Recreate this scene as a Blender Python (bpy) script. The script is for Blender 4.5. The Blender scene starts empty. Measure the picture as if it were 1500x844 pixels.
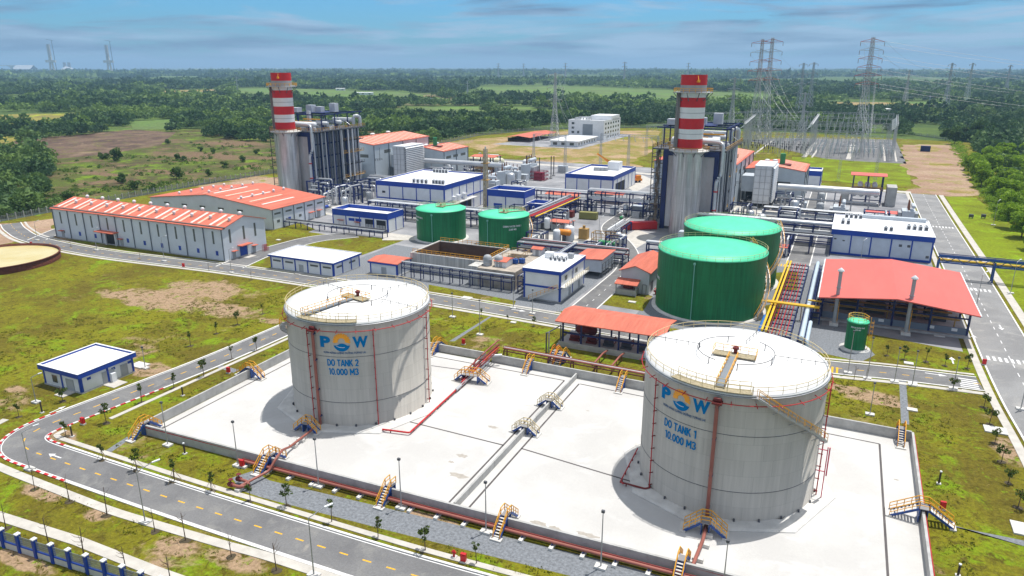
import bpy, math, random
import numpy as np
from mathutils import Vector, Matrix

# ------------------------------------------------------------------ camera
random.seed(7); RNG = np.random.default_rng(7)
F, HY, H = 1050.0, 97.0, 60.0                 # focal length and horizon row measured on the 1500 x 844 photo, eye height in metres
PITCH = math.atan((422 - HY) / F)
A = math.radians(-25)                         # the plant's building grid against the view
CA, SA = math.cos(A), math.sin(A)
sc = bpy.context.scene; col = sc.collection
cam_d = bpy.data.cameras.new('camera'); cam = bpy.data.objects.new('camera', cam_d); col.objects.link(cam)
cam.location = (0, 0, H); cam.rotation_euler = (math.pi / 2 - PITCH, 0, 0)
cam_d.sensor_width = 36; cam_d.lens = 36 * F / 1500; cam_d.clip_start = 1; cam_d.clip_end = 90000
sc.camera = cam
sc.render.resolution_x = 1024; sc.render.resolution_y = 576

# ------------------------------------------------------------------ sky, sun, exposure
SUN_EL, SUN_AZ = math.radians(74), math.radians(54)      # azimuth clockwise from the view direction (+Y)
world = bpy.data.worlds.new('World'); sc.world = world; world.use_nodes = True
nt = world.node_tree; nt.nodes.clear(); N = nt.nodes.new; L = nt.links.new
wo = N('ShaderNodeOutputWorld'); bg = N('ShaderNodeBackground'); bg.inputs['Strength'].default_value = 0.14
sky = N('ShaderNodeTexSky'); sky.sky_type = 'NISHITA'; sky.sun_disc = False
sky.sun_elevation = SUN_EL; sky.sun_rotation = SUN_AZ; sky.altitude = 60; sky.air_density = 1.3; sky.dust_density = 0.6; sky.ozone_density = 3.0
tc = N('ShaderNodeTexCoord'); sep = N('ShaderNodeSeparateXYZ'); L(tc.outputs['Generated'], sep.inputs[0])
def M(op, a, b=None, c=None, clamp=False):
    n = N('ShaderNodeMath'); n.operation = op; n.use_clamp = clamp
    for i, q in enumerate((a, b, c)):
        if q is None: continue
        if isinstance(q, (int, float)): n.inputs[i].default_value = q
        else: L(q, n.inputs[i])
    return n.outputs[0]
tint = N('ShaderNodeMix'); tint.data_type = 'RGBA'; tint.blend_type = 'MULTIPLY'; tint.inputs[0].default_value = 1
L(sky.outputs[0], tint.inputs[6]); tint.inputs[7].default_value = (0.20, 0.50, 0.86, 1)
# streaky high cloud, drawn out along the horizon
cmb = N('ShaderNodeCombineXYZ'); L(M('MULTIPLY', sep.outputs[0], 3.4), cmb.inputs[0]); L(M('MULTIPLY', sep.outputs[1], 3.4), cmb.inputs[1]); L(M('MULTIPLY', M('POWER', M('MAXIMUM', sep.outputs[2], 0.0), 0.8), 22.0), cmb.inputs[2])
mp = N('ShaderNodeMapping'); L(cmb.outputs[0], mp.inputs[0]); mp.inputs['Scale'].default_value = (1, 1, 1); mp.inputs['Location'].default_value = (2.3, 0.4, 0.2)
cn = N('ShaderNodeTexNoise'); L(mp.outputs[0], cn.inputs['Vector']); cn.inputs['Scale'].default_value = 1.0; cn.inputs['Detail'].default_value = 8; cn.inputs['Roughness'].default_value = 0.60; cn.inputs['Distortion'].default_value = 0.5
cn2 = N('ShaderNodeTexNoise'); L(mp.outputs[0], cn2.inputs['Vector']); cn2.inputs['Scale'].default_value = 1.7; cn2.inputs['Detail'].default_value = 5; cn2.inputs['Roughness'].default_value = 0.5
cr = N('ShaderNodeValToRGB'); L(cn.outputs[0], cr.inputs[0]); cr.color_ramp.elements[0].position = 0.44; cr.color_ramp.elements[1].position = 0.55
cr2 = N('ShaderNodeValToRGB'); L(cn2.outputs[0], cr2.inputs[0])
cr2.color_ramp.elements[0].position = 0.36; cr2.color_ramp.elements[0].color = (0.85, 1.35, 2.25, 1)
cr2.color_ramp.elements[1].position = 0.60; cr2.color_ramp.elements[1].color = (2.4, 3.3, 4.4, 1)
cm = N('ShaderNodeMix'); cm.data_type = 'RGBA'
L(M('MULTIPLY', cr.outputs[0], 0.85), cm.inputs[0]); L(tint.outputs[2], cm.inputs[6]); L(cr2.outputs[0], cm.inputs[7])
# out of view overhead, added to neutralise blue shadows: a bright, nearly white veil
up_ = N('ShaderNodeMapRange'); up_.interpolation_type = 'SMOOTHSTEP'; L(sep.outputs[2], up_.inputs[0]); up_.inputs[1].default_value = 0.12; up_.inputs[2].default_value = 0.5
fill_veil = N('ShaderNodeMix'); fill_veil.data_type = 'RGBA'; L(M('MULTIPLY', up_.outputs[0], 0.8), fill_veil.inputs[0]); L(cm.outputs[2], fill_veil.inputs[6]); fill_veil.inputs[7].default_value = (4.3, 4.4, 4.5, 1)
L(fill_veil.outputs[2], bg.inputs[0]); L(bg.outputs[0], wo.inputs[0])

sun_d = bpy.data.lights.new('sun', 'SUN'); sun_d.energy = 4.2; sun_d.angle = math.radians(0.6); sun_d.color = (1, 0.96, 0.9)
sun = bpy.data.objects.new('sun', sun_d); col.objects.link(sun)
sdir = Vector((math.sin(SUN_AZ) * math.cos(SUN_EL), math.cos(SUN_AZ) * math.cos(SUN_EL), math.sin(SUN_EL)))
sun.rotation_euler = sdir.to_track_quat('Z', 'Y').to_euler()
sc.view_settings.view_transform = 'Standard'; sc.view_settings.look = 'None'
sc.view_settings.exposure = 0.27; sc.view_settings.gamma = 1.0; sc.view_settings.use_curve_mapping = False
sc.render.engine = 'CYCLES'
sc.cycles.volume_bounces = 0; sc.cycles.max_bounces = 6

# ------------------------------------------------------------------ frames of reference
_c, _s = math.cos(PITCH), math.sin(PITCH)
def UV(x, y, z=0.0):                          # a spot measured on the photo -> where it stands on level z of the plant grid (u, v)
    dx = (x - 750) / F; dy = (422 - y) / F
    wy = _c + dy * _s; wz = -_s + dy * _c; t = (z - H) / wz
    X, Y = dx * t, wy * t
    return (X * CA + Y * SA, -X * SA + Y * CA)
def W(u, v): return (u * CA - v * SA, u * SA + v * CA)
def RAY(x, y):
    dx = (x - 750) / F; dy = (422 - y) / F
    X, Y, Z = dx, _c + dy * _s, -_s + dy * _c
    return (X * CA + Y * SA, -X * SA + Y * CA, Z)

# ------------------------------------------------------------------ mesh builder
class MB:
    def __init__(s): s.v = []; s.f = []; s.sm = []
    def add(s, vs, fs, smooth=False):
        o = len(s.v); s.v += [tuple(p) for p in vs]
        for f in fs: s.f.append(tuple(i + o for i in f)); s.sm.append(smooth)
        return s
    def box(s, x0, x1, y0, y1, z0, z1):
        return s.add([(x0,y0,z0),(x1,y0,z0),(x1,y1,z0),(x0,y1,z0),(x0,y0,z1),(x1,y0,z1),(x1,y1,z1),(x0,y1,z1)],
                     [(0,3,2,1),(4,5,6,7),(0,1,5,4),(1,2,6,5),(2,3,7,6),(3,0,4,7)])
    def cbox(s, x, y, z, dx, dy, dz): return s.box(x-dx/2, x+dx/2, y-dy/2, y+dy/2, z, z+dz)
    def bar(s, p, q, w, h=None):
        h = h or w; p, q = Vector(p), Vector(q); d = q - p
        if d.length < 1e-6: return s
        d.normalize(); up = Vector((0,0,1)) if abs(d.z) < 0.95 else Vector((1,0,0))
        a = d.cross(up).normalized() * w / 2; b = a.cross(d).normalized() * h / 2
        vs = [p-a-b, p+a-b, p+a+b, p-a+b, q-a-b, q+a-b, q+a+b, q-a+b]
        return s.add(vs, [(0,1,2,3),(7,6,5,4),(0,4,5,1),(1,5,6,2),(2,6,7,3),(3,7,4,0)])
    def tube(s, pts, r, n=8, cap=True, r2=None):
        pts = [Vector(p) for p in pts]; m = len(pts); rings = []
        for i, p in enumerate(pts):
            d = (pts[min(i+1, m-1)] - pts[max(i-1, 0)]).normalized()
            up = Vector((0,0,1)) if abs(d.z) < 0.9 else Vector((1,0,0))
            a = d.cross(up).normalized(); b = a.cross(d).normalized()
            rr = r if r2 is None else r + (r2 - r) * i / (m - 1)
            rings.append([p + a*math.cos(2*math.pi*k/n)*rr + b*math.sin(2*math.pi*k/n)*rr for k in range(n)])
        vs = [q for rg in rings for q in rg]; fs = []
        for i in range(m-1):
            for k in range(n): fs.append((i*n+k, i*n+(k+1)%n, (i+1)*n+(k+1)%n, (i+1)*n+k))
        s.add(vs, fs, True)
        if cap: s.add(rings[0], [tuple(range(n))[::-1]]); s.add(rings[-1], [tuple(range(n))])
        return s
    def bend(s, pts, r, n=8, rad=None):       # pipe with rounded elbows
        rad = rad or r * 2.2; pts = [Vector(p) for p in pts]; out = [pts[0]]
        for i in range(1, len(pts)-1):
            a = pts[i-1]-pts[i]; b = pts[i+1]-pts[i]; q = min(rad, a.length*.45, b.length*.45)
            A0 = pts[i]+a.normalized()*q; B0 = pts[i]+b.normalized()*q
            for t in (0, .25, .5, .75, 1): out.append((1-t)**2*A0 + 2*t*(1-t)*pts[i] + t*t*B0)
        out.append(pts[-1]); return s.tube(out, r, n)
    def cyl(s, x, y, z0, z1, r, n=16, r2=None, cap=True, a0=0.0):
        r2 = r if r2 is None else r2
        vs = [(x+r*math.cos(a0+2*math.pi*k/n), y+r*math.sin(a0+2*math.pi*k/n), z0) for k in range(n)] + \
             [(x+r2*math.cos(a0+2*math.pi*k/n), y+r2*math.sin(a0+2*math.pi*k/n), z1) for k in range(n)]
        s.add(vs, [(k, (k+1)%n, n+(k+1)%n, n+k) for k in range(n)], True)
        if cap: s.add(vs[:n], [tuple(range(n))[::-1]]); s.add(vs[n:], [tuple(range(n))])
        return s
    def lathe(s, x, y, prof, n=24, a0=0, a1=2*math.pi, smooth=True):
        full = abs(a1-a0-2*math.pi) < 1e-6; m = n if full else n+1
        vs = [(x+r*math.cos(a0+(a1-a0)*k/n), y+r*math.sin(a0+(a1-a0)*k/n), z) for r, z in prof for k in range(m)]
        fs = []
        for i in range(len(prof)-1):
            for k in range(n):
                k2 = (k+1) % m
                fs.append((i*m+k, i*m+k2, (i+1)*m+k2, (i+1)*m+k))
        return s.add(vs, fs, smooth)
    def capsule(s, p, q, r, n=12):            # horizontal or upright vessel with dished ends
        p, q = Vector(p), Vector(q); d = (q-p).normalized(); pts = []; rr = []
        up = Vector((0,0,1)) if abs(d.z) < 0.9 else Vector((1,0,0)); a = d.cross(up).normalized(); b = a.cross(d).normalized()
        prof = [(-.5, .0),(-.42,.5),(-.22,.85),(0,1)]
        seq = [(p + d*r*t, r*max(k, .02)) for t, k in prof] + [(q - d*r*t, r*max(k, .02)) for t, k in prof[::-1]]
        vs = [c + a*math.cos(2*math.pi*k/n)*w + b*math.sin(2*math.pi*k/n)*w for c, w in seq for k in range(n)]
        return s.add(vs, [(i*n+k, i*n+(k+1)%n, (i+1)*n+(k+1)%n, (i+1)*n+k) for i in range(len(seq)-1) for k in range(n)], True)
    def prism(s, poly, z0, z1):
        n = len(poly); ar = sum(poly[i][0]*poly[(i+1)%n][1]-poly[(i+1)%n][0]*poly[i][1] for i in range(n))
        if ar < 0: poly = poly[::-1]
        vs = [(x,y,z0) for x,y in poly] + [(x,y,z1) for x,y in poly]
        return s.add(vs, [tuple(range(n))[::-1], tuple(range(n,2*n))] + [(k,(k+1)%n,n+(k+1)%n,n+k) for k in range(n)])
    def gable(s, a, b, z, rise, th=0.25, over=0.4, axis='y'):   # two roof slabs, ridge along axis
        for sg in (-1, 1):
            if axis == 'y':
                k = rise / a; e = a + over
                q = [(0,-b-over,z+rise),(sg*e,-b-over,z-k*over),(sg*e,b+over,z-k*over),(0,b+over,z+rise)]
            else:
                k = rise / b; e = b + over
                q = [(-a-over,0,z+rise),(-a-over,sg*e,z-k*over),(a+over,sg*e,z-k*over),(a+over,0,z+rise)]
            vs = q + [(x,y,w+th) for x,y,w in q]
            s.add(vs, [(0,1,2,3),(7,6,5,4),(0,4,5,1),(1,5,6,2),(2,6,7,3),(3,7,4,0)])
        return s
    def rail(s, pts, h=1.1, step=2.0, r=0.05, mid=True, close=False):
        if close: pts = list(pts) + [pts[0]]
        P = [Vector(p) for p in pts]
        for a, b in zip(P, P[1:]):
            s.bar(a+Vector((0,0,h)), b+Vector((0,0,h)), r*1.6)
            if mid: s.bar(a+Vector((0,0,h*.5)), b+Vector((0,0,h*.5)), r*1.2)
            n = max(1, int((b-a).length/step))
            for k in range(n): c = a+(b-a)*k/n; s.bar(c, c+Vector((0,0,h)), r*1.5)
        s.bar(P[-1], P[-1]+Vector((0,0,h)), r*1.5); return s
    def mesh(s, name, m=None):
        me = bpy.data.meshes.new(name); me.from_pydata(s.v, [], s.f)
        if any(s.sm): me.polygons.foreach_set('use_smooth', s.sm)
        if m: me.materials.append(m)
        me.update(); return me

def tag(o, label=None, cat=None, group=None, kind=None):
    if label: o['label'] = label
    if cat: o['category'] = cat
    if group: o['group'] = group
    if kind: o['kind'] = kind
    return o
def thing(name, label, cat, loc, group=None, rot=0.0, world=False):
    o = bpy.data.objects.new(name, None); col.objects.link(o); o.empty_display_size = 0.3
    x, y = (loc[0], loc[1]) if world else W(loc[0], loc[1])
    o.location = (x, y, loc[2] if len(loc) > 2 else 0); o.rotation_euler = (0, 0, A + rot)
    return tag(o, label, cat, group)
def part(parent, name, mb, m, label=None, loc=None, rot=None):
    o = bpy.data.objects.new(name, mb if isinstance(mb, bpy.types.Mesh) else mb.mesh(name, m)); col.objects.link(o); o.parent = parent
    if loc: o.location = loc
    if rot: o.rotation_euler = rot
    if label: o['label'] = label
    return o
def solo(name, label, cat, mb, m, loc=(0,0,0), group=None, rot=0.0):     # a thing that is one mesh
    o = bpy.data.objects.new(name, mb.mesh(name, m)); col.objects.link(o)
    x, y = W(loc[0], loc[1]); o.location = (x, y, loc[2] if len(loc) > 2 else 0); o.rotation_euler = (0, 0, A + rot)
    return tag(o, label, cat, group)
def struct(name, mb, m, kind='structure'):
    o = bpy.data.objects.new(name, mb.mesh(name, m)); col.objects.link(o); o.rotation_euler = (0, 0, A)
    o['kind'] = kind; return o
def dup(root, loc, rot=0.0, label=None, group=None, scale=None):
    def cp(o, par):
        c = o.copy(); col.objects.link(c); c.parent = par
        for ch in KIDS.get(o.name, list(o.children)): cp(ch, c)
        return c
    r = cp(root, None); x, y = W(loc[0], loc[1]); r.location = (x, y, loc[2] if len(loc) > 2 else 0); r.rotation_euler = (0, 0, A + rot)
    if scale: r.scale = scale if not isinstance(scale, (int, float)) else (scale,)*3
    if label: r['label'] = label
    if group: r['group'] = group
    return r
KIDS = {}
ORD = ['first','second','third','fourth','fifth','sixth','seventh','eighth','ninth','tenth','eleventh','twelfth','thirteenth','fourteenth','fifteenth','sixteenth','seventeenth','eighteenth','nineteenth','twentieth']

# ------------------------------------------------------------------ materials
MATS = {}
def mat(name, c, rough=0.6, metal=0.0, var=0.12, scale=0.35, bump=0.0, bscale=3.0, spec=0.4, rib=None, c2=None, streak=False, mscale=(1,1,1), course=0):
    if name in MATS: return MATS[name]
    m = bpy.data.materials.new(name); m.use_nodes = True; t = m.node_tree; nn = t.nodes; ll = t.links
    b = nn['Principled BSDF']; b.inputs['Roughness'].default_value = rough; b.inputs['Metallic'].default_value = metal
    b.inputs['Specular IOR Level'].default_value = spec
    tx = nn.new('ShaderNodeTexCoord'); mp = nn.new('ShaderNodeMapping'); ll.new(tx.outputs['Object'], mp.inputs[0])
    mp.inputs['Scale'].default_value = (2.5, 2.5, 0.12) if streak else mscale
    no = nn.new('ShaderNodeTexNoise'); ll.new(mp.outputs[0], no.inputs['Vector']); no.inputs['Scale'].default_value = scale; no.inputs['Detail'].default_value = 6; no.inputs['Roughness'].default_value = 0.62
    rp = nn.new('ShaderNodeValToRGB'); ll.new(no.outputs[0], rp.inputs[0]); rp.color_ramp.elements[0].position = 0.3; rp.color_ramp.elements[1].position = 0.7
    k = 1 - var; d = c2 or tuple(q * k for q in c)
    rp.color_ramp.elements[0].color = (*d, 1); rp.color_ramp.elements[1].color = (*[min(1, q * (1 + var * .5)) for q in c], 1)
    co_ = rp.outputs[0]
    if course:                                 # plate seams of a welded shell, with a little grime running below each
        sp = nn.new('ShaderNodeSeparateXYZ'); ll.new(tx.outputs['Object'], sp.inputs[0])
        def mm(op, a_, b_):
            q = nn.new('ShaderNodeMath'); q.operation = op
            for i, w in enumerate((a_, b_)):
                if isinstance(w, (int, float)): q.inputs[i].default_value = w
                else: ll.new(w, q.inputs[i])
            return q.outputs[0]
        fz = mm('FRACT', mm('DIVIDE', sp.outputs[2], course), 0.0); lv = mm('FLOOR', mm('DIVIDE', sp.outputs[2], course), 0.0)
        an = mm('ADD', mm('MULTIPLY', mm('ARCTAN2', sp.outputs[1], sp.outputs[0]), 1.35*course), mm('MULTIPLY', lv, 0.37)); fa = mm('FRACT', an, 0.0)
        ln = mm('MAXIMUM', mm('LESS_THAN', fz, .045/course*1.2), mm('LESS_THAN', fa, .018))
        pn = nn.new('ShaderNodeTexWhiteNoise'); cb = nn.new('ShaderNodeCombineXYZ'); ll.new(mm('FLOOR', an, 0.0), cb.inputs[0]); ll.new(lv, cb.inputs[1]); ll.new(cb.outputs[0], pn.inputs['Vector'])
        k_ = mm('SUBTRACT', mm('ADD', .955, mm('MULTIPLY', pn.outputs[0], .09)), mm('MULTIPLY', ln, .16))
        ml = nn.new('ShaderNodeMix'); ml.data_type = 'RGBA'; ml.blend_type = 'MULTIPLY'; ml.inputs[0].default_value = 1; cc = nn.new('ShaderNodeCombineXYZ')
        for i in range(3): ll.new(k_, cc.inputs[i])
        ll.new(co_, ml.inputs[6]); ll.new(cc.outputs[0], ml.inputs[7]); co_ = ml.outputs[2]
    ll.new(co_, b.inputs['Base Color'])
    h = None
    if rib:                                    # corrugation: (axis, pitch in metres)
        sp = nn.new('ShaderNodeSeparateXYZ'); ll.new(tx.outputs['Object'], sp.inputs[0])
        q = nn.new('ShaderNodeMath'); q.operation = 'MULTIPLY'; ll.new(sp.outputs['XYZ'.index(rib[0])], q.inputs[0]); q.inputs[1].default_value = 2*math.pi/rib[1]
        sn = nn.new('ShaderNodeMath'); sn.operation = 'SINE'; ll.new(q.outputs[0], sn.inputs[0]); h = sn.outputs[0]
        bu = nn.new('ShaderNodeBump'); bu.inputs['Strength'].default_value = 0.35; bu.inputs['Distance'].default_value = 0.05; ll.new(h, bu.inputs['Height']); ll.new(bu.outputs[0], b.inputs['Normal'])
    elif bump:
        n2 = nn.new('ShaderNodeTexNoise'); ll.new(tx.outputs['Object'], n2.inputs['Vector']); n2.inputs['Scale'].default_value = bscale; n2.inputs['Detail'].default_value = 8
        bu = nn.new('ShaderNodeBump'); bu.inputs['Strength'].default_value = bump; bu.inputs['Distance'].default_value = 0.1; ll.new(n2.outputs[0], bu.inputs['Height']); ll.new(bu.outputs[0], b.inputs['Normal'])
    MATS[name] = m; return m
WHITE = mat('white_paint', (0.72, 0.74, 0.76), 0.55, var=0.10)
CLAD = mat('white_cladding', (0.60, 0.65, 0.71), 0.5, var=0.08, rib=('X', 0.5))
CLADG = mat('grey_cladding', (0.50, 0.55, 0.60), 0.5, var=0.10)
ROOFW = mat('white_roof_sheet', (0.78, 0.79, 0.80), 0.6, var=0.14, scale=0.2)
BLUE = mat('blue_trim', (0.008, 0.055, 0.36), 0.5, var=0.15)
NAVY = mat('navy_steel', (0.010, 0.022, 0.115), 0.5, var=0.25)
REDR = mat('orange_red_roof', (0.57, 0.155, 0.10), 0.7, var=0.28, scale=0.5, mscale=(1, .12, 1), rib=('X', 0.9), spec=.25)
REDR2 = mat('faded_orange_roof', (0.66, 0.17, 0.09), 0.65, var=0.12, scale=0.2, c2=(0.62, 0.24, 0.08))
REDP = mat('red_paint', (0.50, 0.015, 0.02), 0.45, var=0.12)
REDPIPE = mat('fire_red_pipe', (0.42, 0.02, 0.025), 0.5, var=0.2)
BROWNP = mat('red_oxide_pipe', (0.30, 0.10, 0.075), 0.55, var=0.25)
DARKRED = mat('dark_red_steel', (0.17, 0.02, 0.018), 0.6, var=0.3)
YEL = mat('yellow_paint', (0.80, 0.38, 0.02), 0.5, var=0.15)
YELP = mat('yellow_pipe', (0.80, 0.50, 0.02), 0.5, var=0.1)
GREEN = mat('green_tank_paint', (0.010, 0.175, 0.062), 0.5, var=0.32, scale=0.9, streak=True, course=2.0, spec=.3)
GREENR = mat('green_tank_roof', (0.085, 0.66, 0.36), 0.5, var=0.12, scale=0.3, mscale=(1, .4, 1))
GRN2 = mat('equipment_green', (0.03, 0.25, 0.09), 0.5)
TANK = mat('grey_tank_shell', (0.47, 0.445, 0.40), 0.65, var=0.13, scale=0.7, streak=True, course=2.4, spec=.25)
TANKR = mat('white_tank_roof', (0.72, 0.72, 0.71), 0.85, var=0.05, scale=0.2, spec=0.15)
STEEL = mat('galvanised_steel', (0.42, 0.43, 0.45), 0.45, 0.5, var=0.2, scale=1.5)
GREY = mat('grey_paint', (0.36, 0.38, 0.40), 0.55, var=0.2)
DGREY = mat('dark_grey_steel', (0.09, 0.095, 0.11), 0.6, var=0.3)
SILV = mat('aluminium_cladding', (0.66, 0.65, 0.64), 0.42, 0.7, var=0.25, scale=0.5, c2=(0.36, 0.34, 0.33), streak=True, course=3.0)

PIPEW = mat('lagged_pipe', (0.62, 0.64, 0.66), 0.35, 0.5, var=0.15)
CREAM = mat('cream_vessel', (0.66, 0.63, 0.45), 0.5)
CONC = mat('concrete_wall', (0.42, 0.42, 0.41), 0.8, var=0.25, scale=0.5, bump=0.2)
CONCL = mat('pale_concrete', (0.60, 0.59, 0.56), 0.85, var=0.18, scale=0.6, bump=0.2, bscale=4)
RUST = mat('rusty_steel', (0.13, 0.035, 0.02), 0.8, var=0.4, scale=1.2)
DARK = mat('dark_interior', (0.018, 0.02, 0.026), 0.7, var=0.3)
GLASS = mat('window_glass', (0.05, 0.065, 0.08), 0.15, var=0.3, spec=0.7)
LOUV = mat('louvre_grey', (0.11, 0.12, 0.11), 0.6, var=0.2)
KERB = mat('kerb_white', (0.70, 0.69, 0.66), 0.8, var=0.2, scale=1.5)
LBLUE = mat('logo_blue', (0.0, 0.16, 0.41), 0.8, var=0.05, spec=.08)
LORG = mat('logo_orange', (0.90, 0.36, 0.02), 0.5, var=0.1)
BARK = mat('bark', (0.13, 0.09, 0.06), 0.9, var=0.3, scale=6)
OCHRE = mat('ochre_paint', (0.45, 0.27, 0.08), 0.6, var=0.3)
ORNG = mat('crane_orange', (0.75, 0.26, 0.02), 0.5)
# ------------------------------------------------------------------ ground materials
def ground_mat(name, base, dark, bright, soil, soilamt, patches=(), sc_=0.05, bump=0.5, fine=1.0, extra=None):
    m = bpy.data.materials.new(name); m.use_nodes = True; t = m.node_tree; nn = t.nodes; ll = t.links
    b = nn['Principled BSDF']; b.inputs['Roughness'].default_value = 0.95; b.inputs['Specular IOR Level'].default_value = 0.1
    tx = nn.new('ShaderNodeTexCoord'); co = tx.outputs['Object']
    def noise(s, d=8, r=0.6, dist=0.0):
        n = nn.new('ShaderNodeTexNoise'); ll.new(co, n.inputs['Vector']); n.inputs['Scale'].default_value = s; n.inputs['Detail'].default_value = d; n.inputs['Roughness'].default_value = r; n.inputs['Distortion'].default_value = dist; return n.outputs[0]
    def ramp(x, a, z):
        n = nn.new('ShaderNodeMapRange'); ll.new(x, n.inputs[0]); n.inputs[1].default_value = a; n.inputs[2].default_value = z; n.interpolation_type = 'SMOOTHSTEP'; return n.outputs[0]
    def mix(f, a, c):
        n = nn.new('ShaderNodeMix'); n.data_type = 'RGBA'; ll.new(f, n.inputs[0])
        for i, q in ((6, a), (7, c)):
            if isinstance(q, tuple): n.inputs[i].default_value = (*q, 1)
            else: ll.new(q, n.inputs[i])
        return n.outputs[2]
    def math_(op, a, c):
        n = nn.new('ShaderNodeMath'); n.operation = op
        for i, q in enumerate((a, c)):
            if isinstance(q, (int, float)): n.inputs[i].default_value = q
            else: ll.new(q, n.inputs[i])
        return n.outputs[0]
    c = mix(ramp(noise(sc_, 6), 0.38, 0.62), dark, base)
    c = mix(ramp(noise(sc_*2.3, 7, 0.65, 0.6), 0.5, 0.68), c, bright)
    c = mix(ramp(noise(sc_*0.9+.013, 7, 0.68, 0.4), 0.62-soilamt, 0.72-soilamt*.6), c, soil)
    if patches:
        acc = None; nz = noise(sc_*3.0, 7, 0.7)
        for (u, v, ru, rv) in patches:
            mp = nn.new('ShaderNodeMapping'); mp.vector_type = 'POINT'; ll.new(co, mp.inputs[0])
            mp.inputs['Location'].default_value = (-u/ru, -v/rv, 0); mp.inputs['Scale'].default_value = (1/ru, 1/rv, 0)
            vl = nn.new('ShaderNodeVectorMath'); vl.operation = 'LENGTH'; ll.new(mp.outputs[0], vl.inputs[0])
            d = math_('SUBTRACT', 1.0, vl.outputs[1])
            acc = d if acc is None else math_('MAXIMUM', acc, d)
        k = math_('ADD', acc, math_('MULTIPLY', math_('SUBTRACT', nz, 0.5), 2.2))
        c = mix(ramp(k, 0.0, 0.35), c, soil)
    if patches:                                # worn and lush spots a few metres across
        c = mix(ramp(noise(0.55, 8, 0.75, 0.8), 0.50, 0.62), c, tuple(q*.72 for q in dark))
        c = mix(ramp(noise(0.42, 8, 0.75, 0.4), 0.56, 0.68), c, bright)
        c = mix(ramp(noise(1.3, 5, 0.8), 0.60, 0.70), c, tuple(.55*a_+.45*b_ for a_, b_ in zip(soil, base)))
    # fine grain: tufts and dry stalks
    g = noise(fine*1.1, 6, 0.75); c2 = nn.new('ShaderNodeMix'); c2.data_type = 'RGBA'; c2.blend_type = 'MULTIPLY'; c2.inputs[0].default_value = 0.75
    rp = nn.new('ShaderNodeValToRGB'); ll.new(g, rp.inputs[0]); rp.color_ramp.elements[0].position = 0.34; rp.color_ramp.elements[0].color = (0.50, 0.50, 0.44, 1); rp.color_ramp.elements[1].position = 0.66; rp.color_ramp.elements[1].color = (1.3, 1.3, 1.25, 1)
    ll.new(c, c2.inputs[6]); ll.new(rp.outputs[0], c2.inputs[7]); ll.new(c2.outputs[2], b.inputs['Base Color'])
    bu = nn.new('ShaderNodeBump'); bu.inputs['Strength'].default_value = bump; bu.inputs['Distance'].default_value = 0.25; ll.new(g, bu.inputs['Height']); ll.new(bu.outputs[0], b.inputs['Normal'])
    return m
def pp(px, py, ru, rv): u, v = UV(px, py); return (u, v, ru, rv)
SOIL = (0.36, 0.25, 0.165)
PATCH = [pp(235,440,22,7), pp(300,425,16,9), pp(330,455,10,5), pp(215,540,7,3.5), pp(45,345,22,6), pp(10,345,16,10), pp(300,270,30,8), pp(360,262,30,14),
         pp(20,570,3,2), pp(95,640,4,2), pp(140,755,3,1.6), pp(260,800,4,2), pp(350,820,5,2.2), pp(60,720,5,1.6), pp(30,820,7,1.5), pp(395,470,4,2),
         pp(1270,580,7,3), pp(1240,570,5,2), pp(1300,590,5,2), pp(1480,660,3,5), pp(630,760,6,1.2), pp(700,790,5,1),
         pp(690,210,22,40), pp(790,240,18,30), pp(850,212,24,36), pp(900,215,18,30), pp(760,205,20,60)]
M_GRASS = ground_mat('mown_grass', (0.190, 0.185, 0.013), (0.130, 0.108, 0.015), (0.175, 0.270, 0.010), SOIL, 0.035, PATCH, 0.055, 0.8, 1.6)
M_GRASSB = ground_mat('fresh_grass', (0.19, 0.24, 0.012), (0.14, 0.16, 0.012), (0.22, 0.34, 0.012), (0.20, 0.17, 0.05), -0.02, (), 0.05)
M_TERR = ground_mat('rough_ground', (0.10, 0.15, 0.035), (0.06, 0.10, 0.03), (0.16, 0.25, 0.04), (0.20, 0.17, 0.09), 0.04,
                    [pp(560,45+100,300,300)], 0.010, 0.6, 0.25)
M_PLOW = ground_mat('ploughed_soil', (0.17, 0.115, 0.085), (0.095, 0.062, 0.052), (0.15, 0.14, 0.05), (0.25, 0.18, 0.12), 0.08, (), 0.045, 1.0, 0.5)
M_YEL = ground_mat('yellow_field', (0.27, 0.24, 0.05), (0.20, 0.17, 0.06), (0.36, 0.42, 0.02), (0.25, 0.19, 0.10), 0.05, (), 0.01, 0.3, 0.2)
M_FIELD = ground_mat('green_field', (0.12, 0.20, 0.05), (0.12, 0.16, 0.06), (0.16, 0.25, 0.05), (0.25, 0.22, 0.10), 0.0, (), 0.008, 0.3, 0.2)
M_SCRUB = ground_mat('scrub_ground', (0.095, 0.13, 0.022), (0.085, 0.070, 0.035), (0.17, 0.28, 0.012), (0.20, 0.13, 0.085), 0.12, [pp(300,228,46,18), pp(240,252,30,7), pp(150,255,20,6), pp(340,210,40,20), pp(400,232,20,10)], 0.03, 0.8, 0.5)
M_DIRT = ground_mat('bare_earth', (0.40, 0.285, 0.21), (0.31, 0.20, 0.145), (0.25, 0.23, 0.06), (0.46, 0.33, 0.23), 0.02, (), 0.04, 0.4, 0.8)
M_SAND = ground_mat('dry_grass', (0.30, 0.22, 0.09), (0.22, 0.19, 0.04), (0.19, 0.23, 0.02), (0.42, 0.29, 0.19), 0.16, (), 0.03, 0.4, 0.6)
ASPH = ground_mat('asphalt', (0.185, 0.185, 0.19), (0.15, 0.15, 0.157), (0.22, 0.218, 0.215), (0.28, 0.265, 0.245), -0.02, (), 0.11, 0.15, 3)
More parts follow.
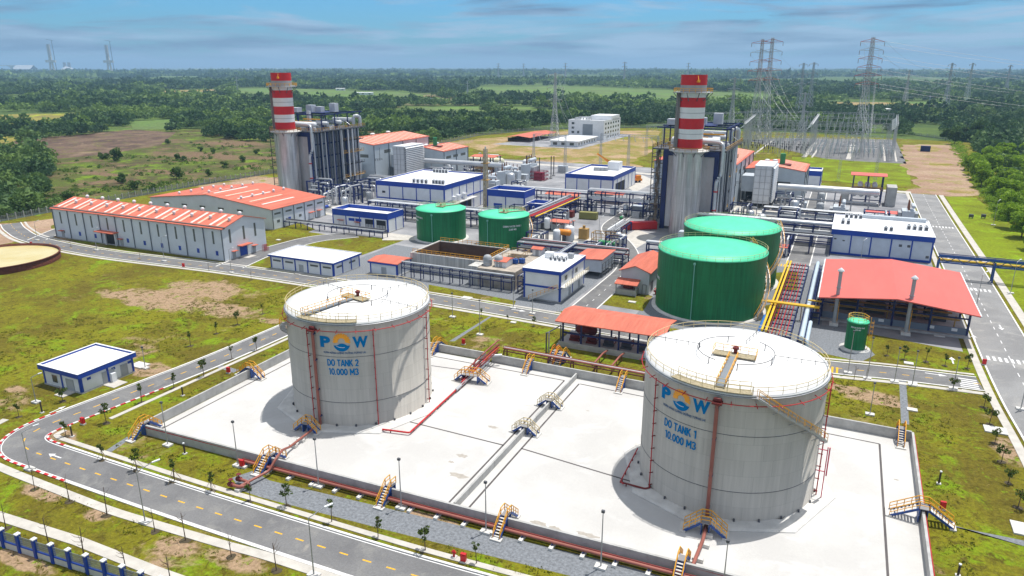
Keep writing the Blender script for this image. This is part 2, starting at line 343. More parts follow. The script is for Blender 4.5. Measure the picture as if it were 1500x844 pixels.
ASPHL = ground_mat('worn_asphalt', (0.27, 0.27, 0.275), (0.22, 0.22, 0.225), (0.32, 0.315, 0.31), (0.36, 0.34, 0.31), -0.03, (), 0.08, 0.15, 3)
GRAV = mat('grey_gravel', (0.20, 0.215, 0.235), 0.95, var=0.45, scale=2.4, bump=0.9, bscale=5)
for m_ in (ASPH, ASPHL):
    for n_ in m_.node_tree.nodes:
        if n_.bl_idname == 'ShaderNodeMix' and n_.blend_type == 'MULTIPLY': n_.inputs[0].default_value = 0.30
YARD = mat('yard_paving', (0.30, 0.30, 0.31), 0.9, var=0.45, scale=0.07, c2=(0.13, 0.135, 0.15), bump=0.3)
PAVE = mat('pale_paving', (0.50, 0.475, 0.43), 0.9, var=0.2, scale=0.5, bump=0.3, bscale=3)
LINEY = mat('road_yellow', (0.72, 0.40, 0.02), 0.8, var=0.2, scale=4)
LINEW = mat('road_white', (0.70, 0.70, 0.70), 0.8, var=0.2, scale=4)
SLAB0 = mat('bund_concrete', (0.70, 0.695, 0.69), 0.75, var=0.09, scale=0.06, c2=(0.60, 0.59, 0.575), bump=0.12, bscale=2)
SLAB = ground_mat('bund_slab_concrete', (0.545, 0.54, 0.525), (0.48, 0.472, 0.46), (0.58, 0.578, 0.57), (0.44, 0.40, 0.345), -0.02, (), 0.05, 0.12, 2.2)
for n_ in SLAB.node_tree.nodes:
    if n_.bl_idname == 'ShaderNodeMix' and n_.blend_type == 'MULTIPLY': n_.inputs[0].default_value = 0.07
JOINT = mat('drain_channel', (0.10, 0.09, 0.09), 0.9, var=0.3)

# ------------------------------------------------------------------ ground sheets (plant grid coordinates)
Z = 0.004
def sheet(name, poly, z, m, ruler=None):
    mb = MB(); mb.add([(u, v, z) for u, v in poly], [tuple(range(len(poly)))])
    n = len(poly); ar = sum(poly[i][0]*poly[(i+1)%n][1]-poly[(i+1)%n][0]*poly[i][1] for i in range(n))
    if ar < 0: mb.f = [tuple(reversed(mb.f[0]))]
    return struct(name, mb, m)
def pxs(*pts): return [UV(*p) for p in pts]
def ragged(P, step, amp, seed=1):             # natural edge for a patch of ground
    rg_ = random.Random(seed); out = []
    for a, b in zip(P, P[1:]+P[:1]):
        n = max(1, int(math.dist(a, b)/step)); L0 = math.dist(a, b); nx, ny = -(b[1]-a[1])/L0, (b[0]-a[0])/L0
        for k in range(n):
            w = rg_.uniform(-amp, amp) if k else 0; out.append((a[0]+(b[0]-a[0])*k/n+nx*w, a[1]+(b[1]-a[1])*k/n+ny*w))
    return out
S = 26900
mb = MB(); mb.add([(-S,-S,-0.3),(S,-S,-0.3),(S,S,-0.3),(-S,S,-0.3)], [(0,1,2,3)])
struct('terrain', mb, M_TERR)
sheet('scrub_land', pxs((0,330),(-150,360),(-150,255),(0,205),(230,188),(330,190),(430,150),(560,170),(700,190),(560,220),(420,250)), -0.02, M_SCRUB)
sheet('ploughed_field', pxs((-60,212),(0,206),(110,198),(190,190),(258,194),(235,212),(160,226),(60,235),(-60,240)), -0.010, M_PLOW)
sheet('yellow_field', pxs((-40,170),(30,167),(122,166),(150,172),(60,184),(-40,186)), -0.012, M_YEL)
sheet('green_field', pxs((190,178),(252,175),(262,189),(195,190)), -0.011, M_FIELD)
sheet('green_field', pxs((345,130),(400,129),(600,136),(660,146),(520,149),(350,146)), -0.013, M_FIELD)
sheet('green_field', pxs((700,128),(820,126),(1120,138),(1190,150),(1100,152),(850,148),(760,140),(690,145)), -0.013, M_FIELD)
sheet('dry_field', pxs((232,133),(320,131),(345,138),(240,143)), -0.012, M_SAND)
sheet('dry_field', pxs((1180,150),(1300,150),(1390,156),(1260,160)), -0.012, M_SAND)
sheet('yellow_field', pxs((-40,205),(10,200),(38,202),(10,210),(-40,214)), -0.008, M_YEL)
# patchwork of far fields
rf = random.Random(21); FAR_F = []
for i in range(34):
    y0 = rf.choice((103.5,105,107,109,112,116,121,127,150,157,165)); x0 = rf.uniform(-40, 1440) if y0 < 125 else (rf.uniform(480, 700) if y0 > 155 else rf.uniform(1180, 1480)); w = rf.uniform(60, 230); h = (y0-97)*rf.uniform(.05,.10)+.35
    if y0 < 106 and x0 < 260: continue
    q = [(x0, y0), (x0+w*.5, y0-h*.25), (x0+w, y0), (x0+w*.9, y0+h), (x0+w*.4, y0+h*1.15), (x0-w*.05, y0+h*.8)]
    FAR_F.append(q); sheet('far_field', [UV(*p) for p in q], -0.28+0.0065*i, rf.choice((M_FIELD, M_FIELD, M_SAND, M_SCRUB)))
# the fenced site
SITE = [(-311,-30),(-311,173),(-305,335),(-318,600),(-226,728),(-40,735),(88,700),(76,420),(75,-30)]
sheet('site_ground', SITE, Z, M_GRASS)
sheet('lawn', pxs((1385,288),(1430,290),(1500,345),(1560,420),(1560,510),(1500,470)), 2*Z, M_GRASSB)
sheet('lawn', pxs((1160,230),(1330,236),(1335,272),(1240,268),(1165,260)), 2*Z, M_GRASSB)
sheet('dry_ground', ragged(pxs((665,214),(700,203),(830,191),(960,191),(950,225),(905,262),(845,262),(800,232),(735,226)), 14, 7, 4), 1.5*Z, M_SAND)
sheet('dirt_track', ragged(pxs((1322,212),(1392,212),(1410,235),(1436,286),(1390,288),(1338,284),(1345,262),(1328,250),(1322,232)), 7, 4), 3*Z, M_DIRT)
for q in (((1342,214),(1378,215),(1376,222),(1345,221)),((1362,238),(1392,240),(1396,245),(1368,244)),((1395,278),(1430,281),(1425,284),(1395,283))): sheet('weedy_patch', ragged(pxs(*q), 5, 3, 2), 3.5*Z, M_SAND)
sheet('dirt_track', ragged(pxs((-60,330),(20,327),(80,320),(90,345),(30,350),(-60,372)), 5, 2.5, 3), 3*Z, M_DIRT)
sheet('dirt_track', pxs((290,272),(420,258),(422,275),(330,280),(300,283)), 3*Z, M_DIRT)
sheet('yard', [(-197,240),(-197,208),(-160,208),(-160,182),(-140,182),(-140,163),(-63,160.5),(-63,163),(28,163),(28,400),(-95,420),(-110,440),(-240,440),(-262,400),(-262,240)], 2*Z, YARD)
sheet('gravel_yard', [(-141,163.5),(-90,163),(-62,162),(-62,240),(-90,240),(-90,200),(-141,205)], 3*Z, GRAV)
sheet('gravel_yard', [(-44,162.5),(-1,162.5),(-1,232),(-44,232)], 3*Z, GRAV)
sheet('gravel_yard', pxs((1205,232),(1090,205),(1160,202),(1312,205),(1328,240),(1250,236)), 3*Z, ASPH)
for q in (((393,331),(440,327),(462,336),(392,364)), ((470,366),(520,345),(592,352),(530,374)), ((628,417),(756,441),(752,450),(628,434)),
          ((866,444),(897,416),(956,434),(942,456)), ((1124,400),(1170,398),(1168,425),(1125,425)), ((1105,452),(1150,440),(1135,470),(1105,470)),
          ((1190,480),(1215,478),(1445,522),(1440,548),(1330,536),(1280,524),(1240,500))):
    sheet('lawn', pxs(*q), 4*Z, M_GRASS)
sheet('gravel_path', pxs((340,700),(370,690),(395,704),(640,762),(920,830),(1040,865),(1000,880),(860,850),(560,775),(380,728),(352,718)), 2*Z, GRAV)
sheet('gravel_path', pxs((149,664),(186,640),(192,642),(155,668)), 2*Z, GRAV)
sheet('gravel_path', pxs((308,535),(318,533),(350,542),(342,546)), 2*Z, GRAV)
sheet('gravel_path', pxs((716,464),(722,463),(666,500),(658,500)), 2*Z, GRAV)
sheet('gravel_path', pxs((1317,556),(1327,557),(1332,622),(1320,620)), 2*Z, GRAV)
sheet('gravel_path', pxs((1385,766),(1520,806),(1520,796),(1385,769)), 2*Z, GRAV)
sheet('gravel_yard', pxs((1185,476),(1240,478),(1282,520),(1262,530),(1180,512)), 3*Z+.006, GRAV)

# ------------------------------------------------------------------ roads with kerbs
def smooth(P, n=8):                           # rounded polyline
    P = [Vector((a, b, 0)) for a, b in P]; out = []
    for i in range(len(P)-1):
        p0 = P[max(i-1,0)]; p1 = P[i]; p2 = P[i+1]; p3 = P[min(i+2, len(P)-1)]
        for k in range(n):
            t = k/n; out.append(0.5*((2*p1)+(p2-p0)*t+(2*p0-5*p1+4*p2-p3)*t*t+(3*p1-p0-3*p2+p3)*t**3))
    out.append(P[-1]); return [(q.x, q.y) for q in out]
def fillet(P, r=8, n=6):
    P = [Vector((a, b)) for a, b in P]; out = [P[0]]
    for i in range(1, len(P)-1):
        a = P[i-1]-P[i]; b = P[i+1]-P[i]; q = min(r, a.length*.48, b.length*.48)
        A0 = P[i]+a.normalized()*q; B0 = P[i]+b.normalized()*q
        for k in range(n+1): t = k/n; out.append((1-t)**2*A0+2*t*(1-t)*P[i]+t*t*B0)
    out.append(P[-1]); return [(q.x, q.y) for q in out]
def offs(P, d):
    out = []
    for i, p in enumerate(P):
        a = Vector(P[max(i-1,0)]); b = Vector(P[min(i+1,len(P)-1)]); t = (b-a).normalized(); n = Vector((-t.y, t.x)); out.append((p[0]+n.x*d, p[1]+n.y*d))
    return out
def strip(name, P, d0, d1, z, m, h=0.0):
    a, b = offs(P, d0), offs(P, d1); mb = MB(); n = len(P)
    if h <= 0:
        mb.add([(x,y,z) for x,y in a]+[(x,y,z) for x,y in b], [(i, n+i, n+i+1, i+1)[::-1] for i in range(n-1)])
    else:
        if d0 > d1: a, b = b, a
        vs = [(x,y,zz) for zz in (0, h) for L_ in (a, b) for x,y in L_]
        fs = []
        for i in range(n-1): fs += [(2*n+i, 2*n+i+1, 3*n+i+1, 3*n+i)[::-1] if 0 else (2*n+i, 3*n+i, 3*n+i+1, 2*n+i+1)[::-1], (i, i+1, 2*n+i+1, 2*n+i), (n+i, 3*n+i, 3*n+i+1, n+i+1)]
        fs += [(0, 2*n, 3*n, n), (n-1, 2*n-1, 4*n-1, 3*n-1)]
        mb.add(vs, fs)
    return struct(name, mb, m)
def resample(P, step):
    out = []; acc = 0.0; nxt = 0.0
    for a, b in zip(P, P[1:]):
        d = math.dist(a, b)
        while nxt <= acc + d and d > 0:
            t = (nxt-acc)/d; out.append((a[0]+(b[0]-a[0])*t, a[1]+(b[1]-a[1])*t, math.atan2(b[1]-a[1], b[0]-a[0]))); nxt += step
        acc += d
    return out
def dashes(P, d, step, ln, w, m, z, name='lane_line', skip=None):
    mb = MB()
    for (x, y, a) in resample(P, step):
        if skip and skip(x, y): continue
        c, s_ = math.cos(a), math.sin(a); x -= s_*d; y += c*d
        q = [(-ln/2,-w/2),(ln/2,-w/2),(ln/2,w/2),(-ln/2,w/2)]
        mb.add([(x+c*p-s_*r, y+s_*p+c*r, z) for p, r in q], [(0,1,2,3)])
    return struct(name, mb, m)
ZR = 5*Z
def road(P, w, m=ASPH, z=ZR, kerbs=((-1,0,1),(1,0,1)), lines=None):
    n = len(P); strip('road', P, -w/2, w/2, z, m)
    for sd, a, b in kerbs:
        Q = P[int(a*(n-1)):int(b*(n-1))+1]
        strip('kerb', Q, sd*(w/2), sd*(w/2+.35), 0, KERB, 0.14)
# perimeter road: along the near side, round the corner, up the left side
R1 = fillet([(75,68),(30,66.4),(-43,61.8),(-80,61.0),(-105,60.9),(-122.3,61.0),(-119.6,82),(-117.3,100),(-116.2,140),(-113,155)], 9.5, 10)
road(R1, 6.6)
strip('kerb_line', R1, -3.15, -3.0, ZR+Z, LINEW); strip('kerb_line', R1, 3.0, 3.15, ZR+Z, LINEW)
dashes(R1, 0, 3.55, 1.3, 0.22, LINEY, ZR+Z)
strip('pavement', [(p[0], p[1]) for p in R1[:int(len(R1)*.62)]], -5.2, -4.3, 0, PAVE, 0.10)
strip('pavement', fillet([(75,62.4),(30,61.4),(-43,57.6),(-62,57.0),(-68,56.4),(-88,55.2),(-100,55.4),(-112,55.6),(-122,56.2),(-129,60),(-130,66)], 4, 6), -0.7, 0.7, 0, PAVE, 0.10)
strip('pavement', [(60,53.5),(-30,50.5),(-72,48.9),(-86,48.8),(-101,47.8),(-140,46.4)], -0.8, 0.8, 0, PAVE, 0.10)
strip('pavement', [(-113.4,74),(-112.6,100),(-111.4,138)], -0.45, 0.45, 0, PAVE, 0.10)
def v_ok(x, y, t): return y < t
# red and white kerb blocks round the bend
for Pq, off, i0, i1, nm in ((R1, -3.48, 0.40, 0.72, 'k'), (R1, 3.48, 0.36, 0.86, 'k')):
    n = len(Pq); seg = Pq[int(n*i0):int(n*i1)]; mb = MB()
    for k, (x, y, a) in enumerate(resample(offs(seg, -off), 1.9)):
        c, s_ = math.cos(a), math.sin(a)
        if (off > 0 and not (v_ok(x, y, 88) and x < -112)) or (off < 0 and not (x < -101 and y < 72)): continue
        mb.add([(x+c*p-s_*r, y+s_*p+c*r, zz) for zz in (0.02, 0.152) for p, r in ((-.5,-.19),(.5,-.19),(.5,.19),(-.5,.19))], [(0,3,2,1),(4,5,6,7),(0,1,5,4),(1,2,6,5),(2,3,7,6),(3,0,4,7)])
    struct('kerb_marking', mb, REDP)
# main cross road
R3 = smooth([(-300,170),(-285,163),(-262,156),(-222,153.2),(-171,156.6),(-130,157.4),(-96,157.4),(-60,156.2),(-25,154),(-3,152.6),(14,155),(29,156.5)])
road(R3, 6.4, kerbs=((-1,0,1),(1,0,1)))
dashes(R3, 0, 4.2, 1.3, 0.2, LINEY, ZR+2*Z)
strip('pavement', R3, -5.4, -4.2, 0, PAVE, 0.10); strip('pavement', R3, 4.4, 5.2, 0, PAVE, 0.10)
# the wide right-hand road
R6 = smooth([(40,40),(38.5,120),(36.8,160),(36.4,245),(35.5,330),(35,402)], 10)
road(R6, 10.5, ASPHL, ZR+2*Z)
strip('pavement', R6, -8.6, -6.6, 0, PAVE, 0.12)
strip('pavement', R6, 6.2, 7.6, 0, PAVE, 0.12)
dashes(R6, 0, 5, 2.0, 0.18, LINEW, ZR+3*Z)
# inner roads
R4 = fillet([(-57.5,160),(-57.5,212),(-66,236),(-82,262),(-84,350)], 12); road(R4, 6.2, ASPH, ZR+3*Z); dashes(R4, 0, 5, 1.5, .16, LINEW, ZR+4*Z)
R7 = [(-10.5,236),(-10.5,300),(-11.5,400)]; road(R7, 6.6, ASPH, ZR+3*Z)
R8 = [(-30,237.5),(31,237.5)]; road(R8, 5.5, ASPHL, ZR+4*Z, kerbs=())
R9 = fillet([(-262,156),(-274,176),(-272,200)], 10); road(R9, 6, ASPH, ZR+1*Z)
R10 = fillet([(-171,158),(-175,176),(-173,200),(-163,212)], 7); road(R10, 9, ASPH, ZR+1*Z)
R11 = [(-262,244),(-186,244),(-120,244),(-90,246)]; road(R11, 6, ASPHL, ZR+1*Z)
R12 = [(30,405),(-100,412),(-262,440)]; road(R12, 6, PAVE, ZR+Z, kerbs=())
R13 = [(41,262),(80,262)]; road(R13, 3, ASPHL, ZR+Z)
# zebra crossings and yellow hatch
def bars(name, p, du, dv, n, su, sv, m, z):
    mb = MB()
    for k in range(n): mb.add([(p[0]+k*du+a*su, p[1]+k*dv+b*sv, z) for a, b in ((0,0),(1,0),(1,1),(0,1))], [(0,1,2,3)])
    return struct(name, mb, m)
bars('crosswalk', (25.4,151.8), 0, 1.0, 7, 3.2, .5, LINEW, ZR+4*Z)
bars('crosswalk', (32.2,171.5), 1.1, 0, 8, .55, 2.6, LINEW, ZR+5*Z)
bars('crosswalk', (32.2,228), 1.1, 0, 8, .55, 2.6, LINEW, ZR+5*Z)
bars('crosswalk', (31.8,318), 1.1, 0, 8, .55, 2.6, LINEW, ZR+5*Z)
bars('road_hatch', (-1.5,149.9), .9, 0, 6, .4, 3.6, LINEY, ZR+4*Z)
bars('road_hatch', (-19,232.2), .9, 0, 6, .4, 3.0, LINEY, ZR+6*Z)
def arrow(u, v, a, s_=1.0):
    mb = MB(); q = [(-1.6,-.12),(.3,-.12),(.3,-.5),(1.5,0),(.3,.5),(.3,.12),(-1.6,.12)]
    c, s2 = math.cos(a), math.sin(a); mb.add([(u+s_*(c*x-s2*y), v+s_*(s2*x+c*y), ZR+5*Z) for x, y in q], [tuple(range(7))]); struct('road_arrow', mb, LINEW)
for px, py, a in ((80,668,math.pi),(1372,549,0),(1395,528,1.57),(1427,495,1.57),(1466,480,-1.57),(1377,425,1.57),(760,455,0),(85,600,1.57),(1390,380,1.57)):
    u, v = UV(px, py); arrow(u, v, a, 1.0 if px < 200 else 1.3)
for q in (((872,374),(932,336),(962,346),(905,380)), ((792,338),(850,346),(846,356),(782,350)), ((903,262),(940,256),(962,266),(930,282)), ((1100,303),(1150,300),(1165,320),(1110,322)), ((1040,296),(1085,294),(1100,312),(1050,316)), ((455,310),(500,300),(560,312),(520,322)), ((560,352),(640,352),(600,345),(560,340))): sheet('concrete_apron', pxs(*q), 4.5*Z, PAVE)
# storage bund: slab, channels, walls
B = [(-103.6,73.0),(-103.9,125.6),(-44.5,125.6),(15.2,125.2),(15.2,77.4),(-44.5,75.1)]
sheet('bund_slab', B, 6*Z, SLAB)
STAIN = mat('slab_stain', (.38,.35,.31), .9, var=.2, scale=1.5)
for (px, py, rx, ry) in ((672,697,1.6,.6),(677,668,.9,.5),(661,677,.5,.3),(722,626,1.0,.4),(789,767,1.2,.5),(861,784,1.6,.4),(812,774,.9,.4),(935,810,.9,.3),(861,605-3,.3,.2),(1313,703,.4,.2)):
    u_, v_ = UV(px, py); sheet('floor_stain', [(u_+rx*math.cos(6.283*k/14)*(1+.25*math.sin(k*2.3+px)), v_+ry*math.sin(6.283*k/14)*(1+.3*math.sin(k*3.1+py))) for k in range(14)], 6.5*Z, STAIN)
def line(P, w, z, m, name='drain_channel'): return strip(name, P, -w/2, w/2, z, m)
for P in ([(-102,74.5),(-102,123)], [(-102,123),(-46,123.4)], [(-42.6,123.2),(10.5,122.0)], [(10.5,122),(10.8,79)], [(-46,123.4),(-46,76.5)], [(-42.8,123.2),(-42.8,76.6)],
          [(-65,95.6),(-46,95.2)], [(-42.8,95.5),(-23,93.5)], [(-79,118),(-66,119.5)]):
    line(P, 0.32, 7*Z, JOINT)
# far pool area, river at the left horizon
# ------------------------------------------------------------------ tanks
def hit(px, py, cu, cv, r):                   # where a spot of the photo falls on an upright shell: (angle, height)
    du, dv, dz = RAY(px, py); a = du*du+dv*dv; b = -2*(cu*du+cv*dv); c = cu*cu+cv*cv-r*r
    t = (-b-math.sqrt(max(0, b*b-4*a*c)))/(2*a); return math.atan2(dv*t-cv, du*t-cu), H+dz*t
def wrap_mesh(name, me, r, a0, z0, m, proud=0.03):   # lay flat lettering (x along, y up) round a shell
    for v in me.vertices:
        x, y, z = v.co; a = a0 + x/r; v.co = ((r+proud+z)*math.cos(a), (r+proud+z)*math.sin(a), z0+y)
    me.materials.clear(); me.materials.append(m); me.update(); return me
def text_mesh(s, size, bold=0.02, width=None, sub=0):
    c = bpy.data.curves.new('lettering', 'FONT'); c.body = s; c.size = size; c.align_x = 'CENTER'; c.align_y = 'CENTER'; c.extrude = 0.01; c.offset = bold*size
    c.resolution_u = 3
    o = bpy.data.objects.new('lettering', c); col.objects.link(o); bpy.context.view_layer.update()
    me = bpy.data.meshes.new_from_object(o.evaluated_get(bpy.context.evaluated_depsgraph_get())); bpy.data.objects.remove(o); bpy.data.curves.remove(c)
    if width:
        xs = [v.co.x for v in me.vertices]; w = max(xs)-min(xs); mx = (max(xs)+min(xs))/2
        for v in me.vertices: v.co.x = (v.co.x-mx)*width/w
    return me
def _arcp(cx, cy, rx, ry, a0, a1, n=8): return [(cx+rx*math.cos(math.radians(a0+(a1-a0)*k/n)), cy+ry*math.sin(math.radians(a0+(a1-a0)*k/n))) for k in range(n+1)]
GLY = {'D': [[(.1,0),(.1,1)], [(.1,.93),(.28,.93)]+_arcp(.28,.5,.30,.43,90,-90)+[(.28,.07),(.1,.07)]], 'O': [_arcp(.35,.5,.27,.43,0,360,18)], '0': [_arcp(.31,.5,.22,.43,0,360,16)],
       'T': [[(0,.93),(.62,.93)],[(.31,0),(.31,1)]], 'A': [[(.06,0),(.34,1)],[(.34,1),(.62,0)],[(.16,.26),(.52,.26)]], 'N': [[(.1,0),(.1,1)],[(.1,.95),(.56,.05)],[(.56,0),(.56,1)]],
       'K': [[(.1,0),(.1,1)],[(.12,.42),(.56,1)],[(.26,.58),(.60,0)]], '1': [[(.30,0),(.30,1)],[(.08,.78),(.30,.95)]], '2': [_arcp(.30,.70,.21,.23,165,-30)+[(.10,.07)], [(.04,.07),(.56,.07)]],
       'M': [[(.1,0),(.1,1)],[(.1,.97),(.40,.30)],[(.40,.30),(.70,.97)],[(.70,0),(.70,1)]], '3': [_arcp(.28,.73,.20,.20,150,-80), _arcp(.28,.28,.23,.21,80,-150)], '.': [[(.08,0),(.08,.15)]], ' ': []}
ADV = {'D':.70,'O':.74,'0':.64,'T':.66,'A':.70,'N':.70,'K':.68,'1':.48,'2':.64,'M':.84,'3':.62,'.':.26,' ':.34}
def stroke_text(s, h, w, st=.17):             # broad sans lettering drawn with strokes
    mb = MB(); x = 0; tot = sum(ADV[c] for c in s); kx = w/tot; z = 0.0
    for c in s:
        for P in GLY[c]:
            for a, b in zip(P, P[1:]):
                ax, ay, bx, by = (x+a[0])*kx, a[1]*h, (x+b[0])*kx, b[1]*h; L0 = math.hypot(bx-ax, by-ay) or 1; dx, dy = (bx-ax)/L0, (by-ay)/L0; q = st*h/2; e = q*.5 if len(P) > 2 else 0; z += .0007
                mb.add([(ax-dx*e+dy*q-w/2, ay-dy*e-dx*q-h/2, z), (bx+dx*e+dy*q-w/2, by+dy*e-dx*q-h/2, z), (bx+dx*e-dy*q-w/2, by+dy*e+dx*q-h/2, z), (ax-dx*e-dy*q-w/2, ay-dy*e+dx*q-h/2, z)], [(0,1,2,3)])
        x += ADV[c]
    return mb.mesh('lettering')
def arc(mb, r0, r1, a0, a1, n=6, z=0.0):
    vs = [(r*math.cos(a0+(a1-a0)*k/n), r*math.sin(a0+(a1-a0)*k/n), z) for r in (r0, r1) for k in range(n+1)]
    mb.add(vs, [(k, k+1, n+2+k, n+1+k) for k in range(n)])
def helix(r, a0, a1, z0, z1, n): return [(r*math.cos(a0+(a1-a0)*k/n), r*math.sin(a0+(a1-a0)*k/n), z0+(z1-z0)*k/n) for k in range(n+1)]
def stair_on_shell(t, R, a0, a1, z0, z1, nm='stair'):
    n = max(6, int(abs(a1-a0)*R/1.2)); w = 0.9
    f = MB(); inn = helix(R+.35, a0, a1, z0, z1, n); out = helix(R+.35+w, a0, a1, z0, z1, n)
    for a, b in ((inn, inn), (out, out)):
        for p, q in zip(a, a[1:]): f.bar(p, q, .08, .3)
    m_ = 5*n; ti = helix(R+.35, a0, a1, z0, z1, m_); to = helix(R+.35+w, a0, a1, z0, z1, m_)
    for p, q in zip(ti, to): f.bar(p, q, .28, .04)
    for k in range(0, n+1, 2): f.bar((R*math.cos(a0+(a1-a0)*k/n), R*math.sin(a0+(a1-a0)*k/n), inn[k][2]-1.0), out[k], .1)
    s = part(t, nm, f, STEEL)
    r_ = MB(); r_.rail(out, 1.1, 1.3, .05); r_.rail(inn, 1.1, 1.3, .04, mid=False); part(s, 'railing', r_, YEL)
    return s
def roof_rail(t, R, z, arcs, m, nm='railing', r=.05, step=2.0):
    for a0, a1 in arcs:
        n = max(3, int(abs(a1-a0)*R/2.0)); mb = MB(); mb.rail(helix(R, a0, a1, z, z, n), 1.1, step, r); part(t, nm, mb, m)
def big_tank(label, cu, cv, R, Hh, num, pows, l1, l2, pw, lw, bridge_dir, stair, pipes, redp, landing):
    t = thing('storage_tank', label, 'storage tank', (cu, cv, Z*6))
    sh = MB().lathe(0, 0, [(R+.12, 0.0), (R+.12, .25), (R, .3), (R, Hh)], 96); part(t, 'shell', sh, TANK)
    part(t, 'base_ring', MB().lathe(0, 0, [(R+3.1, 0), (R+3.1, .12), (R+2.7, .30), (R+.4, .42)], 8 if True else 96, smooth=False), CONCL)
    part(t, 'roof', MB().lathe(0, 0, [(R+.10, Hh-.15), (R+.10, Hh+.05), (R*.66, Hh+.25), (R*.33, Hh+.38), (.02, Hh+.42)], 96), TANKR)
    part(t, 'wind_girder', MB().lathe(0, 0, [(R, Hh-.35), (R+.25, Hh-.35), (R+.25, Hh-.25), (R, Hh-.25)], 96), STEEL)
    for z in (Hh*.25, Hh*.69): part(t, 'cable_ring', MB().lathe(0, 0, [(R+.005, z-.03), (R+.04, z-.03), (R+.04, z+.03), (R+.005, z+.03)], 96), DGREY)
    def zr(r): return Hh+.05+.37*(1-(r/R)**2)
    # lettering
    (aP, zP), (aW, zW) = [hit(*p, cu, cv, R) for p in pows]
    am = (aP+aW)/2; zm = (zP+zW)/2; wid = abs(aW-aP)*R; hs = wid*.245
    for ch, off, w in (('P', -.385, .23), ('W', .345, .31)):
        me = text_mesh(ch, hs/.70, .055, wid*w)
        ys = [v.co.y for v in me.vertices]; k = hs/(max(ys)-min(ys)); my = (max(ys)+min(ys))/2
        for v in me.vertices: v.co.y = (v.co.y-my)*k
        part(t, 'letter', wrap_mesh('letter', me, R, am+off*wid/R, zm, LBLUE), None)
    e = MB(); r = hs*.74
    for k in range(11): a = math.radians(-14+208*k/11); arc(e, r*.42, r*(1.0), a, a+math.radians(208/11*.78), 3)
    arc(e, r*.40, r*.86, math.radians(-14), math.radians(194), 16, .004)
    me = e.mesh('sun_emblem'); part(t, 'sun_emblem', wrap_mesh('sun_emblem', me, R, am-.035*wid/R, zm+.02*wid, LORG), None)
    e = MB(); n = 18
    for (rx, y0, y1, x0, x1) in ((r*.98, 0, 0, -1, 1),):
        bot = [(r*.98*math.cos(math.radians(195+150*k/n)), r*.98*math.sin(math.radians(195+150*k/n))) for k in range(n+1)]
        top = []
        for k in range(n+1):
            x = bot[k][0]; q = x/(r*.98); top.append((x, -r*.26 + r*.26*max(0, 1-((q-.05)/.6)**2) + .0))
        vs = [(x, y, .006) for x, y in bot]+[(x, max(y, b[1]), .006) for (x, y), b in zip(top, bot)]
        e.add(vs, [(k, k+1, n+2+k, n+1+k) for k in range(n)])
    part(t, 'hand_emblem', wrap_mesh('hand_emblem', e.mesh('hand_emblem'), R, am-.035*wid/R, zm-.02*wid, LBLUE), None)
    e = MB()
    for k in range(8):
        x0 = -r*.62+k*r*.12; x1 = x0+r*.12; yy = lambda x: -r*.32-.16*r*math.sin((x+r*.62)/(r*.96)*2.2)
        e.add([(x0, yy(x0)-.05*r, .012), (x1, yy(x1)-.05*r, .012), (x1, yy(x1), .012), (x0, yy(x0), .012)], [(0,1,2,3)])
    part(t, 'emblem_line', wrap_mesh('emblem_line', e.mesh('emblem_line'), R, am-.035*wid/R, zm-.02*wid, WHITE), None)
    me = text_mesh('VƯƠN NĂNG LƯỢNG DƯỠNG TƯƠNG LAI', hs*.24, .02, wid*.88); part(t, 'slogan', wrap_mesh('slogan', me, R, am, zm-hs*.96, mat('slogan_blue', (.03,.10,.24), .6)), None)
    for s_, (px, py), sz in (('DO TANK '+num, l1, lw), ('10.000 M3', l2, lw*.96)):
        a, z = hit(px, py, cu, cv, R); me = stroke_text(s_, 1.2, sz)
        part(t, 'lettering', wrap_mesh('lettering', me, R, a, z, LBLUE), None)
    # roof: centre platform, gangway, circular foam line, handrails
    d = bridge_dir; c, s_ = math.cos(d), math.sin(d); nx, ny = -s_, c
    g = MB(); zt = zr(0)+.25
    g.bar((c*1.5, s_*1.5, zt), (c*(R-.6), s_*(R-.6), zr(R-1)+.45), 1.15, .12)
    n = 12
    for k in range(n):
        q = 1.5+(R-2.5)*k/n
        for sg in (-.5, .5): g.bar((c*q+nx*sg, s_*q+ny*sg, zr(q)), (c*q+nx*sg, s_*q+ny*sg, zr(q)+.35), .09)
    gw = part(t, 'gangway', g, mat('gangway_steel', (.20,.23,.26), .6))
    rl = MB()
    for sg in (-.58, .58): rl.rail([(c*1.6+nx*sg, s_*1.6+ny*sg, zt), (c*(R-.7)+nx*sg, s_*(R-.7)+ny*sg, zr(R-1)+.45)], 1.0, 1.4, .05)
    part(gw, 'railing', rl, YEL)
    p = MB(); p.bar((nx*3+c*.6, ny*3+s_*.6, zt+.02), (-nx*3+c*.6, -ny*3+s_*.6, zt+.02), 1.8, .12)
    pf = part(t, 'centre_platform', p, mat('weathered_grating', (.36,.31,.20), .8, var=.4, scale=3))
    q = MB(); P4 = [(nx*a+c*b, ny*a+s_*b, zt+.08) for a, b in ((3,1.5),(3,-.3),(-3,-.3),(-3,1.5))]; q.rail(P4, 1.0, 1.2, .045); part(pf, 'railing', q, YEL)
    v = MB().cyl(0, 0, zt, zt+.7, .28, 12).cyl(0, 0, zt+.7, zt+1.0, .45, 12).cyl(.0, 0, zt+1.0, zt+1.25, .3, 12, .05); part(t, 'roof_vent', v, DARKRED)
    fo = MB(); rr = 5.4
    for a0, a1 in ((.2, 2.6), (3.3, 5.9)): fo.tube(helix(rr, d+a0, d+a1, zr(rr)+.9, zr(rr)+.9, 24), .06, 5)
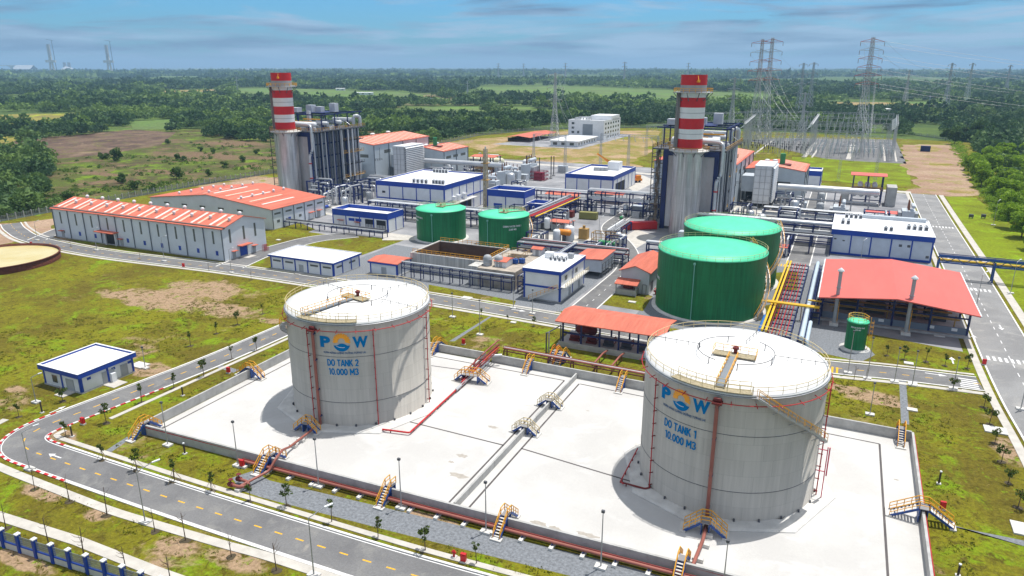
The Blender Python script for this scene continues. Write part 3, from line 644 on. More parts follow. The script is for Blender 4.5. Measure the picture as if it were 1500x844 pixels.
    for a in (.2, 1.3, 2.4, 3.5, 4.6, 5.7): fo.bar((rr*math.cos(d+a), rr*math.sin(d+a), zr(rr)), (rr*math.cos(d+a), rr*math.sin(d+a), zr(rr)+.95), .12)
    for a in (d+1.75, d-1.75, d+3.0):
        q0 = (rr*math.cos(a), rr*math.sin(a), zr(rr)+.6); q1 = (R*math.cos(a), R*math.sin(a), Hh+.55); fo.tube([q0, q1], .045, 5)
        for k in range(5): x = rr+(R-rr)*k/4; fo.bar((x*math.cos(a), x*math.sin(a), zr(x)), (x*math.cos(a), x*math.sin(a), zr(x)+.7), .07)
    part(t, 'cooling_water_line', fo, DGREY)
    a0, a1 = landing; n = int(abs(a1-a0)*R/1.5)
    pl = MB(); inn = helix(R-1.1, a0, a1, Hh+.35, Hh+.35, n); out = helix(R+.35, a0, a1, Hh+.35, Hh+.35, n)
    for k in range(n): pl.add([inn[k], inn[k+1], out[k+1], out[k], *[(x,y,z-.12) for x,y,z in (inn[k], inn[k+1], out[k+1], out[k])]], [(0,1,2,3),(7,6,5,4),(3,2,6,7),(1,0,4,5)])
    lp = part(t, 'rim_platform', pl, mat('weathered_grating', (.36,.31,.20)))
    q = MB(); q.rail(inn, 1.1, 1.6, .045); q.rail(out, 1.1, 1.6, .045); part(lp, 'railing', q, mat('pale_yellow_rail', (.62,.50,.26), .6))
    roof_rail(t, R-.1, Hh+.1, [(a1, a0+2*math.pi)], mat('pale_yellow_rail', (.62,.50,.26)), r=.042, step=2.4)
    stair_on_shell(t, R, stair[0], stair[1], stair[2], stair[3])
    # red deluge ring with spray brackets
    rg = MB(); rg.tube(helix(R+.55, 0, 2*math.pi, Hh-1.25, Hh-1.25, 72), .07, 6, cap=False)
    for k in range(26): a = 2*math.pi*k/26; rg.bar((R*math.cos(a), R*math.sin(a), Hh-1.1), ((R+.9)*math.cos(a), (R+.9)*math.sin(a), Hh-1.4), .09)
    part(t, 'deluge_ring', rg, REDPIPE)
    for (px, py, big) in pipes:
        a, _ = hit(px, py, cu, cv, R); x, y = math.cos(a), math.sin(a); w = .26 if big else .085
        mb = MB().tube([((R+.45)*x, (R+.45)*y, .3), ((R+.45)*x, (R+.45)*y, Hh-1.1)], w, 8)
        ds = part(t, 'downpipe', mb, BROWNP if big else REDPIPE)
        for z in ([2, 7, 12.5, 17.2] if big else range(1, 18, 2)): part(ds, 'bracket', MB().bar((R*x, R*y, z), ((R+.6)*x, (R+.6)*y, z), .5 if big else .14, .25 if big else .1), NAVY if big else DARKRED)
        if big:
            k = MB().cbox((R+.5)*x, (R+.5)*y, Hh-1.4, 1.3, 1.3, .25).capsule(((R+.5)*x-.4,(R+.5)*y,Hh-.9),((R+.5)*x+.4,(R+.5)*y,Hh-.9),.32,8); part(t, 'foam_chamber', k, DARKRED)
    for k in range(24): a = 2*math.pi*k/24; part(t, 'anchor_chair', MB().cbox((R+.2)*math.cos(a), (R+.2)*math.sin(a), 0.25, .25, .25, .5), DGREY)
    return t
T2C, T1C = (-78.07, 100.9), (-11.5, 101.9)
def ang(px, py, c, R=12.8): return hit(px, py, *c, R)[0]
def dirto(px, py, c, z): u, v = UV(px, py, z); return math.atan2(v-c[1], u-c[0])
big_tank('large pale grey oil tank marked DO TANK 2 on the white bund slab', *T2C, 12.8, 19.2, '2', ((469,500),(539,500)), (502,532), (503,545), 5, 5.4,
         dirto(470,453,T2C,19.7), (ang(425,470,T2C)-.05, ang(425,470,T2C)-1.15, 17.6, 9), [(463,520,True),(549,540,False),(623,520,False),(455,520,False)], None, (ang(436,466,T2C), ang(522,471,T2C)))
big_tank('large pale grey oil tank marked DO TANK 1 with a yellow railed stair down it', *T1C, 12.8, 19.2, '1', ((970,573),(1040,599)), (995,628), (995,645), 5, 5.4,
         dirto(1060,556,T1C,19.7), (ang(1108,580,T1C), hit(1190,640,*T1C,13.6)[0]+.30, 19.3, hit(1190,640,*T1C,13.6)[1]-2.2), [(1047,640,True),(961,620,False),(1205,620,False)], None, (ang(985,555,T1C), ang(1102,579,T1C)))

def green_tank(label, cu, cv, R, Hh, texts, bridge, mark, stair, dome=.6, ladders=1):
    t = thing('green_tank', label, 'storage tank', (cu, cv, Z*3))
    part(t, 'shell', MB().lathe(0, 0, [(R, 0), (R, Hh)], 80), GREEN)
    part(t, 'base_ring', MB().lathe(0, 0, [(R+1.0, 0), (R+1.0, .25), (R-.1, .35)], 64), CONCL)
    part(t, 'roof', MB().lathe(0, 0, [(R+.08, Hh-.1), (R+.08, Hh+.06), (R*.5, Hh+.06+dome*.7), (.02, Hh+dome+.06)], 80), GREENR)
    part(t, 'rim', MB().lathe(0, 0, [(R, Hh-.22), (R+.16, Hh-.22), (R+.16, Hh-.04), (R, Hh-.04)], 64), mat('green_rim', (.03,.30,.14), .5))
    for s_, (px, py), sz, w in texts:
        a, z = hit(px, py, cu, cv, R); me = text_mesh(s_, sz, .02, w); part(t, 'lettering', wrap_mesh('lettering', me, R, a, z, WHITE), None)
    if bridge is not None:
        c, s_ = math.cos(bridge), math.sin(bridge); g = MB(); g.cbox(0, 0, Hh+dome+.2, 3.0, 2.0, .12); g.cyl(0, 0, Hh+dome-.2, Hh+dome+1.2, .4, 10); g.cyl(0,0,Hh+dome+1.2,Hh+dome+1.5,.6,10,.1)
        g.bar((0,0,Hh+dome+.3), (c*(R-.4), s_*(R-.4), Hh+.4), .9, .1)
        gw = part(t, 'roof_walkway', g, mat('weathered_grating', (.36,.31,.20)))
        q = MB(); q.rail([(-1.5,-1,Hh+dome+.3),(1.5,-1,Hh+dome+.3),(1.5,1,Hh+dome+.3),(-1.5,1,Hh+dome+.3)], 1.1, 1.0, .06, close=True)
        for sg in (-.5, .5): q.rail([(-s_*sg, c*sg, Hh+dome+.3), (c*(R-.4)-s_*sg, s_*(R-.4)+c*sg, Hh+.4)], 1.1, 1.4, .05)
        part(gw, 'railing', q, mat('pale_yellow_rail', (.62,.50,.26)))
    if mark:
        a, _ = hit(*mark, cu, cv, R); x, y = math.cos(a), math.sin(a)
        part(t, 'level_pipe', MB().tube([((R+.3)*x,(R+.3)*y,.2),((R+.3)*x,(R+.3)*y,Hh-1),((R)*x,R*y,Hh-.7)], .11, 6).cbox((R+.3)*x,(R+.3)*y,Hh-1.2,.5,.5,.5), mat('pale_green_pipe', (.16,.42,.34), .5))
    if stair: stair_on_shell(t, R, *stair)
    roof_rail(t, R-.05, Hh+.08, [(0, 2*math.pi)] if R > 10 else [(1.2, 3.4)], mat('pale_yellow_rail', (.62,.50,.26)), r=.04 if R > 10 else .05, step=2.2)
    return t
G1, G2, S1, S2, SG = (-28.7,182.5), (-28.1,209.9), (-131.5,221.1), (-106.1,220.8), (6.3,166.6)
def af(px, py, c, R): return hit(px, py, *c, R)[0]
green_tank('nearer of the two biggest green water tanks, with a mint green roof', *G1, 13.45, 15.6, [('SERVICE WATER TANK 2', (958,401), .95, 9)], None, (1014,440), (af(1125,395,G1,13.4)+.9, af(1125,395,G1,13.4)-.55, 15.7, .5))
gt = green_tank('further of the two biggest green water tanks, mostly hidden by the nearer one', *G2, 13.35, 16.3, [], None, None, (af(1144,345,G2,13.3)+.5, af(1144,345,G2,13.3)-.8, 16.4, 3))
green_tank('green demineralised water tank with a mint roof and a walkway box, left of its twin', *S1, 8.95, 11.1, [('DEMIN WATER TANK 2', (612,318), .8, 6.5), ('2.000 M3', (611,322), .8, 2.7)], 1.2, (633,330), None, .3)
green_tank('green demineralised water tank reading DEMIN WATER TANK 1, beside a yellow railed stair', *S2, 8.8, 11.1, [('DEMIN WATER TANK 1', (751,332), .85, 6.6), ('2.000 M3', (751,336.5), .85, 2.7)], 1.0, (715,345), (af(775,345,S2,8.8)+.9, af(775,345,S2,8.8)-.7, 11.1, .5), .3)
st = green_tank('small upright green tank on the lawn in front of the open red roofed shed', *SG, 2.14, 6.6, [('SERVICE WATER TANK', (1257,481), .42, 2.9), ('250 M3', (1257,484), .42, 1.1)], None, None, None, .15)
roof_rail(st, 2.1, 6.7, [(0, 2*math.pi)], YEL, step=1.0)
ld = MB(); x = 2.5
for q in (-.3, .3): ld.bar((x, q, 0), (x, q, 7.6), .07)
for k in range(20): ld.bar((x, -.3, .4*k), (x, .3, .4*k), .05)
for z in (2.5, 3.5, 4.5, 5.5, 6.5): ld.bar((x,-.4,z),(x+.6,-.3,z),.06); ld.bar((x+.6,-.3,z),(x+.6,.3,z),.06); ld.bar((x+.6,.3,z),(x,.4,z),.06)
for q in (-.3,.3): ld.bar((x+.6,q,2.5),(x+.6,q,7),.05)
part(st, 'ladder', ld, YEL)
# rusty open basin at the left edge
pu, pv = UV(0, 388, 0)
pt = thing('settling_pool', 'round open pool in a rusty steel ring, full of cream water, at the left edge', 'pool', (pu-3.0, pv+1.0, .02))
pr = 17.5
part(pt, 'wall', MB().lathe(0, 0, [(pr,0),(pr,2.3),(pr-.25,2.3),(pr-.25,0)], 64), RUST)
part(pt, 'stiffener', MB().lathe(0, 0, [(pr,2.1),(pr+.2,2.1),(pr+.2,2.25),(pr,2.25)], 64), RUST)
part(pt, 'water', MB().cyl(0,0,.3,1.5,pr-.26,64), mat('cream_water', (.62,.55,.30), .25, var=.1, scale=.08, c2=(.55,.42,.12)))
# ------------------------------------------------------------------ bund walls, each straight run a thing
def wall_run(label, P, h, w=0.35, m=CONC, grp=None):
    mb = MB(); cu, cv = (P[0][0]+P[-1][0])/2, (P[0][1]+P[-1][1])/2
    for a, b in zip(P, P[1:]):
        d = math.dist(a, b); n = max(1, round(d/4)); t = ((b[0]-a[0])/d, (b[1]-a[1])/d); nn = (-t[1]*w/2, t[0]*w/2)
        for k in range(n):
            s0, s1 = d*k/n, d*(k+1)/n-.05; vs = []
            for z in (0, h):
                for s_, sg in ((s0,-1),(s1,-1),(s1,1),(s0,1)): vs.append((a[0]+t[0]*s_+nn[0]*sg-cu, a[1]+t[1]*s_+nn[1]*sg-cv, z))
            mb.add(vs, [(0,3,2,1),(4,5,6,7),(0,1,5,4),(1,2,6,5),(2,3,7,6),(3,0,4,7)])
        mb.bar((a[0]-cu, a[1]-cv, h*.5), (b[0]-cu, b[1]-cv, h*.5), w-.06, h-.03)
    return solo('bund_wall', label, 'wall', mb, m, (cu, cv), grp)
wall_run('long low concrete bund wall along the near side, red pipes running beside it', [(-103.8,72.8),(-44.5,74.8),(15.2,77.2)], 1.8)
wall_run('low concrete bund wall on the left side of the slab', [(-103.9,73.0),(-104.1,125.7)], 1.8)
wall_run('concrete bund wall on the far side of the slab, left of the red pipe crossing', [(-104.1,125.9),(-65,126.1)], 1.8)
wall_run('far side concrete bund wall between the red pipe crossing and tank 1', [(-63.4,125.9),(-30,125.7),(15.2,125.3)], 1.8)
wall_run('concrete bund wall on the right side of the slab, edged with red pipe', [(15.2,77.4),(15.3,125.1)], 1.8)
wall_run('lower concrete dividing wall between the two oil tanks', [(-44.4,76.0),(-44.2,125.4)], 1.2, .3)

# ------------------------------------------------------------------ buildings
GROOVE = {}
def bld(name, label, cat, u0, v0, u1, v1, wall=CLAD, wh=5, group=None):
    cu, cv = (u0+u1)/2, (v0+v1)/2; t = thing(name, label, cat, (cu, cv, .02), group); t['a'] = (u1-u0)/2; t['b'] = (v1-v0)/2
    del t['a']; del t['b']
    class B_: pass
    o = B_(); o.t = t; o.a = (u1-u0)/2; o.b = (v1-v0)/2; o.h = wh
    return o
def at(o, f, s, out=0.0):                     # spot on a face: f in S E W N, s metres from its left end as seen from outside
    if f == 'S': return (-o.a+s, -o.b-out, 0)
    if f == 'E': return (o.a+out, -o.b+s, 0)
    if f == 'W': return (-o.a-out, o.b-s, 0)
    return (o.a-s, o.b+out, 0)
def facebox(o, f, s, z, w, h, d=0.06, inn=0.05):
    x, y, _ = at(o, f, s); mb = MB()
    if f == 'S': mb.box(x, x+w, y-d, y+inn, z, z+h)
    elif f == 'E': mb.box(x-inn, x+d, y, y+w, z, z+h)
    elif f == 'W': mb.box(x-d, x+inn, y-w, y, z, z+h)
    else: mb.box(x-w, x, y-inn, y+d, z, z+h)
    return mb
def window(o, f, s, z, w, h, m=GLASS, frame=WHITE, nm='window', bars=0):
    fr = part(o.t, nm, facebox(o, f, s, z, w, h, .04), m)
    if frame:
        mb = MB()
        for (ds, dz, ww, hh) in ((-.1,-.1,w+.2,.1), (-.1,h,w+.2,.1), (-.1,0,.1,h), (w,0,.1,h)):
            q = facebox(o, f, s+ds, z+dz, ww, hh, .09); mb.add(q.v, q.f)
        for k in range(bars): q = facebox(o, f, s+w*(k+1)/(bars+1)-.04, z, .08, h, .08); mb.add(q.v, q.f)
        part(fr, 'frame', mb, frame)
    return fr
def door(o, f, s, w, h, m=BLUE, hood=None):
    d = part(o.t, 'door', facebox(o, f, s, 0.02, w, h, .06), m)
    part(d, 'frame', MB().add(*(lambda q: (q.v, q.f))(facebox(o, f, s-.12, 0.0, .12, h+.1, .1))).add(*(lambda q: (q.v, q.f))(facebox(o, f, s+w, 0, .12, h+.1, .1))).add(*(lambda q: (q.v, q.f))(facebox(o, f, s-.12, h+.1, w+.24, .12, .1))), GREY)
    if hood:
        part(o.t, 'door_canopy', facebox(o, f, s-.5, h+.45, w+1.0, .15, hood), REDR)
    return d
def steps(o, f, s, w, d=1.2): part(o.t, 'doorstep', facebox(o, f, s-.3, 0, w+.6, .12, d), PAVE)
def blue_box(name, label, u0, v0, u1, v1, h, band=1.2, pil=5.0, cat='building', mid=None, roofm=ROOFW, over=0.0, base=CONC, wallm=None, pilm=BLUE, group=None, faces='SEWN', parapet=.45):
    o = bld(name, label, cat, u0, v0, u1, v1, None, h, group); a, b = o.a, o.b; wm = wallm or WHITE
    part(o.t, 'wall', MB().box(-a, a, -b, b, 0, h-parapet-.1), wm)
    part(o.t, 'roof', MB().box(-a-over+.25, a+over-.25, -b-over+.25, b+over-.25, h-parapet-.1, h-parapet), roofm)
    e = over+.06
    fa = MB()
    fa.box(-a-e, a+e, -b-e, -b-e+.3, h-band, h).box(-a-e, a+e, b+e-.3, b+e, h-band, h).box(-a-e, -a-e+.3, -b-e+.3, b+e-.3, h-band, h).box(a+e-.3, a+e, -b-e+.3, b+e-.3, h-band, h)
    part(o.t, 'fascia', fa, BLUE)
    cp = MB(); e2 = e+.03
    cp.box(-a-e2, a+e2, -b-e2, -b-e2+.38, h, h+.05).box(-a-e2, a+e2, b+e2-.38, b+e2, h, h+.05).box(-a-e2, -a-e2+.38, -b-e2+.38, b+e2-.38, h, h+.05).box(a+e2-.38, a+e2, -b-e2+.38, b+e2-.38, h, h+.05)
    part(o.t, 'coping', cp, WHITE)
    part(o.t, 'plinth', MB().box(-a-.12, a+.12, -b-.12, b+.12, 0, .3), base)
    for f, ln in (('S', 2*a), ('E', 2*b), ('W', 2*b), ('N', 2*a)):
        if f not in faces: continue
        n = max(1, round(ln/pil))
        for k in range(n+1):
            s = min(max(k*ln/n-.2, 0), ln-.4); part(o.t, 'pilaster', facebox(o, f, s, .3, .4, h-band-.3, .10), pilm)
        if mid: part(o.t, 'band', facebox(o, f, 0.0, mid-.25, ln, .5, .14), BLUE)
    return o
def acs(o, spots, z, m=None, s=1.0):          # rooftop air conditioner units, each its own part
    for x, y in spots:
        q = part(o.t, 'rooftop_unit', MB().cbox(x, y, z, 1.0*s, .8*s, 1.3*s), m or WHITE)
        part(q, 'fan_grille', MB().cyl(x, y, z+1.3*s, z+1.36*s, .34*s, 10).add([(x-.42*s,y-.41*s,z+.15),(x+.42*s,y-.41*s,z+.15),(x+.42*s,y-.41*s,z+1.1*s),(x-.42*s,y-.41*s,z+1.1*s)], [(0,1,2,3)]), DGREY)
# guard house on the left lawn
o = blue_box('guard_house', 'small flat roofed white guard house with blue fascia beside the road bend', -138.3, 78.6, -127.4, 90.0, 4.3, .95, 5.5, over=.5, parapet=.35)
for s, w in ((6.8, 2.0),): door(o, 'S', s, w, 2.3, GREY)
for s, w in ((4.6, 2.4), (8.6, 1.3)): door(o, 'E', s, w, 2.4, GREY)
for s in (1.4, 6.6, 10.2): window(o, 'E', s, 2.3, .8, .5, BLUE, None)
window(o, 'S', 2.6, 1.0, 1.6, 1.6, GLASS); steps(o, 'E', 4.6, 2.4, 3.2); steps(o, 'S', 6.8, 2, 2.6)
part(o.t, 'cabinet', facebox(o, 'E', 5.9, .02, 1.0, 1.9, .8), WHITE)
solo('cover_slab', 'pale square concrete cover beside the guard house', 'cover', MB().cbox(0,0,0,3.4,2.4,.3), CONCL, (*UV(205,536), 0))
# long warehouse
def ridge_bld(name, label, u0, v0, u1, v1, h, rise, axis, wallm=CLAD, roofm=REDR, over=.5, cat='building', group=None, th=.22):
    o = bld(name, label, cat, u0, v0, u1, v1, None, h, group); a, b = o.a, o.b; mb = MB()
    mb.box(-a, a, -b, b, 0, h-.02)
    if axis == 'x':
        for x in (-a, a): mb.add([(x,-b,h-.02),(x,b,h-.02),(x,0,h+rise)], [(0,1,2)])
    else:
        for y in (-b, b): mb.add([(-a,y,h-.02),(a,y,h-.02),(0,y,h+rise)], [(0,1,2)])
    part(o.t, 'wall', mb, wallm); part(o.t, 'roof', MB().gable(a, b, h+.03, rise, th, over, axis), roofm)
    part(o.t, 'plinth', MB().box(-a-.1, a+.1, -b-.1, b+.1, 0, .35), CONC)
    o.rise = rise; o.axis = axis; return o
def on_roof(o, x, y):
    return o.h + .03 + .22 + (o.rise*(1-abs(y)/o.b) if o.axis == 'x' else o.rise*(1-abs(x)/o.a))
def skylight(o, x0, x1, y0, y1, m):
    mb = MB(); zz = [on_roof(o, x, y)+.03 for x, y in ((x0,y0),(x1,y0),(x1,y1),(x0,y1))]
    P = [(x0,y0),(x1,y0),(x1,y1),(x0,y1)]
    mb.add([(p[0],p[1],z) for p, z in zip(P, zz)]+[(p[0],p[1],z+.05) for p, z in zip(P, zz)], [(0,3,2,1),(4,5,6,7),(0,1,5,4),(1,2,6,5),(2,3,7,6),(3,0,4,7)])
    part(o.t, 'skylight', mb, m)
def vent(o, x, y, r=.55, m=WHITE):
    z = on_roof(o, x, y); part(o.t, 'roof_ventilator', MB().cyl(x,y,z-.2,z+.5,r*.7,10).lathe(x,y,[(r,z+.4),(r*1.15,z+.8),(r*.7,z+1.15),(.02,z+1.25)],12), m)
SKY = mat('skylight_sheet', (.72,.55,.45), .5, var=.2, scale=1, c2=(.66,.36,.22))
SKYW = mat('white_skylight', (.74,.66,.60), .5, var=.2, scale=1)
o = ridge_bld('warehouse', 'long white clad warehouse with orange red roof and narrow slit windows', -260.5, 162.6, -177.3, 181.2, 10.6, 2.6, 'x')
a, b = o.a, o.b; n = 10
for k in range(n+1): part(o.t, 'downpipe', MB().tube([(-a+2*a*k/n-(.2 if k == n else -.2), -b-.18, .3), (-a+2*a*k/n-(.2 if k == n else -.2), -b-.18, 10.4)], .16, 6), mat('downpipe_grey', (.14,.16,.19), .6))
for k in range(n):
    s = 2*a*(k+.5)/n; window(o, 'S', s-.35, 5.4, .75, 4.2, LOUV, None, 'slit_window')
    if k not in (3,): window(o, 'S', s-.2+.6, 1.7, 1.1, 1.5, BLUE, None, 'blue_panel') if k else window(o, 'S', s-1, 1.9, 2.0, .9, LOUV, None)
    x0 = -a+2*a*(k+.5)/n
    for q, mm in ((-2.6, SKYW), (.4, SKY)): skylight(o, x0+q, x0+q+1.1, -b+1.2, -.8, mm)
    vent(o, x0+2.6, -b*.45, .5); vent(o, x0+2.6, .4, .55)
part(o.t, 'ridge_gutter', MB().box(-a-.5, a+.5, -b*.985, -b*.90, 10.55, 11.12), mat('gutter', (.10,.09,.09), .7))
dr = part(o.t, 'entrance', facebox(o, 'S', 27.6, 0.02, 4.6, 4.2, .05), DARK)
part(dr, 'frame', MB().add(*(lambda q:(q.v,q.f))(facebox(o,'S',27.1,0,.5,4.6,.5))).add(*(lambda q:(q.v,q.f))(facebox(o,'S',32.2,0,.5,4.6,.5))), WHITE)
part(o.t, 'entrance_canopy', facebox(o, 'S', 24.6, 4.7, 9.6, .3, 2.6), REDR)
door(o, 'S', 34.6, 1.2, 2.3, GREY, 1.2); door(o, 'S', 3.4, 1.2, 2.3, GREY, 1.2)
for s in (2.6, 8.6, 13.6): window(o, 'E', s, 5.6, .8, 4.4, LOUV, None, 'slit_window')
door(o, 'E', 6.5, 3.2, 3.4, BLUE); part(o.t, 'door_canopy', facebox(o, 'E', 5.6, 3.9, 5.0, .25, 2.0), REDR); door(o, 'E', 3.4, 1.1, 2.2, GREY, 1.1); door(o, 'E', 12.2, 1.1, 2.2, GREY, 1.1)
steps(o, 'E', 6.5, 3.2, 3.5)
solo('hose_reel', 'red fire hose frame leaning at the right end wall of the long warehouse', 'fire equipment', MB().rail([(0,0,0),(0,2,0)],2.2,.5,.06).rail([(.8,0,0),(.8,2,0)],2.2,.5,.06), REDPIPE, (-176.2, 178.0, 0))
# two-bay workshop behind
o = ridge_bld('workshop', 'wide white workshop with low orange red gable roof behind the long warehouse', -262, 205, -196.5, 236, 7.8, 3.4, 'y')
a, b = o.a, o.b
for k in range(6):
    x = -6+k*6.2
    if x+1 < a-2: skylight(o, x, x+1.0, -b+3, b*.35, SKYW if k % 2 else SKY)
for i in range(3):
    for k in range(5): vent(o, -20+i*17, -b+4+k*6, .5)
n = 5
for k in range(n+1): part(o.t, 'downpipe', MB().tube([(a+.15, -b+2*b*k/n+(.3 if k==0 else -.3), .3), (a+.15, -b+2*b*k/n+(.3 if k==0 else -.3), 7.6)], .14, 6), MATS['downpipe_grey'])
for k in range(n): window(o, 'E', 2*b*(k+.5)/n-1.7, 5.6, 3.4, .7, LOUV, None)
for k in (0,1,2): window(o, 'E', 2*b*(k+.5)/n-.6, 2.4, 1.5, 1.0, BLUE if k==1 else LOUV, None)
door(o, 'E', 21, 2.2, 2.6, WHITE, 1.2); door(o, 'E', 26, 1.6, 2.6, GREY, 1.2)
for k in range(5): window(o, 'S', 8+k*10, 5.9, 3, .7, LOUV, None)
solo('cylinder_vessel', 'blue horizontal cylinder tank lying at the corner of the workshop', 'tank', MB().capsule((-2.6,0,1.5),(2.6,0,1.5),1.2,16).cbox(-1.6,0,0,.4,2,.6).cbox(1.6,0,0,.4,2,.6), mat('vessel_blue',(.01,.12,.45),.4), (*UV(392,331),0), rot=.3)
# low white building near the road
o = blue_box('workers_canteen', 'low flat roofed white building with thin blue fascia, behind tank 2', -158.4, 162.9, -134.3, 175.6, 4.5, .55, 4.8, over=.5, parapet=.12)
for k in (0,1,3,4): window(o, 'S', 1.0+k*4.8, 2.5, 3.0, .55, LOUV, None)
door(o, 'S', 11.2, 1.4, 2.3, GREY); steps(o, 'S', 11.2, 1.4, 2.6); window(o, 'E', 1.5, 2.4, 3, .55, LOUV, None); window(o, 'E', 7.5, 2.4, 3, .55, LOUV, None)
# small blue parapet block
o = blue_box('chlorine_building', 'white block with a deep blue parapet, left of the green demineralised water tanks', -179.0, 219.0, -153.4, 229.5, 7.4, 2.4, 6.4, parapet=1.4)
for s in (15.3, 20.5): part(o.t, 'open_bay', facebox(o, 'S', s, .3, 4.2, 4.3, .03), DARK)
for s in (15.3, 20.5):
    for k in range(3): part(o.t, 'switch_cabinet', facebox(o, 'S', s+.2+1.3*k, .3, 1.1, 2.4, .09), GREY)
door(o, 'S', 3, 2, 2.8, WHITE, .8); door(o, 'S', 11, 1.6, 2.6, WHITE, .8)
for s in (7.6, 10.8): window(o, 'S', s, 3.3, 2.8, 1.1, BLUE, None)
# big blue banded control building
o = blue_box('control_building', 'large white control building with blue parapet and mid band, flat white roof', -181.5, 252, -148, 290, 13.6, 2.0, 6.6, mid=6.4, parapet=.5)
acs(o, [(-a_, -o.b+4) for a_ in (-6, -4, -2, 0)] + [(9+k*1.5, -o.b+5) for k in range(4)] + [(-8+k*1.6, o.b-4) for k in range(5)], 13.1, WHITE, 1.3)
window(o, 'S', 3, 8.5, 1.6, .9, GLASS); window(o, 'S', 30, 11.0, 2.0, .4, WHITE, None)
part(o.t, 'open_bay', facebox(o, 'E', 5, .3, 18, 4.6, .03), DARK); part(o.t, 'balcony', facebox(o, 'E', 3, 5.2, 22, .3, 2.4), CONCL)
for s in (6, 10, 15): part(o.t, 'air_unit', facebox(o, 'E', s, 5.5, 1.8, 2.6, 1.4), WHITE)
# little red roofed pump room and open concrete basin
o = ridge_bld('pump_room', 'small white room with blue corners and orange lean-to roof against the concrete basin', -127.0, 171.0, -117.3, 178.6, 3.9, .5, 'x', wallm=WHITE)
for f, s in (('S',0),('S',9.3),('E',0),('E',7.2)): part(o.t, 'corner_trim', facebox(o, f, s, 0, .4, 3.8, .08), BLUE)
part(o.t, 'fascia', MB().add(*(lambda q:(q.v,q.f))(facebox(o,'S',-.4,3.5,10.5,.4,.6))), BLUE)
door(o, 'S', 4.2, 1.5, 2.3, GREY); 
# open concrete treatment basin
BW = mat('stained_basin', (.52,.51,.48), .85, var=.4, scale=.5, streak=True)
BI = mat('basin_lining', (.12,.075,.055), .9, var=.3, scale=.3)
t = thing('treatment_basin', 'raised open concrete treatment basin with brown lined pit and yellow rails', 'basin', (-99, 184.5, .02))
def L_(u, v): return (u+99, v-184.5)
def wbox(mb, u0, u1, v0, v1, z0, z1): return mb.box(u0+99, u1+99, v0-184.5, v1-184.5, z0, z1)
m1 = MB(); hB = 5.8
wbox(m1, -117, -92.6, 178.8, 179.4, 0, hB); wbox(m1, -92.6, -92.0, 178.8, 196, 0, hB); wbox(m1, -117, -92.6, 195.4, 196, 0, hB); wbox(m1, -117.6, -117, 178.8, 196, 0, hB)
part(t, 'pit_wall', m1, BW)
m1 = MB(); wbox(m1, -117, -92.6, 179.4, 195.4, 0, 1.6); part(t, 'pit_water', m1, BI)
li = MB()
wbox(li, -116.99, -92.61, 179.41, 179.5, 1.6, hB-.2); wbox(li, -116.99, -116.9, 179.5, 195.3, 1.6, hB-.2); wbox(li, -116.99, -92.61, 195.3, 195.39, 1.6, hB-.2); wbox(li, -92.7, -92.61, 179.5, 195.3, 1.6, hB-.2)
part(t, 'pit_lining', li, BI)
m1 = MB(); wbox(m1, -92.0, -80.2, 174.0, 186.2, 0, hB-.6); wbox(m1, -92, -89.8, 186.2, 196, 0, hB-.6); wbox(m1, -84, -80.2, 186.2, 196, 0, hB-.6); wbox(m1, -89.8, -84, 193, 196, 0, hB-.6); wbox(m1, -89.8,-84,186.2,193,0,2)
part(t, 'deck', m1, mat('stained_deck', (.42,.37,.31), .85, var=.35, scale=.5))
wbox(q := MB(), -95, -92.0, 174.0, 178.79, 0, hB-.3); part(t, 'end_block', q, BW)
for P in ([(-116.8,179.1),(-92.3,179.1)], [(-92.3,179.1),(-92.3,195.7)], [(-92.3,195.7),(-116.8,195.7)], [(-90,193),(-84,193),(-84,186.2),(-90,186.2)]):
    mb = MB(); mb.rail([(*L_(*p), hB-.02) for p in P], 1.2, 1.6, .06); part(t, 'railing', mb, YEL if P[0][0] < -91 else OCHRE)
for k, (u, v) in enumerate(((-90.5,177.5),(-87.3,178.3))):
    solo('water_vessel', ['left','right'][k]+' one of two grey ribbed barrels standing on the treatment basin deck', 'tank', MB().lathe(0,0,[(1.25,0),(1.25,2.4),(.9,2.9),(.5,3.1),(.02,3.2)],16).lathe(0,0,[(1.25,.8),(1.4,1.0),(1.25,1.2)],16).lathe(0,0,[(1.25,1.6),(1.4,1.8),(1.25,2.0)],16), GREY, (u, v, hB-.55), 'barrels on the basin deck')
def shed(label, px, py, z, w, d, h, slope=.15, closed=True, grp=None, rise=.4, roofm=REDR, cat='shed', postm=NAVY, uv=None):
    u, v = uv or UV(px, py, z); t = thing('small_shed', label, cat, (u, v, z), grp)
    if closed: part(t, 'wall', MB().box(-w/2, w/2, -d/2, d/2, 0, h), WHITE); part(t, 'door', MB().box(-.5, .5, -d/2-.05, -d/2+.03, .05, min(2.1, h-.3)), GREY)
    else:
        for x in (-w/2+.2, w/2-.2):
            for y in (-d/2+.2, d/2-.2): part(t, 'post', MB().cbox(x, y, 0, .25, .25, h), postm)
    part(t, 'roof', MB().gable(w/2, d/2, h+.02, rise, .15, .4, 'x'), roofm); return t
shed('tiny white hut with red roof on the far corner of the treatment basin', 0,0, hB-.58, 3.0, 2.6, 2.1, uv=(-81.8,194.6))
shed('low white hut with red roof in the middle of the treatment basin deck', 0,0, hB-.58, 3.4, 4.6, 1.7, uv=(-86.2,179.4))
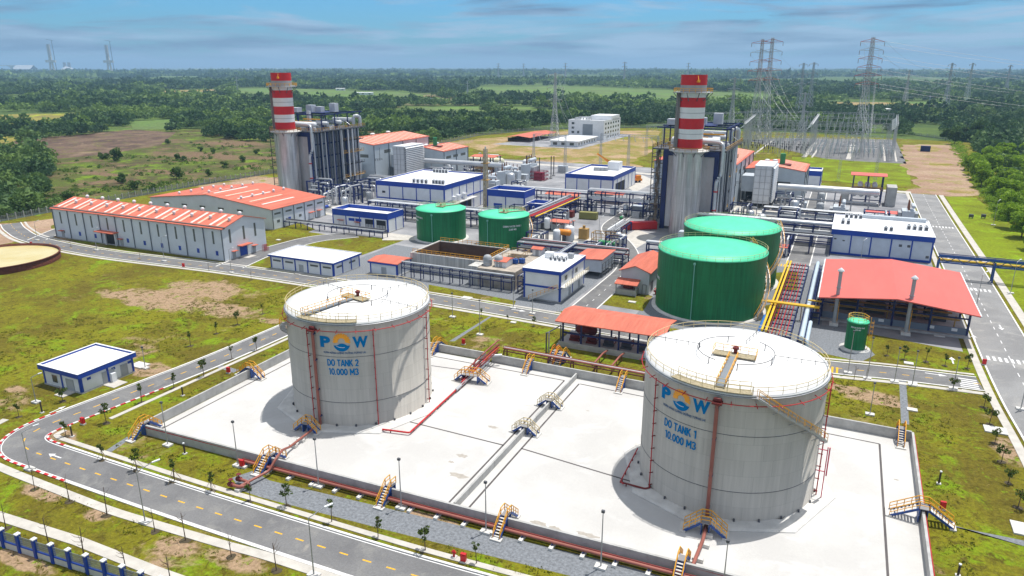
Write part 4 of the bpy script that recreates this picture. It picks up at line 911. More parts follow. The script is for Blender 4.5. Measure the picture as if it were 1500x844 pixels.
for k, (u, v) in enumerate(((-84.0,182.4),(-82.4,183.6))):
    b_ = thing('blower', ['left','right'][k]+' of two blue blowers on the treatment basin deck', 'blower', (u, v, hB-.58), 'blue blowers')
    part(b_, 'casing', MB().cbox(0,0,.2,1.5,1.2,1.2), mat('blower_blue',(.02,.09,.35),.5)); part(b_, 'base', MB().cbox(0,0,0,1.8,1.4,.2), DGREY); part(b_, 'duct', MB().tube([(.2,0,1.4),(.2,0,1.9)],.2,8), STEEL)
# two storey electrical building
o = blue_box('electrical_building', 'two storey white building with blue corner posts and outside stair, white flat roof', -75.2, 168.8, -64.7, 187.5, 8.6, 1.0, 11, mid=3.9, parapet=.12, over=.25, pilm=BLUE)
a, b = o.a, o.b
for s in (3.0, 11): window(o, 'E', s, 5.2, 2.0, 1.5, GLASS)
for s in (6.5, 14): door(o, 'E', s, 1.2, 2.2, GREY)
part(o.t, 'upper_door', facebox(o, 'E', 8.5, 4.4, 1.2, 2.2, .06), GREY)
ga = part(o.t, 'gallery', facebox(o, 'E', 0, 4.16, 18.7, .18, 1.5), CONCL)
rl = MB(); rl.rail([(a+1.45,-b,4.34),(a+1.45,b,4.34)], 1.1, 1.5, .05); part(ga, 'railing', rl, mat('pale_yellow_rail', (.62,.50,.26)))
stp = MB()
for k in range(16): stp.box(-a+2+k*.5, -a+2.5+k*.5, -b-1.4, -b-.2, .2+k*.25, .3+k*.25)
for y in (-b-1.4, -b-.2): stp.bar((-a+2,y,.1),(-a+10.2,y,4.2),.1,.35)
so = part(o.t, 'outside_stair', stp, CONCL); rl = MB(); rl.rail([(-a+2,-b-1.4,.3),(-a+10.2,-b-1.4,4.3)], 1.1, 1.3, .06); part(so, 'railing', rl, YEL)
acs(o, [(-1.6+k*1.3, 1+j*1.6) for k in range(4) for j in range(2)], 8.5, WHITE, .8); part(o.t, 'stair_head', MB().cbox(-3, 3.4, 8.5, 2.2, 2.0, 1.6), ROOFW); part(o.t, 'stair_head', MB().cbox(2.6, 5.4, 8.5, 1.6, 1.4, 1.4), GREY)
# lean-to on posts behind
t = thing('stilted_store', 'grey clad store on dark posts with a red roof, behind the two storey building', 'building', (-66.5, 202, .02))
part(t, 'wall', MB().box(-4.2, 4.2, -6, 6, 1.6, 5.2), CLADG); part(t, 'roof', MB().add([(-4.7,-6.6,5.0),(4.7,-6.6,5.6),(4.7,6.6,5.6),(-4.7,6.6,5.0),(-4.7,-6.6,5.2),(4.7,-6.6,5.8),(4.7,6.6,5.8),(-4.7,6.6,5.2)], [(0,3,2,1),(4,5,6,7),(0,1,5,4),(1,2,6,5),(2,3,7,6),(3,0,4,7)]), REDR)
for x in (-4,4):
    for y in (-5.8,0,5.8): part(t, 'post', MB().cbox(x,y,0,.3,.3,5), DGREY)
fr = MB()
for y in (-6,-3,0,3,6): fr.bar((4.6,y,0),(4.6,y,4.4),.14)
for z in (1.2,2.8,4.3): fr.bar((4.6,-6,z),(4.6,6,z),.14)
part(t, 'pipe_frame', fr, DGREY)
# fire pump house
o = ridge_bld('fire_pump_house', 'grey clad house with orange gable roof beside the nearer big green tank', -53.2, 185.5, -45.2, 204, 6.2, 1.5, 'y', wallm=CLADG)
a, b = o.a, o.b
part(o.t, 'door', facebox(o, 'E', 2, 0, 2.4, 3.2, .05), DGREY)
for s in (8, 13): window(o, 'E', s, 2.6, 1.2, 2.0, LOUV, None)
pc = part(o.t, 'porch_roof', MB().add([(-a-.8,-b-3.4,3.0),(1.6,-b-3.4,3.0),(1.6,-b,3.9),(-a-.8,-b,3.9),(-a-.8,-b-3.4,3.2),(1.6,-b-3.4,3.2),(1.6,-b,4.1),(-a-.8,-b,4.1)], [(0,3,2,1),(4,5,6,7),(0,1,5,4),(1,2,6,5),(2,3,7,6),(3,0,4,7)]), REDR)
part(o.t, 'porch', MB().box(-a-.4, 1.2, -b-3.0, -b-.01, .1, 1.6), CONC)
for x in (-a-.4, 1.2): part(o.t, 'post', MB().cbox(x, -b-3.0, 0, .25, .25, 3.0), GREY)
part(o.t, 'pump', MB().capsule((-2.5,-b-1.6,2.1),(-.2,-b-1.6,2.1),.55,10), DARKRED); part(o.t, 'wall_pipe', MB().bend([(2.2,-b-.2,.2),(2.2,-b-.2,2.8),(3.3,-b-.2,2.8),(3.3,-b-.2,.4)],.06,6), DGREY)
for k, (du, dv) in enumerate(((0,0),(1.6,1.4),(2.4,3.4),(1.0,5.0))):
    q = thing('valve_set', ORD[k]+' red fire valve from the near end beside the grey pump house', 'valve', (-43.6+du*.6, 187+dv, .02), 'red valve cluster by the pump house')
    part(q, 'body', MB().capsule((-.5,0,.9),(.5,0,.9),.3,8).cbox(0,0,0,.4,.4,.9), REDPIPE); part(q, 'hand_wheel', MB().cyl(0,0,1.5,1.6,.4,10).cyl(0,0,1.0,1.5,.06,6), REDP); part(q, 'riser', MB().bend([(.5,0,.9),(1.0,0,.9),(1.0,0,1.8)],.12,6), REDPIPE)
# mid-distance blue and white blocks
o = blue_box('transformer_building', 'white block with stepped dark blue parapet, behind the green tank reading TANK 1', -136.5, 268, -119.3, 279, 10.6, 2.8, 8.5, parapet=1.6)
window(o, 'S', 3, 2.5, 4, 2.4, BLUE, None)
o = blue_box('transformer_annexe', 'lower white annexe with blue parapet right of the stepped blue block', -117.5, 266, -110.0, 275, 6.5, 2.6, 7.5, parapet=1.4)
o = blue_box('relay_building', 'white flat roofed building with blue parapet and rooftop boxes, near the orange crane', -126.2, 333, -101.5, 372, 9.4, 2.1, 7, parapet=.9)
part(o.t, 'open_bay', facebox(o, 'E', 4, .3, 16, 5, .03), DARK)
part(o.t, 'roof_room', MB().cbox(4,10,8.5,6,6,4.2), WHITE)
for k in range(4): part(o.t, 'rooftop_unit', MB().cbox(-4+k*1.8, 2+k*.5, 8.5, 1.6, 1.6, 1.7), GREY)
shed('open orange roofed canopy in front of the white building with rooftop boxes', 800,300,0, 15, 13, 5, closed=False, rise=1.1, uv=(-114.5,304), cat='canopy')
shed('low orange roofed canopy left of the inner road, half behind the pipe rack', 840,300,0, 13, 8, 4.4, closed=False, rise=.8, uv=(-97,316), cat='canopy')
# office block at the back of the site
o = bld('office_block', 'four storey white office block on bare ground far behind the plant', 'building', -222, 588, -190, 640, None, 15)
a, b = o.a, o.b
part(o.t, 'wall', MB().box(-a,a,-b*.9,b*.9,0,15), WHITE); part(o.t, 'roof', MB().box(-a+.6,a-.6,-b*.9+.6,b*.9-.6,15,15.1), ROOFW)
pp_ = MB(); pp_.box(-a,a,-b*.9,-b*.9+.5,15,16.3).box(-a,a,b*.9-.5,b*.9,15,16.3).box(-a,-a+.5,-b*.9+.5,b*.9-.5,15,16.3).box(a-.5,a,-b*.9+.5,b*.9-.5,15,16.3); part(o.t, 'parapet', pp_, WHITE)
part(o.t, 'stair_tower', MB().box(-a*.2,a,-2,b*.9-3,15,19), WHITE); part(o.t, 'roof_grid', MB().rail([(-a+3,-b*.6,15.1),(-3,-b*.6,15.1),(-3,0,15.1),(-a+3,0,15.1)],2.4,2.2,.25,close=True), GREY)
o.b *= .9
for fl in range(4):
    for k in range(6): window(o, 'E', 3+k*7.2, 1.4+3.7*fl, 3.4, 1.7, GLASS, None) if not (fl==0 and k==0) else None
    for s in ((4,), (3,), (3,), (3,))[fl]: window(o, 'S', s, 1.4+3.7*fl, 2.4, 1.8, GLASS, None)
for s in (8,): window(o, 'S', s, 1.4+3.7, 2, 2, GLASS, None)
part(o.t, 'curtain_wall', facebox(o, 'S', 13, 4, 9, 9, .05), mat('grey_glazing',(.22,.25,.28),.3))
o = bld('office_annexe', 'low white flat roofed annexe in front of the office block', 'building', -214.5, 532, -192, 578, None, 4.5)
a, b = o.a, o.b
part(o.t, 'wall', MB().box(-a,a,-b,b,0,3.9), WHITE); part(o.t, 'roof', MB().box(-a-1,a+1,-b-1,b+1,3.9,4.5), ROOFW)
for k in range(7): window(o, 'E', 2+k*6.2, 1.0, 2.6, 1.8, GLASS, None)
for k in range(3): window(o, 'S', 2+k*7, 1.0, 3.4, 2.0, GLASS, None)
sheet('apron', [(-262,524),(-186,520),(-182,650),(-230,660)], 3*Z, YARD)
t = thing('motorcycle_shelter', 'long open red roofed shelter left of the office block', 'shelter', (-250, 578, .02))
part(t, 'roof', MB().gable(11, 30, 3.6, 1.2, .25, 0, 'y'), REDR)
for y in range(-28, 29, 8):
    for x in (-10, 10): part(t, 'post', MB().cbox(x, y, 0, .4, .4, 3.6), DGREY)
part(t, 'back_wall', MB().box(-10.4,-10.2,-28,28,0,2.6), mat('brown_wall',(.12,.08,.07),.8))
# open red roofed compressor shed, right
t = thing('gas_compressor_shed', 'big open sided shed with wide faded red roof and yellow pipework inside', 'shed', (14.1, 198.3, .02))
RSR = mat('faded_red_roof', (.60,.125,.10), .6, var=.10, scale=.3, mscale=(1,.2,1)); ah, bh = 16.6, 19.6
part(t, 'roof', MB().add([(-ah,-bh,7.0),(0,-bh,8.8),(ah,-bh,7.0),(ah,bh,7.0),(0,bh,8.8),(-ah,bh,7.0),(-ah,-bh,7.25),(0,-bh,9.05),(ah,-bh,7.25),(ah,bh,7.25),(0,bh,9.05),(-ah,bh,7.25)],
     [(0,5,4,1),(1,4,3,2),(6,7,10,11),(7,8,9,10),(0,1,7,6),(1,2,8,7),(2,3,9,8),(3,4,10,9),(4,5,11,10),(5,0,6,11)]), RSR)
part(t, 'verge_trim', MB().bar((-ah-.1,-bh,7.15),(-ah-.1,bh,7.15),.25,.35).bar((ah+.1,-bh,7.15),(ah+.1,bh,7.15),.25,.35), WHITE)
part(t, 'floor_slab', MB().box(-ah+.3,ah-.3,-bh+5,bh-.5,0,.5), CONC)
for x in (-15.6,-7.8,0,7.8,15.6):
    for y in (-13.4, 0, 18): part(t, 'column', MB().cbox(x,y,.5,.45,.45,6.4+(1.7-abs(x)*.11)), NAVY)
part(t, 'low_wall', MB().box(-15.4,15.4,-13.5,-13.3,.5,2.1), mat('blue_grey_panel',(.16,.20,.26),.6))
for z in (4.4, 6.3): part(t, 'beam', MB().bar((-15.6,-13.4,z),(15.6,-13.4,z),.2,.35), NAVY)
for (x0,x1,z,r_,y) in ((-19,14,4.1,.22,-12.6),(-14,14,3.3,.18,-11.5),(-14,13,3.2,.25,-6),(-10,13,5.2,.16,-9)): part(t, 'gas_pipe', MB().tube([(x0,y,z),(x1,y,z)],r_,8), YELP if z > 4 else OCHRE)
for x in (-13,-6.5,-1,4,8.5,13.2): part(t, 'pipe_drop', MB().bend([(x,-12,4.1),(x,-11,4.1),(x,-10.5,1.0)],.16,6), OCHRE)
for k, x in enumerate((-10,-3.5,3.5,10)):
    part(t, 'compressor', MB().capsule((x-2,-4,2.2),(x+2,-4,2.2),1.1,12).cbox(x,-4,.5,4.4,2.4,.7).cbox(x+1,-1,.5,2,2,2.6), DGREY)
for px, py in ((713,180),(985,212),(1113,237)):
    u, v = UV(1100+px/3.75, 420+py/3.75, 1.2); part(t, 'notice_board', MB().box(u-14.1-.6,u-14.1+.6,-13.62,-13.52,1.2,1.9), WHITE)
for k, (px, py, top) in enumerate(((1221,476,392),(1326,490,403))):
    u, v = UV(px, py); t = thing('vent_stack', ['left','right'][k]+' one of two tall grey vent stacks in front of the open red roofed shed', 'stack', (u, v, .02), 'vent stacks')
    part(t, 'pipe', MB().cyl(0,0,.6,13.6,.42,14), GREY, None); part(t, 'flange', MB().cyl(0,0,9.4,9.6,.55,14).cyl(0,0,4.6,4.8,.55,14), GREY)
    part(t, 'cap', MB().lathe(0,0,[(.75,13.5),(.75,13.8),(.05,14.4)],14), WHITE); part(t, 'base', MB().cbox(0,0,0,2.0,2.0,.6), CONCL)
    part(t, 'level_gauge', MB().tube([(.6,0,1),(.6,0,6)],.08,6), YEL)
# blue and white building behind the shed
o = blue_box('blue_switch_house', 'long white panelled building with dark blue frame, rooftop units, behind the open red shed', -2.0, 256.2, 27.6, 284, 8.4, 1.7, 6, parapet=.15, over=.2, wallm=mat('blue_white_panel', (.52,.58,.68), .6))
part(o.t, 'base_band', facebox(o, 'S', 0, .02, 29.6, .7, .16), BLUE)
acs(o, [(-12+k*1.7, -3) for k in range(2)]+[(-12+k*1.7,-1) for k in range(2)]+[(8+k*1.7, -3.6+j*1.7) for k in range(4) for j in range(2)]+[(1+k*1.6,-9) for k in range(2)]+[(-11+k*1.5, 9) for k in range(4)], 8.28, WHITE, 1.1)
part(o.t, 'roof_duct', MB().box(-7,14,10.5,12.5,8.27,9.4), CLADG)
for s, z in ((.8,5),(3.4,4.6),(20,4.4),(22.4,4.4),(28,1.4)): window(o, 'S', s, z, .7 if s < 19 else .9, .4 if s<19 else .8, DGREY, None)
# red roofed pump shelter beside the bund
t = thing('loading_pump_shelter', 'long open shelter with orange red roof beyond the bund wall, between the tanks', 'shelter', (-42.3, 145.2, .02))
part(t, 'roof', MB().gable(12.2, 5.9, 6.0, 1.0, .2, 0, 'x'), REDR)
for x in (-10.8,-6.5,-2.2,2.1,6.4,10.8):
    for y in (-4.4, 4.4): part(t, 'column', MB().cbox(x,y,0,.35,.35,6.1), NAVY)
part(t, 'floor_slab', MB().box(-12,12,-5.2,5.2,0,.5), CONC); part(t, 'kerb_wall', MB().box(-11.5,11.5,-5.3,-5.0,.5,1.3), CONC)
for z in (3.2, 5.8): part(t, 'beam', MB().bar((-10.8,-4.4,z),(10.8,-4.4,z),.2,.3), NAVY)
for k, x in enumerate((-9,-5,-1,3,7)):
    part(t, 'pump', MB().capsule((x-.9,-1.5,1.4),(x+.9,-1.5,1.4),.5,10).cbox(x,-1.5,.5,2.4,1,.5), DARKRED if k < 2 else DGREY)
    part(t, 'suction_pipe', MB().bend([(x+.9,-1.5,1.4),(x+1.6,-1.5,1.4),(x+1.6,-1.5,3.0),(x+1.6,-3.6,3.0)],.14,6), BROWNP)
part(t, 'filter_drum', MB().capsule((-9.2,1.4,2.4),(-5.2,1.4,2.4),1.0,14).cbox(-8,1.4,.5,.4,1.4,1).cbox(-6.2,1.4,.5,.4,1.4,1), DARKRED)
part(t, 'header_pipe', MB().tube([(-11,-3.6,3.0),(11,-3.6,3.0)],.2,8), NAVY)
for p_, lab in (((1158,345),'open red canopy over dark red pumps, right of the big green tanks'),): pass
t = shed('open red canopy over fire pumps, right of the further big green tank', 0,0,.02, 8.5, 4.6, 3.2, closed=False, rise=.2, uv=(-19.2,246.5), roofm=RSR, cat='canopy')
for k in range(3): part(t, 'pump', MB().capsule((-3+k*2.8-.6,0,1.0),(-3+k*2.8+.6,0,1.0),.5,8).cbox(-3+k*2.8,0,0,1.8,.8,.5), DARKRED)
shed('small red canopy beside the olive container near the pipe rack', 0,0,.02, 8, 5, 3.6, closed=False, rise=.3, uv=(-96,251), cat='canopy')
shed('small orange roofed canopy between the grey equipment behind the blue blocks', 0,0,.02, 12, 8, 5, closed=False, rise=.5, uv=(-165,312), cat='canopy')
shed('small red canopy behind the roof of the long panelled building at the right', 0,0,.02, 11, 6, 4.4, closed=False, rise=.3, uv=(14.5,318), roofm=RSR, cat='canopy')
shed('low red roof immediately behind the long panelled building at the right', 0,0,.02, 13, 6, 3.0, closed=True, rise=.6, uv=(15.5,299), roofm=RSR)
# ------------------------------------------------------------------ generating units
PANEL = mat('boiler_panel', (.66,.65,.64), .5, .1, var=.3, scale=.10, c2=(.38,.34,.33), mscale=(1,1,.4))
SBR = mat('stack_red', (.56,.012,.016), .5, var=.12, scale=.5); SBW = mat('stack_white', (.74,.74,.73), .5, var=.08); SBG = mat('stack_grey', (.36,.36,.37), .6, var=.2)
def stack(cu, cv, label):
    t = thing('exhaust_stack', label, 'chimney', (cu, cv, .02)); r = 4.55
    part(t, 'lower_shell', MB().lathe(0,-.3,[(5.35,0),(5.35,29.9)],40), SILV)
    for z0, z1, m, nm in ((31.5,35,SBR,'red_band'),(35,38.5,SBW,'white_band'),(38.5,42.2,SBR,'red_band'),(42.2,46,SBW,'white_band'),(46,49.4,SBR,'red_band'),(49.4,51.1,SBW,'white_band'),(51.1,53.6,SBG,'grey_band'),(53.6,57.1,SBR,'red_band')):
        part(t, nm, MB().lathe(0,0,[(r,z0),(r,z1)],40), m)
    part(t, 'collar', MB().lathe(0,0,[(r,29.9),(r+1.1,29.95),(r+.5,31.3),(r,31.5)],40), CONCL)
    part(t, 'rim', MB().lathe(0,0,[(r,57.1),(r-.35,57.1),(r-.35,50)],40), DGREY)
    for z, R in ((51.0, r+2.3), (30.6, r+2.6)):
        p = part(t, 'gallery', MB().lathe(0,0,[(r,z),(R,z),(R,z+.22),(r,z+.22)],32), CONCL if z < 40 else GREY)
        q = MB(); q.rail(helix(R-.1,0,2*math.pi,z+.2,z+.2,20),1.3,2,.09); part(p, 'railing', q, OCHRE if z < 40 else YEL)
        q = MB()
        for k in range(10): a = 2*math.pi*k/10+.2; q.bar((r*math.cos(a),r*math.sin(a),z-2.8),(R*math.cos(a),R*math.sin(a),z),.2)
        part(p, 'bracing', q, DGREY)
    a = math.radians(205); q = MB(); c, s_ = math.cos(a), math.sin(a)
    for o_ in (-.9,.9): q.bar((c*(r+.9)-s_*o_, s_*(r+.9)+c*o_, 31.5),(c*(r+.9)-s_*o_, s_*(r+.9)+c*o_, 51),.3)
    for k in range(26): z = 31.8+k*.75; q.bar((c*(r+.9)-s_*.9, s_*(r+.9)+c*.9, z),(c*(r+.9)+s_*.9, s_*(r+.9)-c*.9, z),.22); 
    q.bar((c*(r+.25),s_*(r+.25),31.5),(c*(r+.25),s_*(r+.25),51),1.6,1.0)
    part(t, 'ladder', q, mat('weathered_ladder', (.25,.23,.22), .7))
    a = math.radians(-62); part(t, 'davit', MB().bar((r*math.cos(a),r*math.sin(a),55),((r+1.6)*math.cos(a),(r+1.6)*math.sin(a),55),.7,.8).bar(((r+1)*math.cos(a),(r+1)*math.sin(a),55.2),((r-.2)*math.cos(a),(r-.2)*math.sin(a),57),.15), YEL)
    part(t, 'seam', MB().lathe(0,0,[(r+.02,36.7),(r+.05,36.8),(r+.02,36.9)],40).lathe(0,0,[(r+.02,44.0),(r+.05,44.1),(r+.02,44.2)],40), SBG)
def boiler(cu, cv, label, w):
    t = thing('heat_recovery_boiler', label, 'boiler', (cu, cv, .02)); a = 9.4; y0 = 4.8; y1 = 44
    part(t, 'front_panel', MB().box(-a+.9, a-.9, y0+.15, y0+.5, 1, 28), PANEL)
    part(t, 'casing', MB().box(-a+1.4, a-1.4, y0+.6, y1, 2, 29), mat('boiler_casing',(.30,.33,.38),.5, .2, var=.35, scale=.3))
    for x in (-a, a): part(t, 'corner_column', MB().cbox(x, y0+.2, 0, 1.7, 1.0, 30), NAVY)
    part(t, 'head_beam', MB().box(-a, a, y0-.15, y0+.1, 28, 29.9), NAVY)
    rn = random.Random(3)
    for k in range(8):
        y = y0+2.5+k*4.9
        for x in (-a, a): part(t, 'column', MB().cbox(x+(.5 if x>0 else -.5), y, 0, .9, .7, 30), NAVY)
    for z in (6, 12, 18, 24):
        part(t, 'walkway', MB().box(a+.9, a+2.2, y0+22, y1, z, z+.2), OCHRE if z % 12 else DARK)
        q = MB(); q.rail([(a+2.2,y0+22,z+.2),(a+2.2,y1,z+.2)],1.2,2,.08); part(t, 'railing', q, OCHRE if z != 12 else DGREY)
        for x in (-a-.3, a+.3): part(t, 'side_beam', MB().bar((x,y0,z),(x,y1,z),.35,.6), NAVY)
    # down-comers and risers on both flanks
    for k in range(13):
        y = y0+1.6+k*2.9
        for x in (-a-1.2, a+1.2): part(t, 'riser_pipe', MB().tube([(x+rn.uniform(-.3,.3),y,rn.uniform(2,5)),(x,y,29.5)], rn.choice((.22,.3,.42)), 6), rn.choice((PIPEW, PIPEW, GREY, STEEL, DGREY)))
    part(t, 'main_steam_pipe', MB().bend([(-2,y0+4,33.6),(a-1,y0+1.5,33.4),(a+2.0,y0-.5,33.2),(a+2.0,y0-.5,22),(a+.6,y0-1.3,19.5),(a+.6,y0-1.3,2.5),(a+.6,y0-4,2.5)],.62,12,2.4), PIPEW)
    for z in (15.5, 8.5): part(t, 'pipe_clamp', MB().cyl(a+.6,y0-1.3,z,z+.5,.8,12), REDP)
    for k, yy in enumerate((26, 31, 34.5)): part(t, 'vent_pipe', MB().tube([(a+2.6,yy,6),(a+2.6,yy,31)],.35,8), WHITE if k else PIPEW)
    # stair tower on the left flank
    q = MB()
    for k in range(10):
        z = 3*k; q.box(-a-5.2,-a-2.0,y0+(0 if k%2 else 5),y0+(2 if k%2 else 7),z,z+.2); q.bar((-a-3.6,y0+(2 if k%2 else 5),z),(-a-3.6,y0+(5 if k%2 else 2),z+3),1.1,.2)
    st = part(t, 'stair_tower', q, mat('rusty_stair',(.22,.17,.12),.8))
    q = MB()
    for x in (-a-5.2,-a-2.0):
        for y in (y0,y0+7): q.bar((x,y,0),(x,y,32),.25)
    for k in range(10):
        z = 3*k+1.2; q.bar((-a-5.2,y0,z),(-a-2,y0,z),.12); q.bar((-a-5.2,y0,z),(-a-5.2,y0+7,z),.12); q.bar((-a-2,y0+7,z),(-a-5.2,y0+7,z),.12)
    part(st, 'frame', q, DGREY)
    # top deck
    part(t, 'deck', MB().box(-a-5.5, a+3.2, y0+.5, y1+1, 29.9, 30.4), DGREY)
    q = MB(); q.rail([(-a-5.4,y0+.6,30.4),(a+3.1,y0+.6,30.4),(a+3.1,y1+.9,30.4),(-a-5.4,y1+.9,30.4)],1.4,2,.10,close=True); part(t, 'deck_railing', q, OCHRE)
    for y, r_, z, l in ((y0+6,1.25,33.2,8.5),(y0+17,1.0,33,7),(y0+27,1.0,33,7.5),(y0+38,1.1,33.4,6)):
        part(t, 'steam_drum', MB().capsule((-l,y,z),(l,y,z),r_,14), WHITE)
        for x in (-l*.6,l*.6): part(t, 'drum_support', MB().cbox(x,y,30.4,.6,1.6,z-30.8), NAVY)
    for k in range(26):
        x, y = rn.uniform(-a-3,a+2), rn.uniform(y0+2,y1-1)
        if rn.random() < .5: part(t, 'valve', MB().cbox(x,y,30.4,rn.uniform(.6,1.6),rn.uniform(.6,1.6),rn.uniform(.8,2.2)), rn.choice((OCHRE,STEEL,DARKRED,GREY,WHITE)))
        else: part(t, 'deck_pipe', MB().bend([(x,y,30.4),(x,y,rn.uniform(32,34.5)),(x+rn.uniform(-4,4),y+rn.uniform(-3,3),rn.uniform(32,34))],.18,6), rn.choice((PIPEW,WHITE,BROWNP,STEEL)))
    # upper steel frame with silencers
    F_ = MB()
    for x in (-a-3,-3,a+1.5):
        for y in (y0+8,y0+18,y0+28,y0+38): part(t, 'upper_column', MB().cbox(x,y,30.4,.45,.45,7.2), NAVY)
    for y in (y0+8,y0+18,y0+28,y0+38): part(t, 'upper_beam', MB().bar((-a-6,y,37.6),(a+3,y,37.6),.4,.5), NAVY)
    for x in (-a-3,-3,a+1.5): part(t, 'upper_beam', MB().bar((x,y0+8,37.7),(x,y0+40,37.7),.4,.5), NAVY)
    part(t, 'upper_platform', MB().box(-7,5,y0+16,y0+30,37.9,38.1), NAVY)
    for x0, z in ((-4,34.3),(2,35.5)): part(t, 'crane_rail', MB().bar((x0-3,y0+9,z),(x0+8,y0+9,z),.25,.5), YEL)
    for (x,y,s_,h) in ((-5,y0+20,3.6,3.4),(-1,y0+22,3.4,2.6),(4.5,y0+26,3.4,4.2),(-11,y0+16,4.2,2.2),(1,y0+11,1.6,6.2)):
        part(t, 'silencer', MB().cbox(x,y,38.1 if h<6 else 33,s_,s_*.9,h), mat('silencer_grey',(.50,.53,.58),.5))
    part(t, 'bend_vessel', MB().bend([(a-1,y0+36,31),(a-1,y0+36,35.6),(a+1.6,y0+38,35.6),(a+1.6,y0+38,30.6)],.9,12,2.5), PIPEW)
    part(t, 'exhaust_duct', MB().add([(-7,y1,3),(7,y1,3),(7,y1,24),(-7,y1,24),(-3,y1+9,3),(3,y1+9,3),(3,y1+9,9),(-3,y1+9,9)], [(0,1,5,4),(1,2,6,5),(2,3,7,6),(3,0,4,7),(4,5,6,7)]), CLADG)
    return t
HW = mat('hall_cladding', (.50,.56,.60), .5, var=.08, rib=('X', .6))
def hall(cu, cv, lab1, lab2, lab3):
    o = ridge_bld('turbine_hall', lab1, cu-26, cv+55, cu+9.6, cv+112, 19.3, 2.4, 'y', wallm=HW, roofm=REDR, over=.4, th=.3)
    a, b = o.a, o.b
    for k in range(16): skylight(o, -a+.5, a-.5, 0,0, SKY) if False else None
    for k in range(14):
        y = -b+2+k*4; x0, x1 = 1.0, a-.6
        zz = lambda x: on_roof(o, x, 0)
        part(o.t, 'roof_strip', MB().add([(x0,y,zz(x0)+.11),(x1,y,zz(x1)+.11),(x1,y+1.5,zz(x1)+.11),(x0,y+1.5,zz(x0)+.11)],[(0,1,2,3)]), SKY)
    part(o.t, 'rusted_ridge', MB().add([(-a*.45,-b,on_roof(o,a*.45,0)+.1),(-.3,-b,on_roof(o,0,0)+.1),(-.3,b,on_roof(o,0,0)+.1),(-a*.45,b,on_roof(o,a*.45,0)+.1)],[(0,1,2,3)]), mat('rusted_roof',(.56,.20,.05),.8,var=.3,scale=.3))
    for k in range(7): vent(o, (-2.5 if k%2 else -8), -b+4+k*8, 1.2)
    for k in range(5): part(o.t, 'downpipe', MB().tube([(a+.2,-b+.4+k*(2*b-.8)/4,.3),(a+.2,-b+.4+k*(2*b-.8)/4,19)],.2,6), MATS['downpipe_grey'])
    for s in (10, 22, 40): window(o, 'E', s, 14.2, 6, 1.8, LOUV, None)
    for s in (5, 26): window(o, 'S', s, 12.6, 6.2, 1.7, LOUV, None)
    q = MB(); q.rail([(a+.3,-b+1,11),(a+1.8,-b+1,11),(a+1.8,-b+5,11)],1.1,1.5,.1); q.bar((a+1.8,-b+3,11),(a+1.8,-b+3,18),.15); part(o.t, 'wall_ladder', q, DGREY)
    o2 = ridge_bld('turbine_annexe', lab2, cu+10.2, cv+84, cu+36, cv+113, 14.2, 1.8, 'y', wallm=HW, over=.4, th=.3)
    a, b = o2.a, o2.b
    for s in (3, 11, 20): window(o2, 'E', s, 10, 5.5, 1.4, LOUV, None)
    window(o2, 'S', 13, 8, 7, 1.3, LOUV, None)
    part(o2.t, 'open_bay', facebox(o2, 'S', 1, .3, 10, 5.8, .03), DARK)
    for k in range(3): part(o2.t, 'downpipe', MB().tube([(a+.2,-b+.4+k*(2*b-.8)/2,.3),(a+.2,-b+.4+k*(2*b-.8)/2,14)],.2,6), MATS['downpipe_grey'])
    for k in range(7):
        y = -b+1.5+k*4; zz = lambda x: on_roof(o2, x, 0)
        part(o2.t, 'roof_strip', MB().add([(1,y,zz(1)+.11),(a-.5,y,zz(a-.5)+.11),(a-.5,y+1.3,zz(a-.5)+.11),(1,y+1.3,zz(1)+.11)],[(0,1,2,3)]), SKY)
    for x, y in ((-4,-6),(-7,0),(-2,4),(-6,8)): vent(o2, x, y, 1.1)
    zz = on_roof(o2, 2, 0); part(o2.t, 'green_stack', MB().cyl(2,-5,zz,zz+5,1.2,14), GRN2); part(o2.t, 'roof_platform', MB().box(-1.5,6,-7.5,-3,zz-.1,zz+.35), DARKRED)
    t = thing('inlet_filter_house', lab3, 'air intake', (cu+18.5, cv+73, .02))
    part(t, 'housing', MB().box(-2.0,5.2,-9.5,9.5,2,18.2), WHITE)
    part(t, 'base_frame', MB().rail([(-6,-9,0),(5,-9,0),(5,9,0),(-6,9,0)],2,3,.2,close=True), DGREY)
    lv = MATS.get('louver_white') or mat('louver_white', (.74,.75,.76), .5)
    for f, rng_ in (('E', range(16)), ('S', range(0))):
        for k in rng_:
            z = 2.6+k*.98
            part(t, 'louvre', MB().add([(5.25,-9.4,z+.75),(6.2,-9.4,z+.1),(6.2,9.4,z+.1),(5.25,9.4,z+.75),(5.25,-9.4,z+.68),(6.2,-9.4,z),(6.2,9.4,z),(5.25,9.4,z+.68)],[(0,1,2,3),(7,6,5,4),(1,5,6,2),(0,4,5,1),(2,6,7,3)]), lv)
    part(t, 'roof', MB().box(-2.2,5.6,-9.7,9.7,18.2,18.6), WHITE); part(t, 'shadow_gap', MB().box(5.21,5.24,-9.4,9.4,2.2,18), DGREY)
    q = MB()
    for y in (-9.8,):
        for k in range(6): q.bar((-2,y,3+k*2.8),(5,y,3+k*2.8),.12)
        for x in (-2,.5,2.6,5): q.bar((x,y,0),(x,y,18),.15)
    part(t, 'ladder_frame', q, STEEL)
    part(t, 'duct', MB().box(-8,-2.1,-3,7,6,13), CLADG)
UL, UR = (-242.0, 267.0), (-53.2, 266.6)
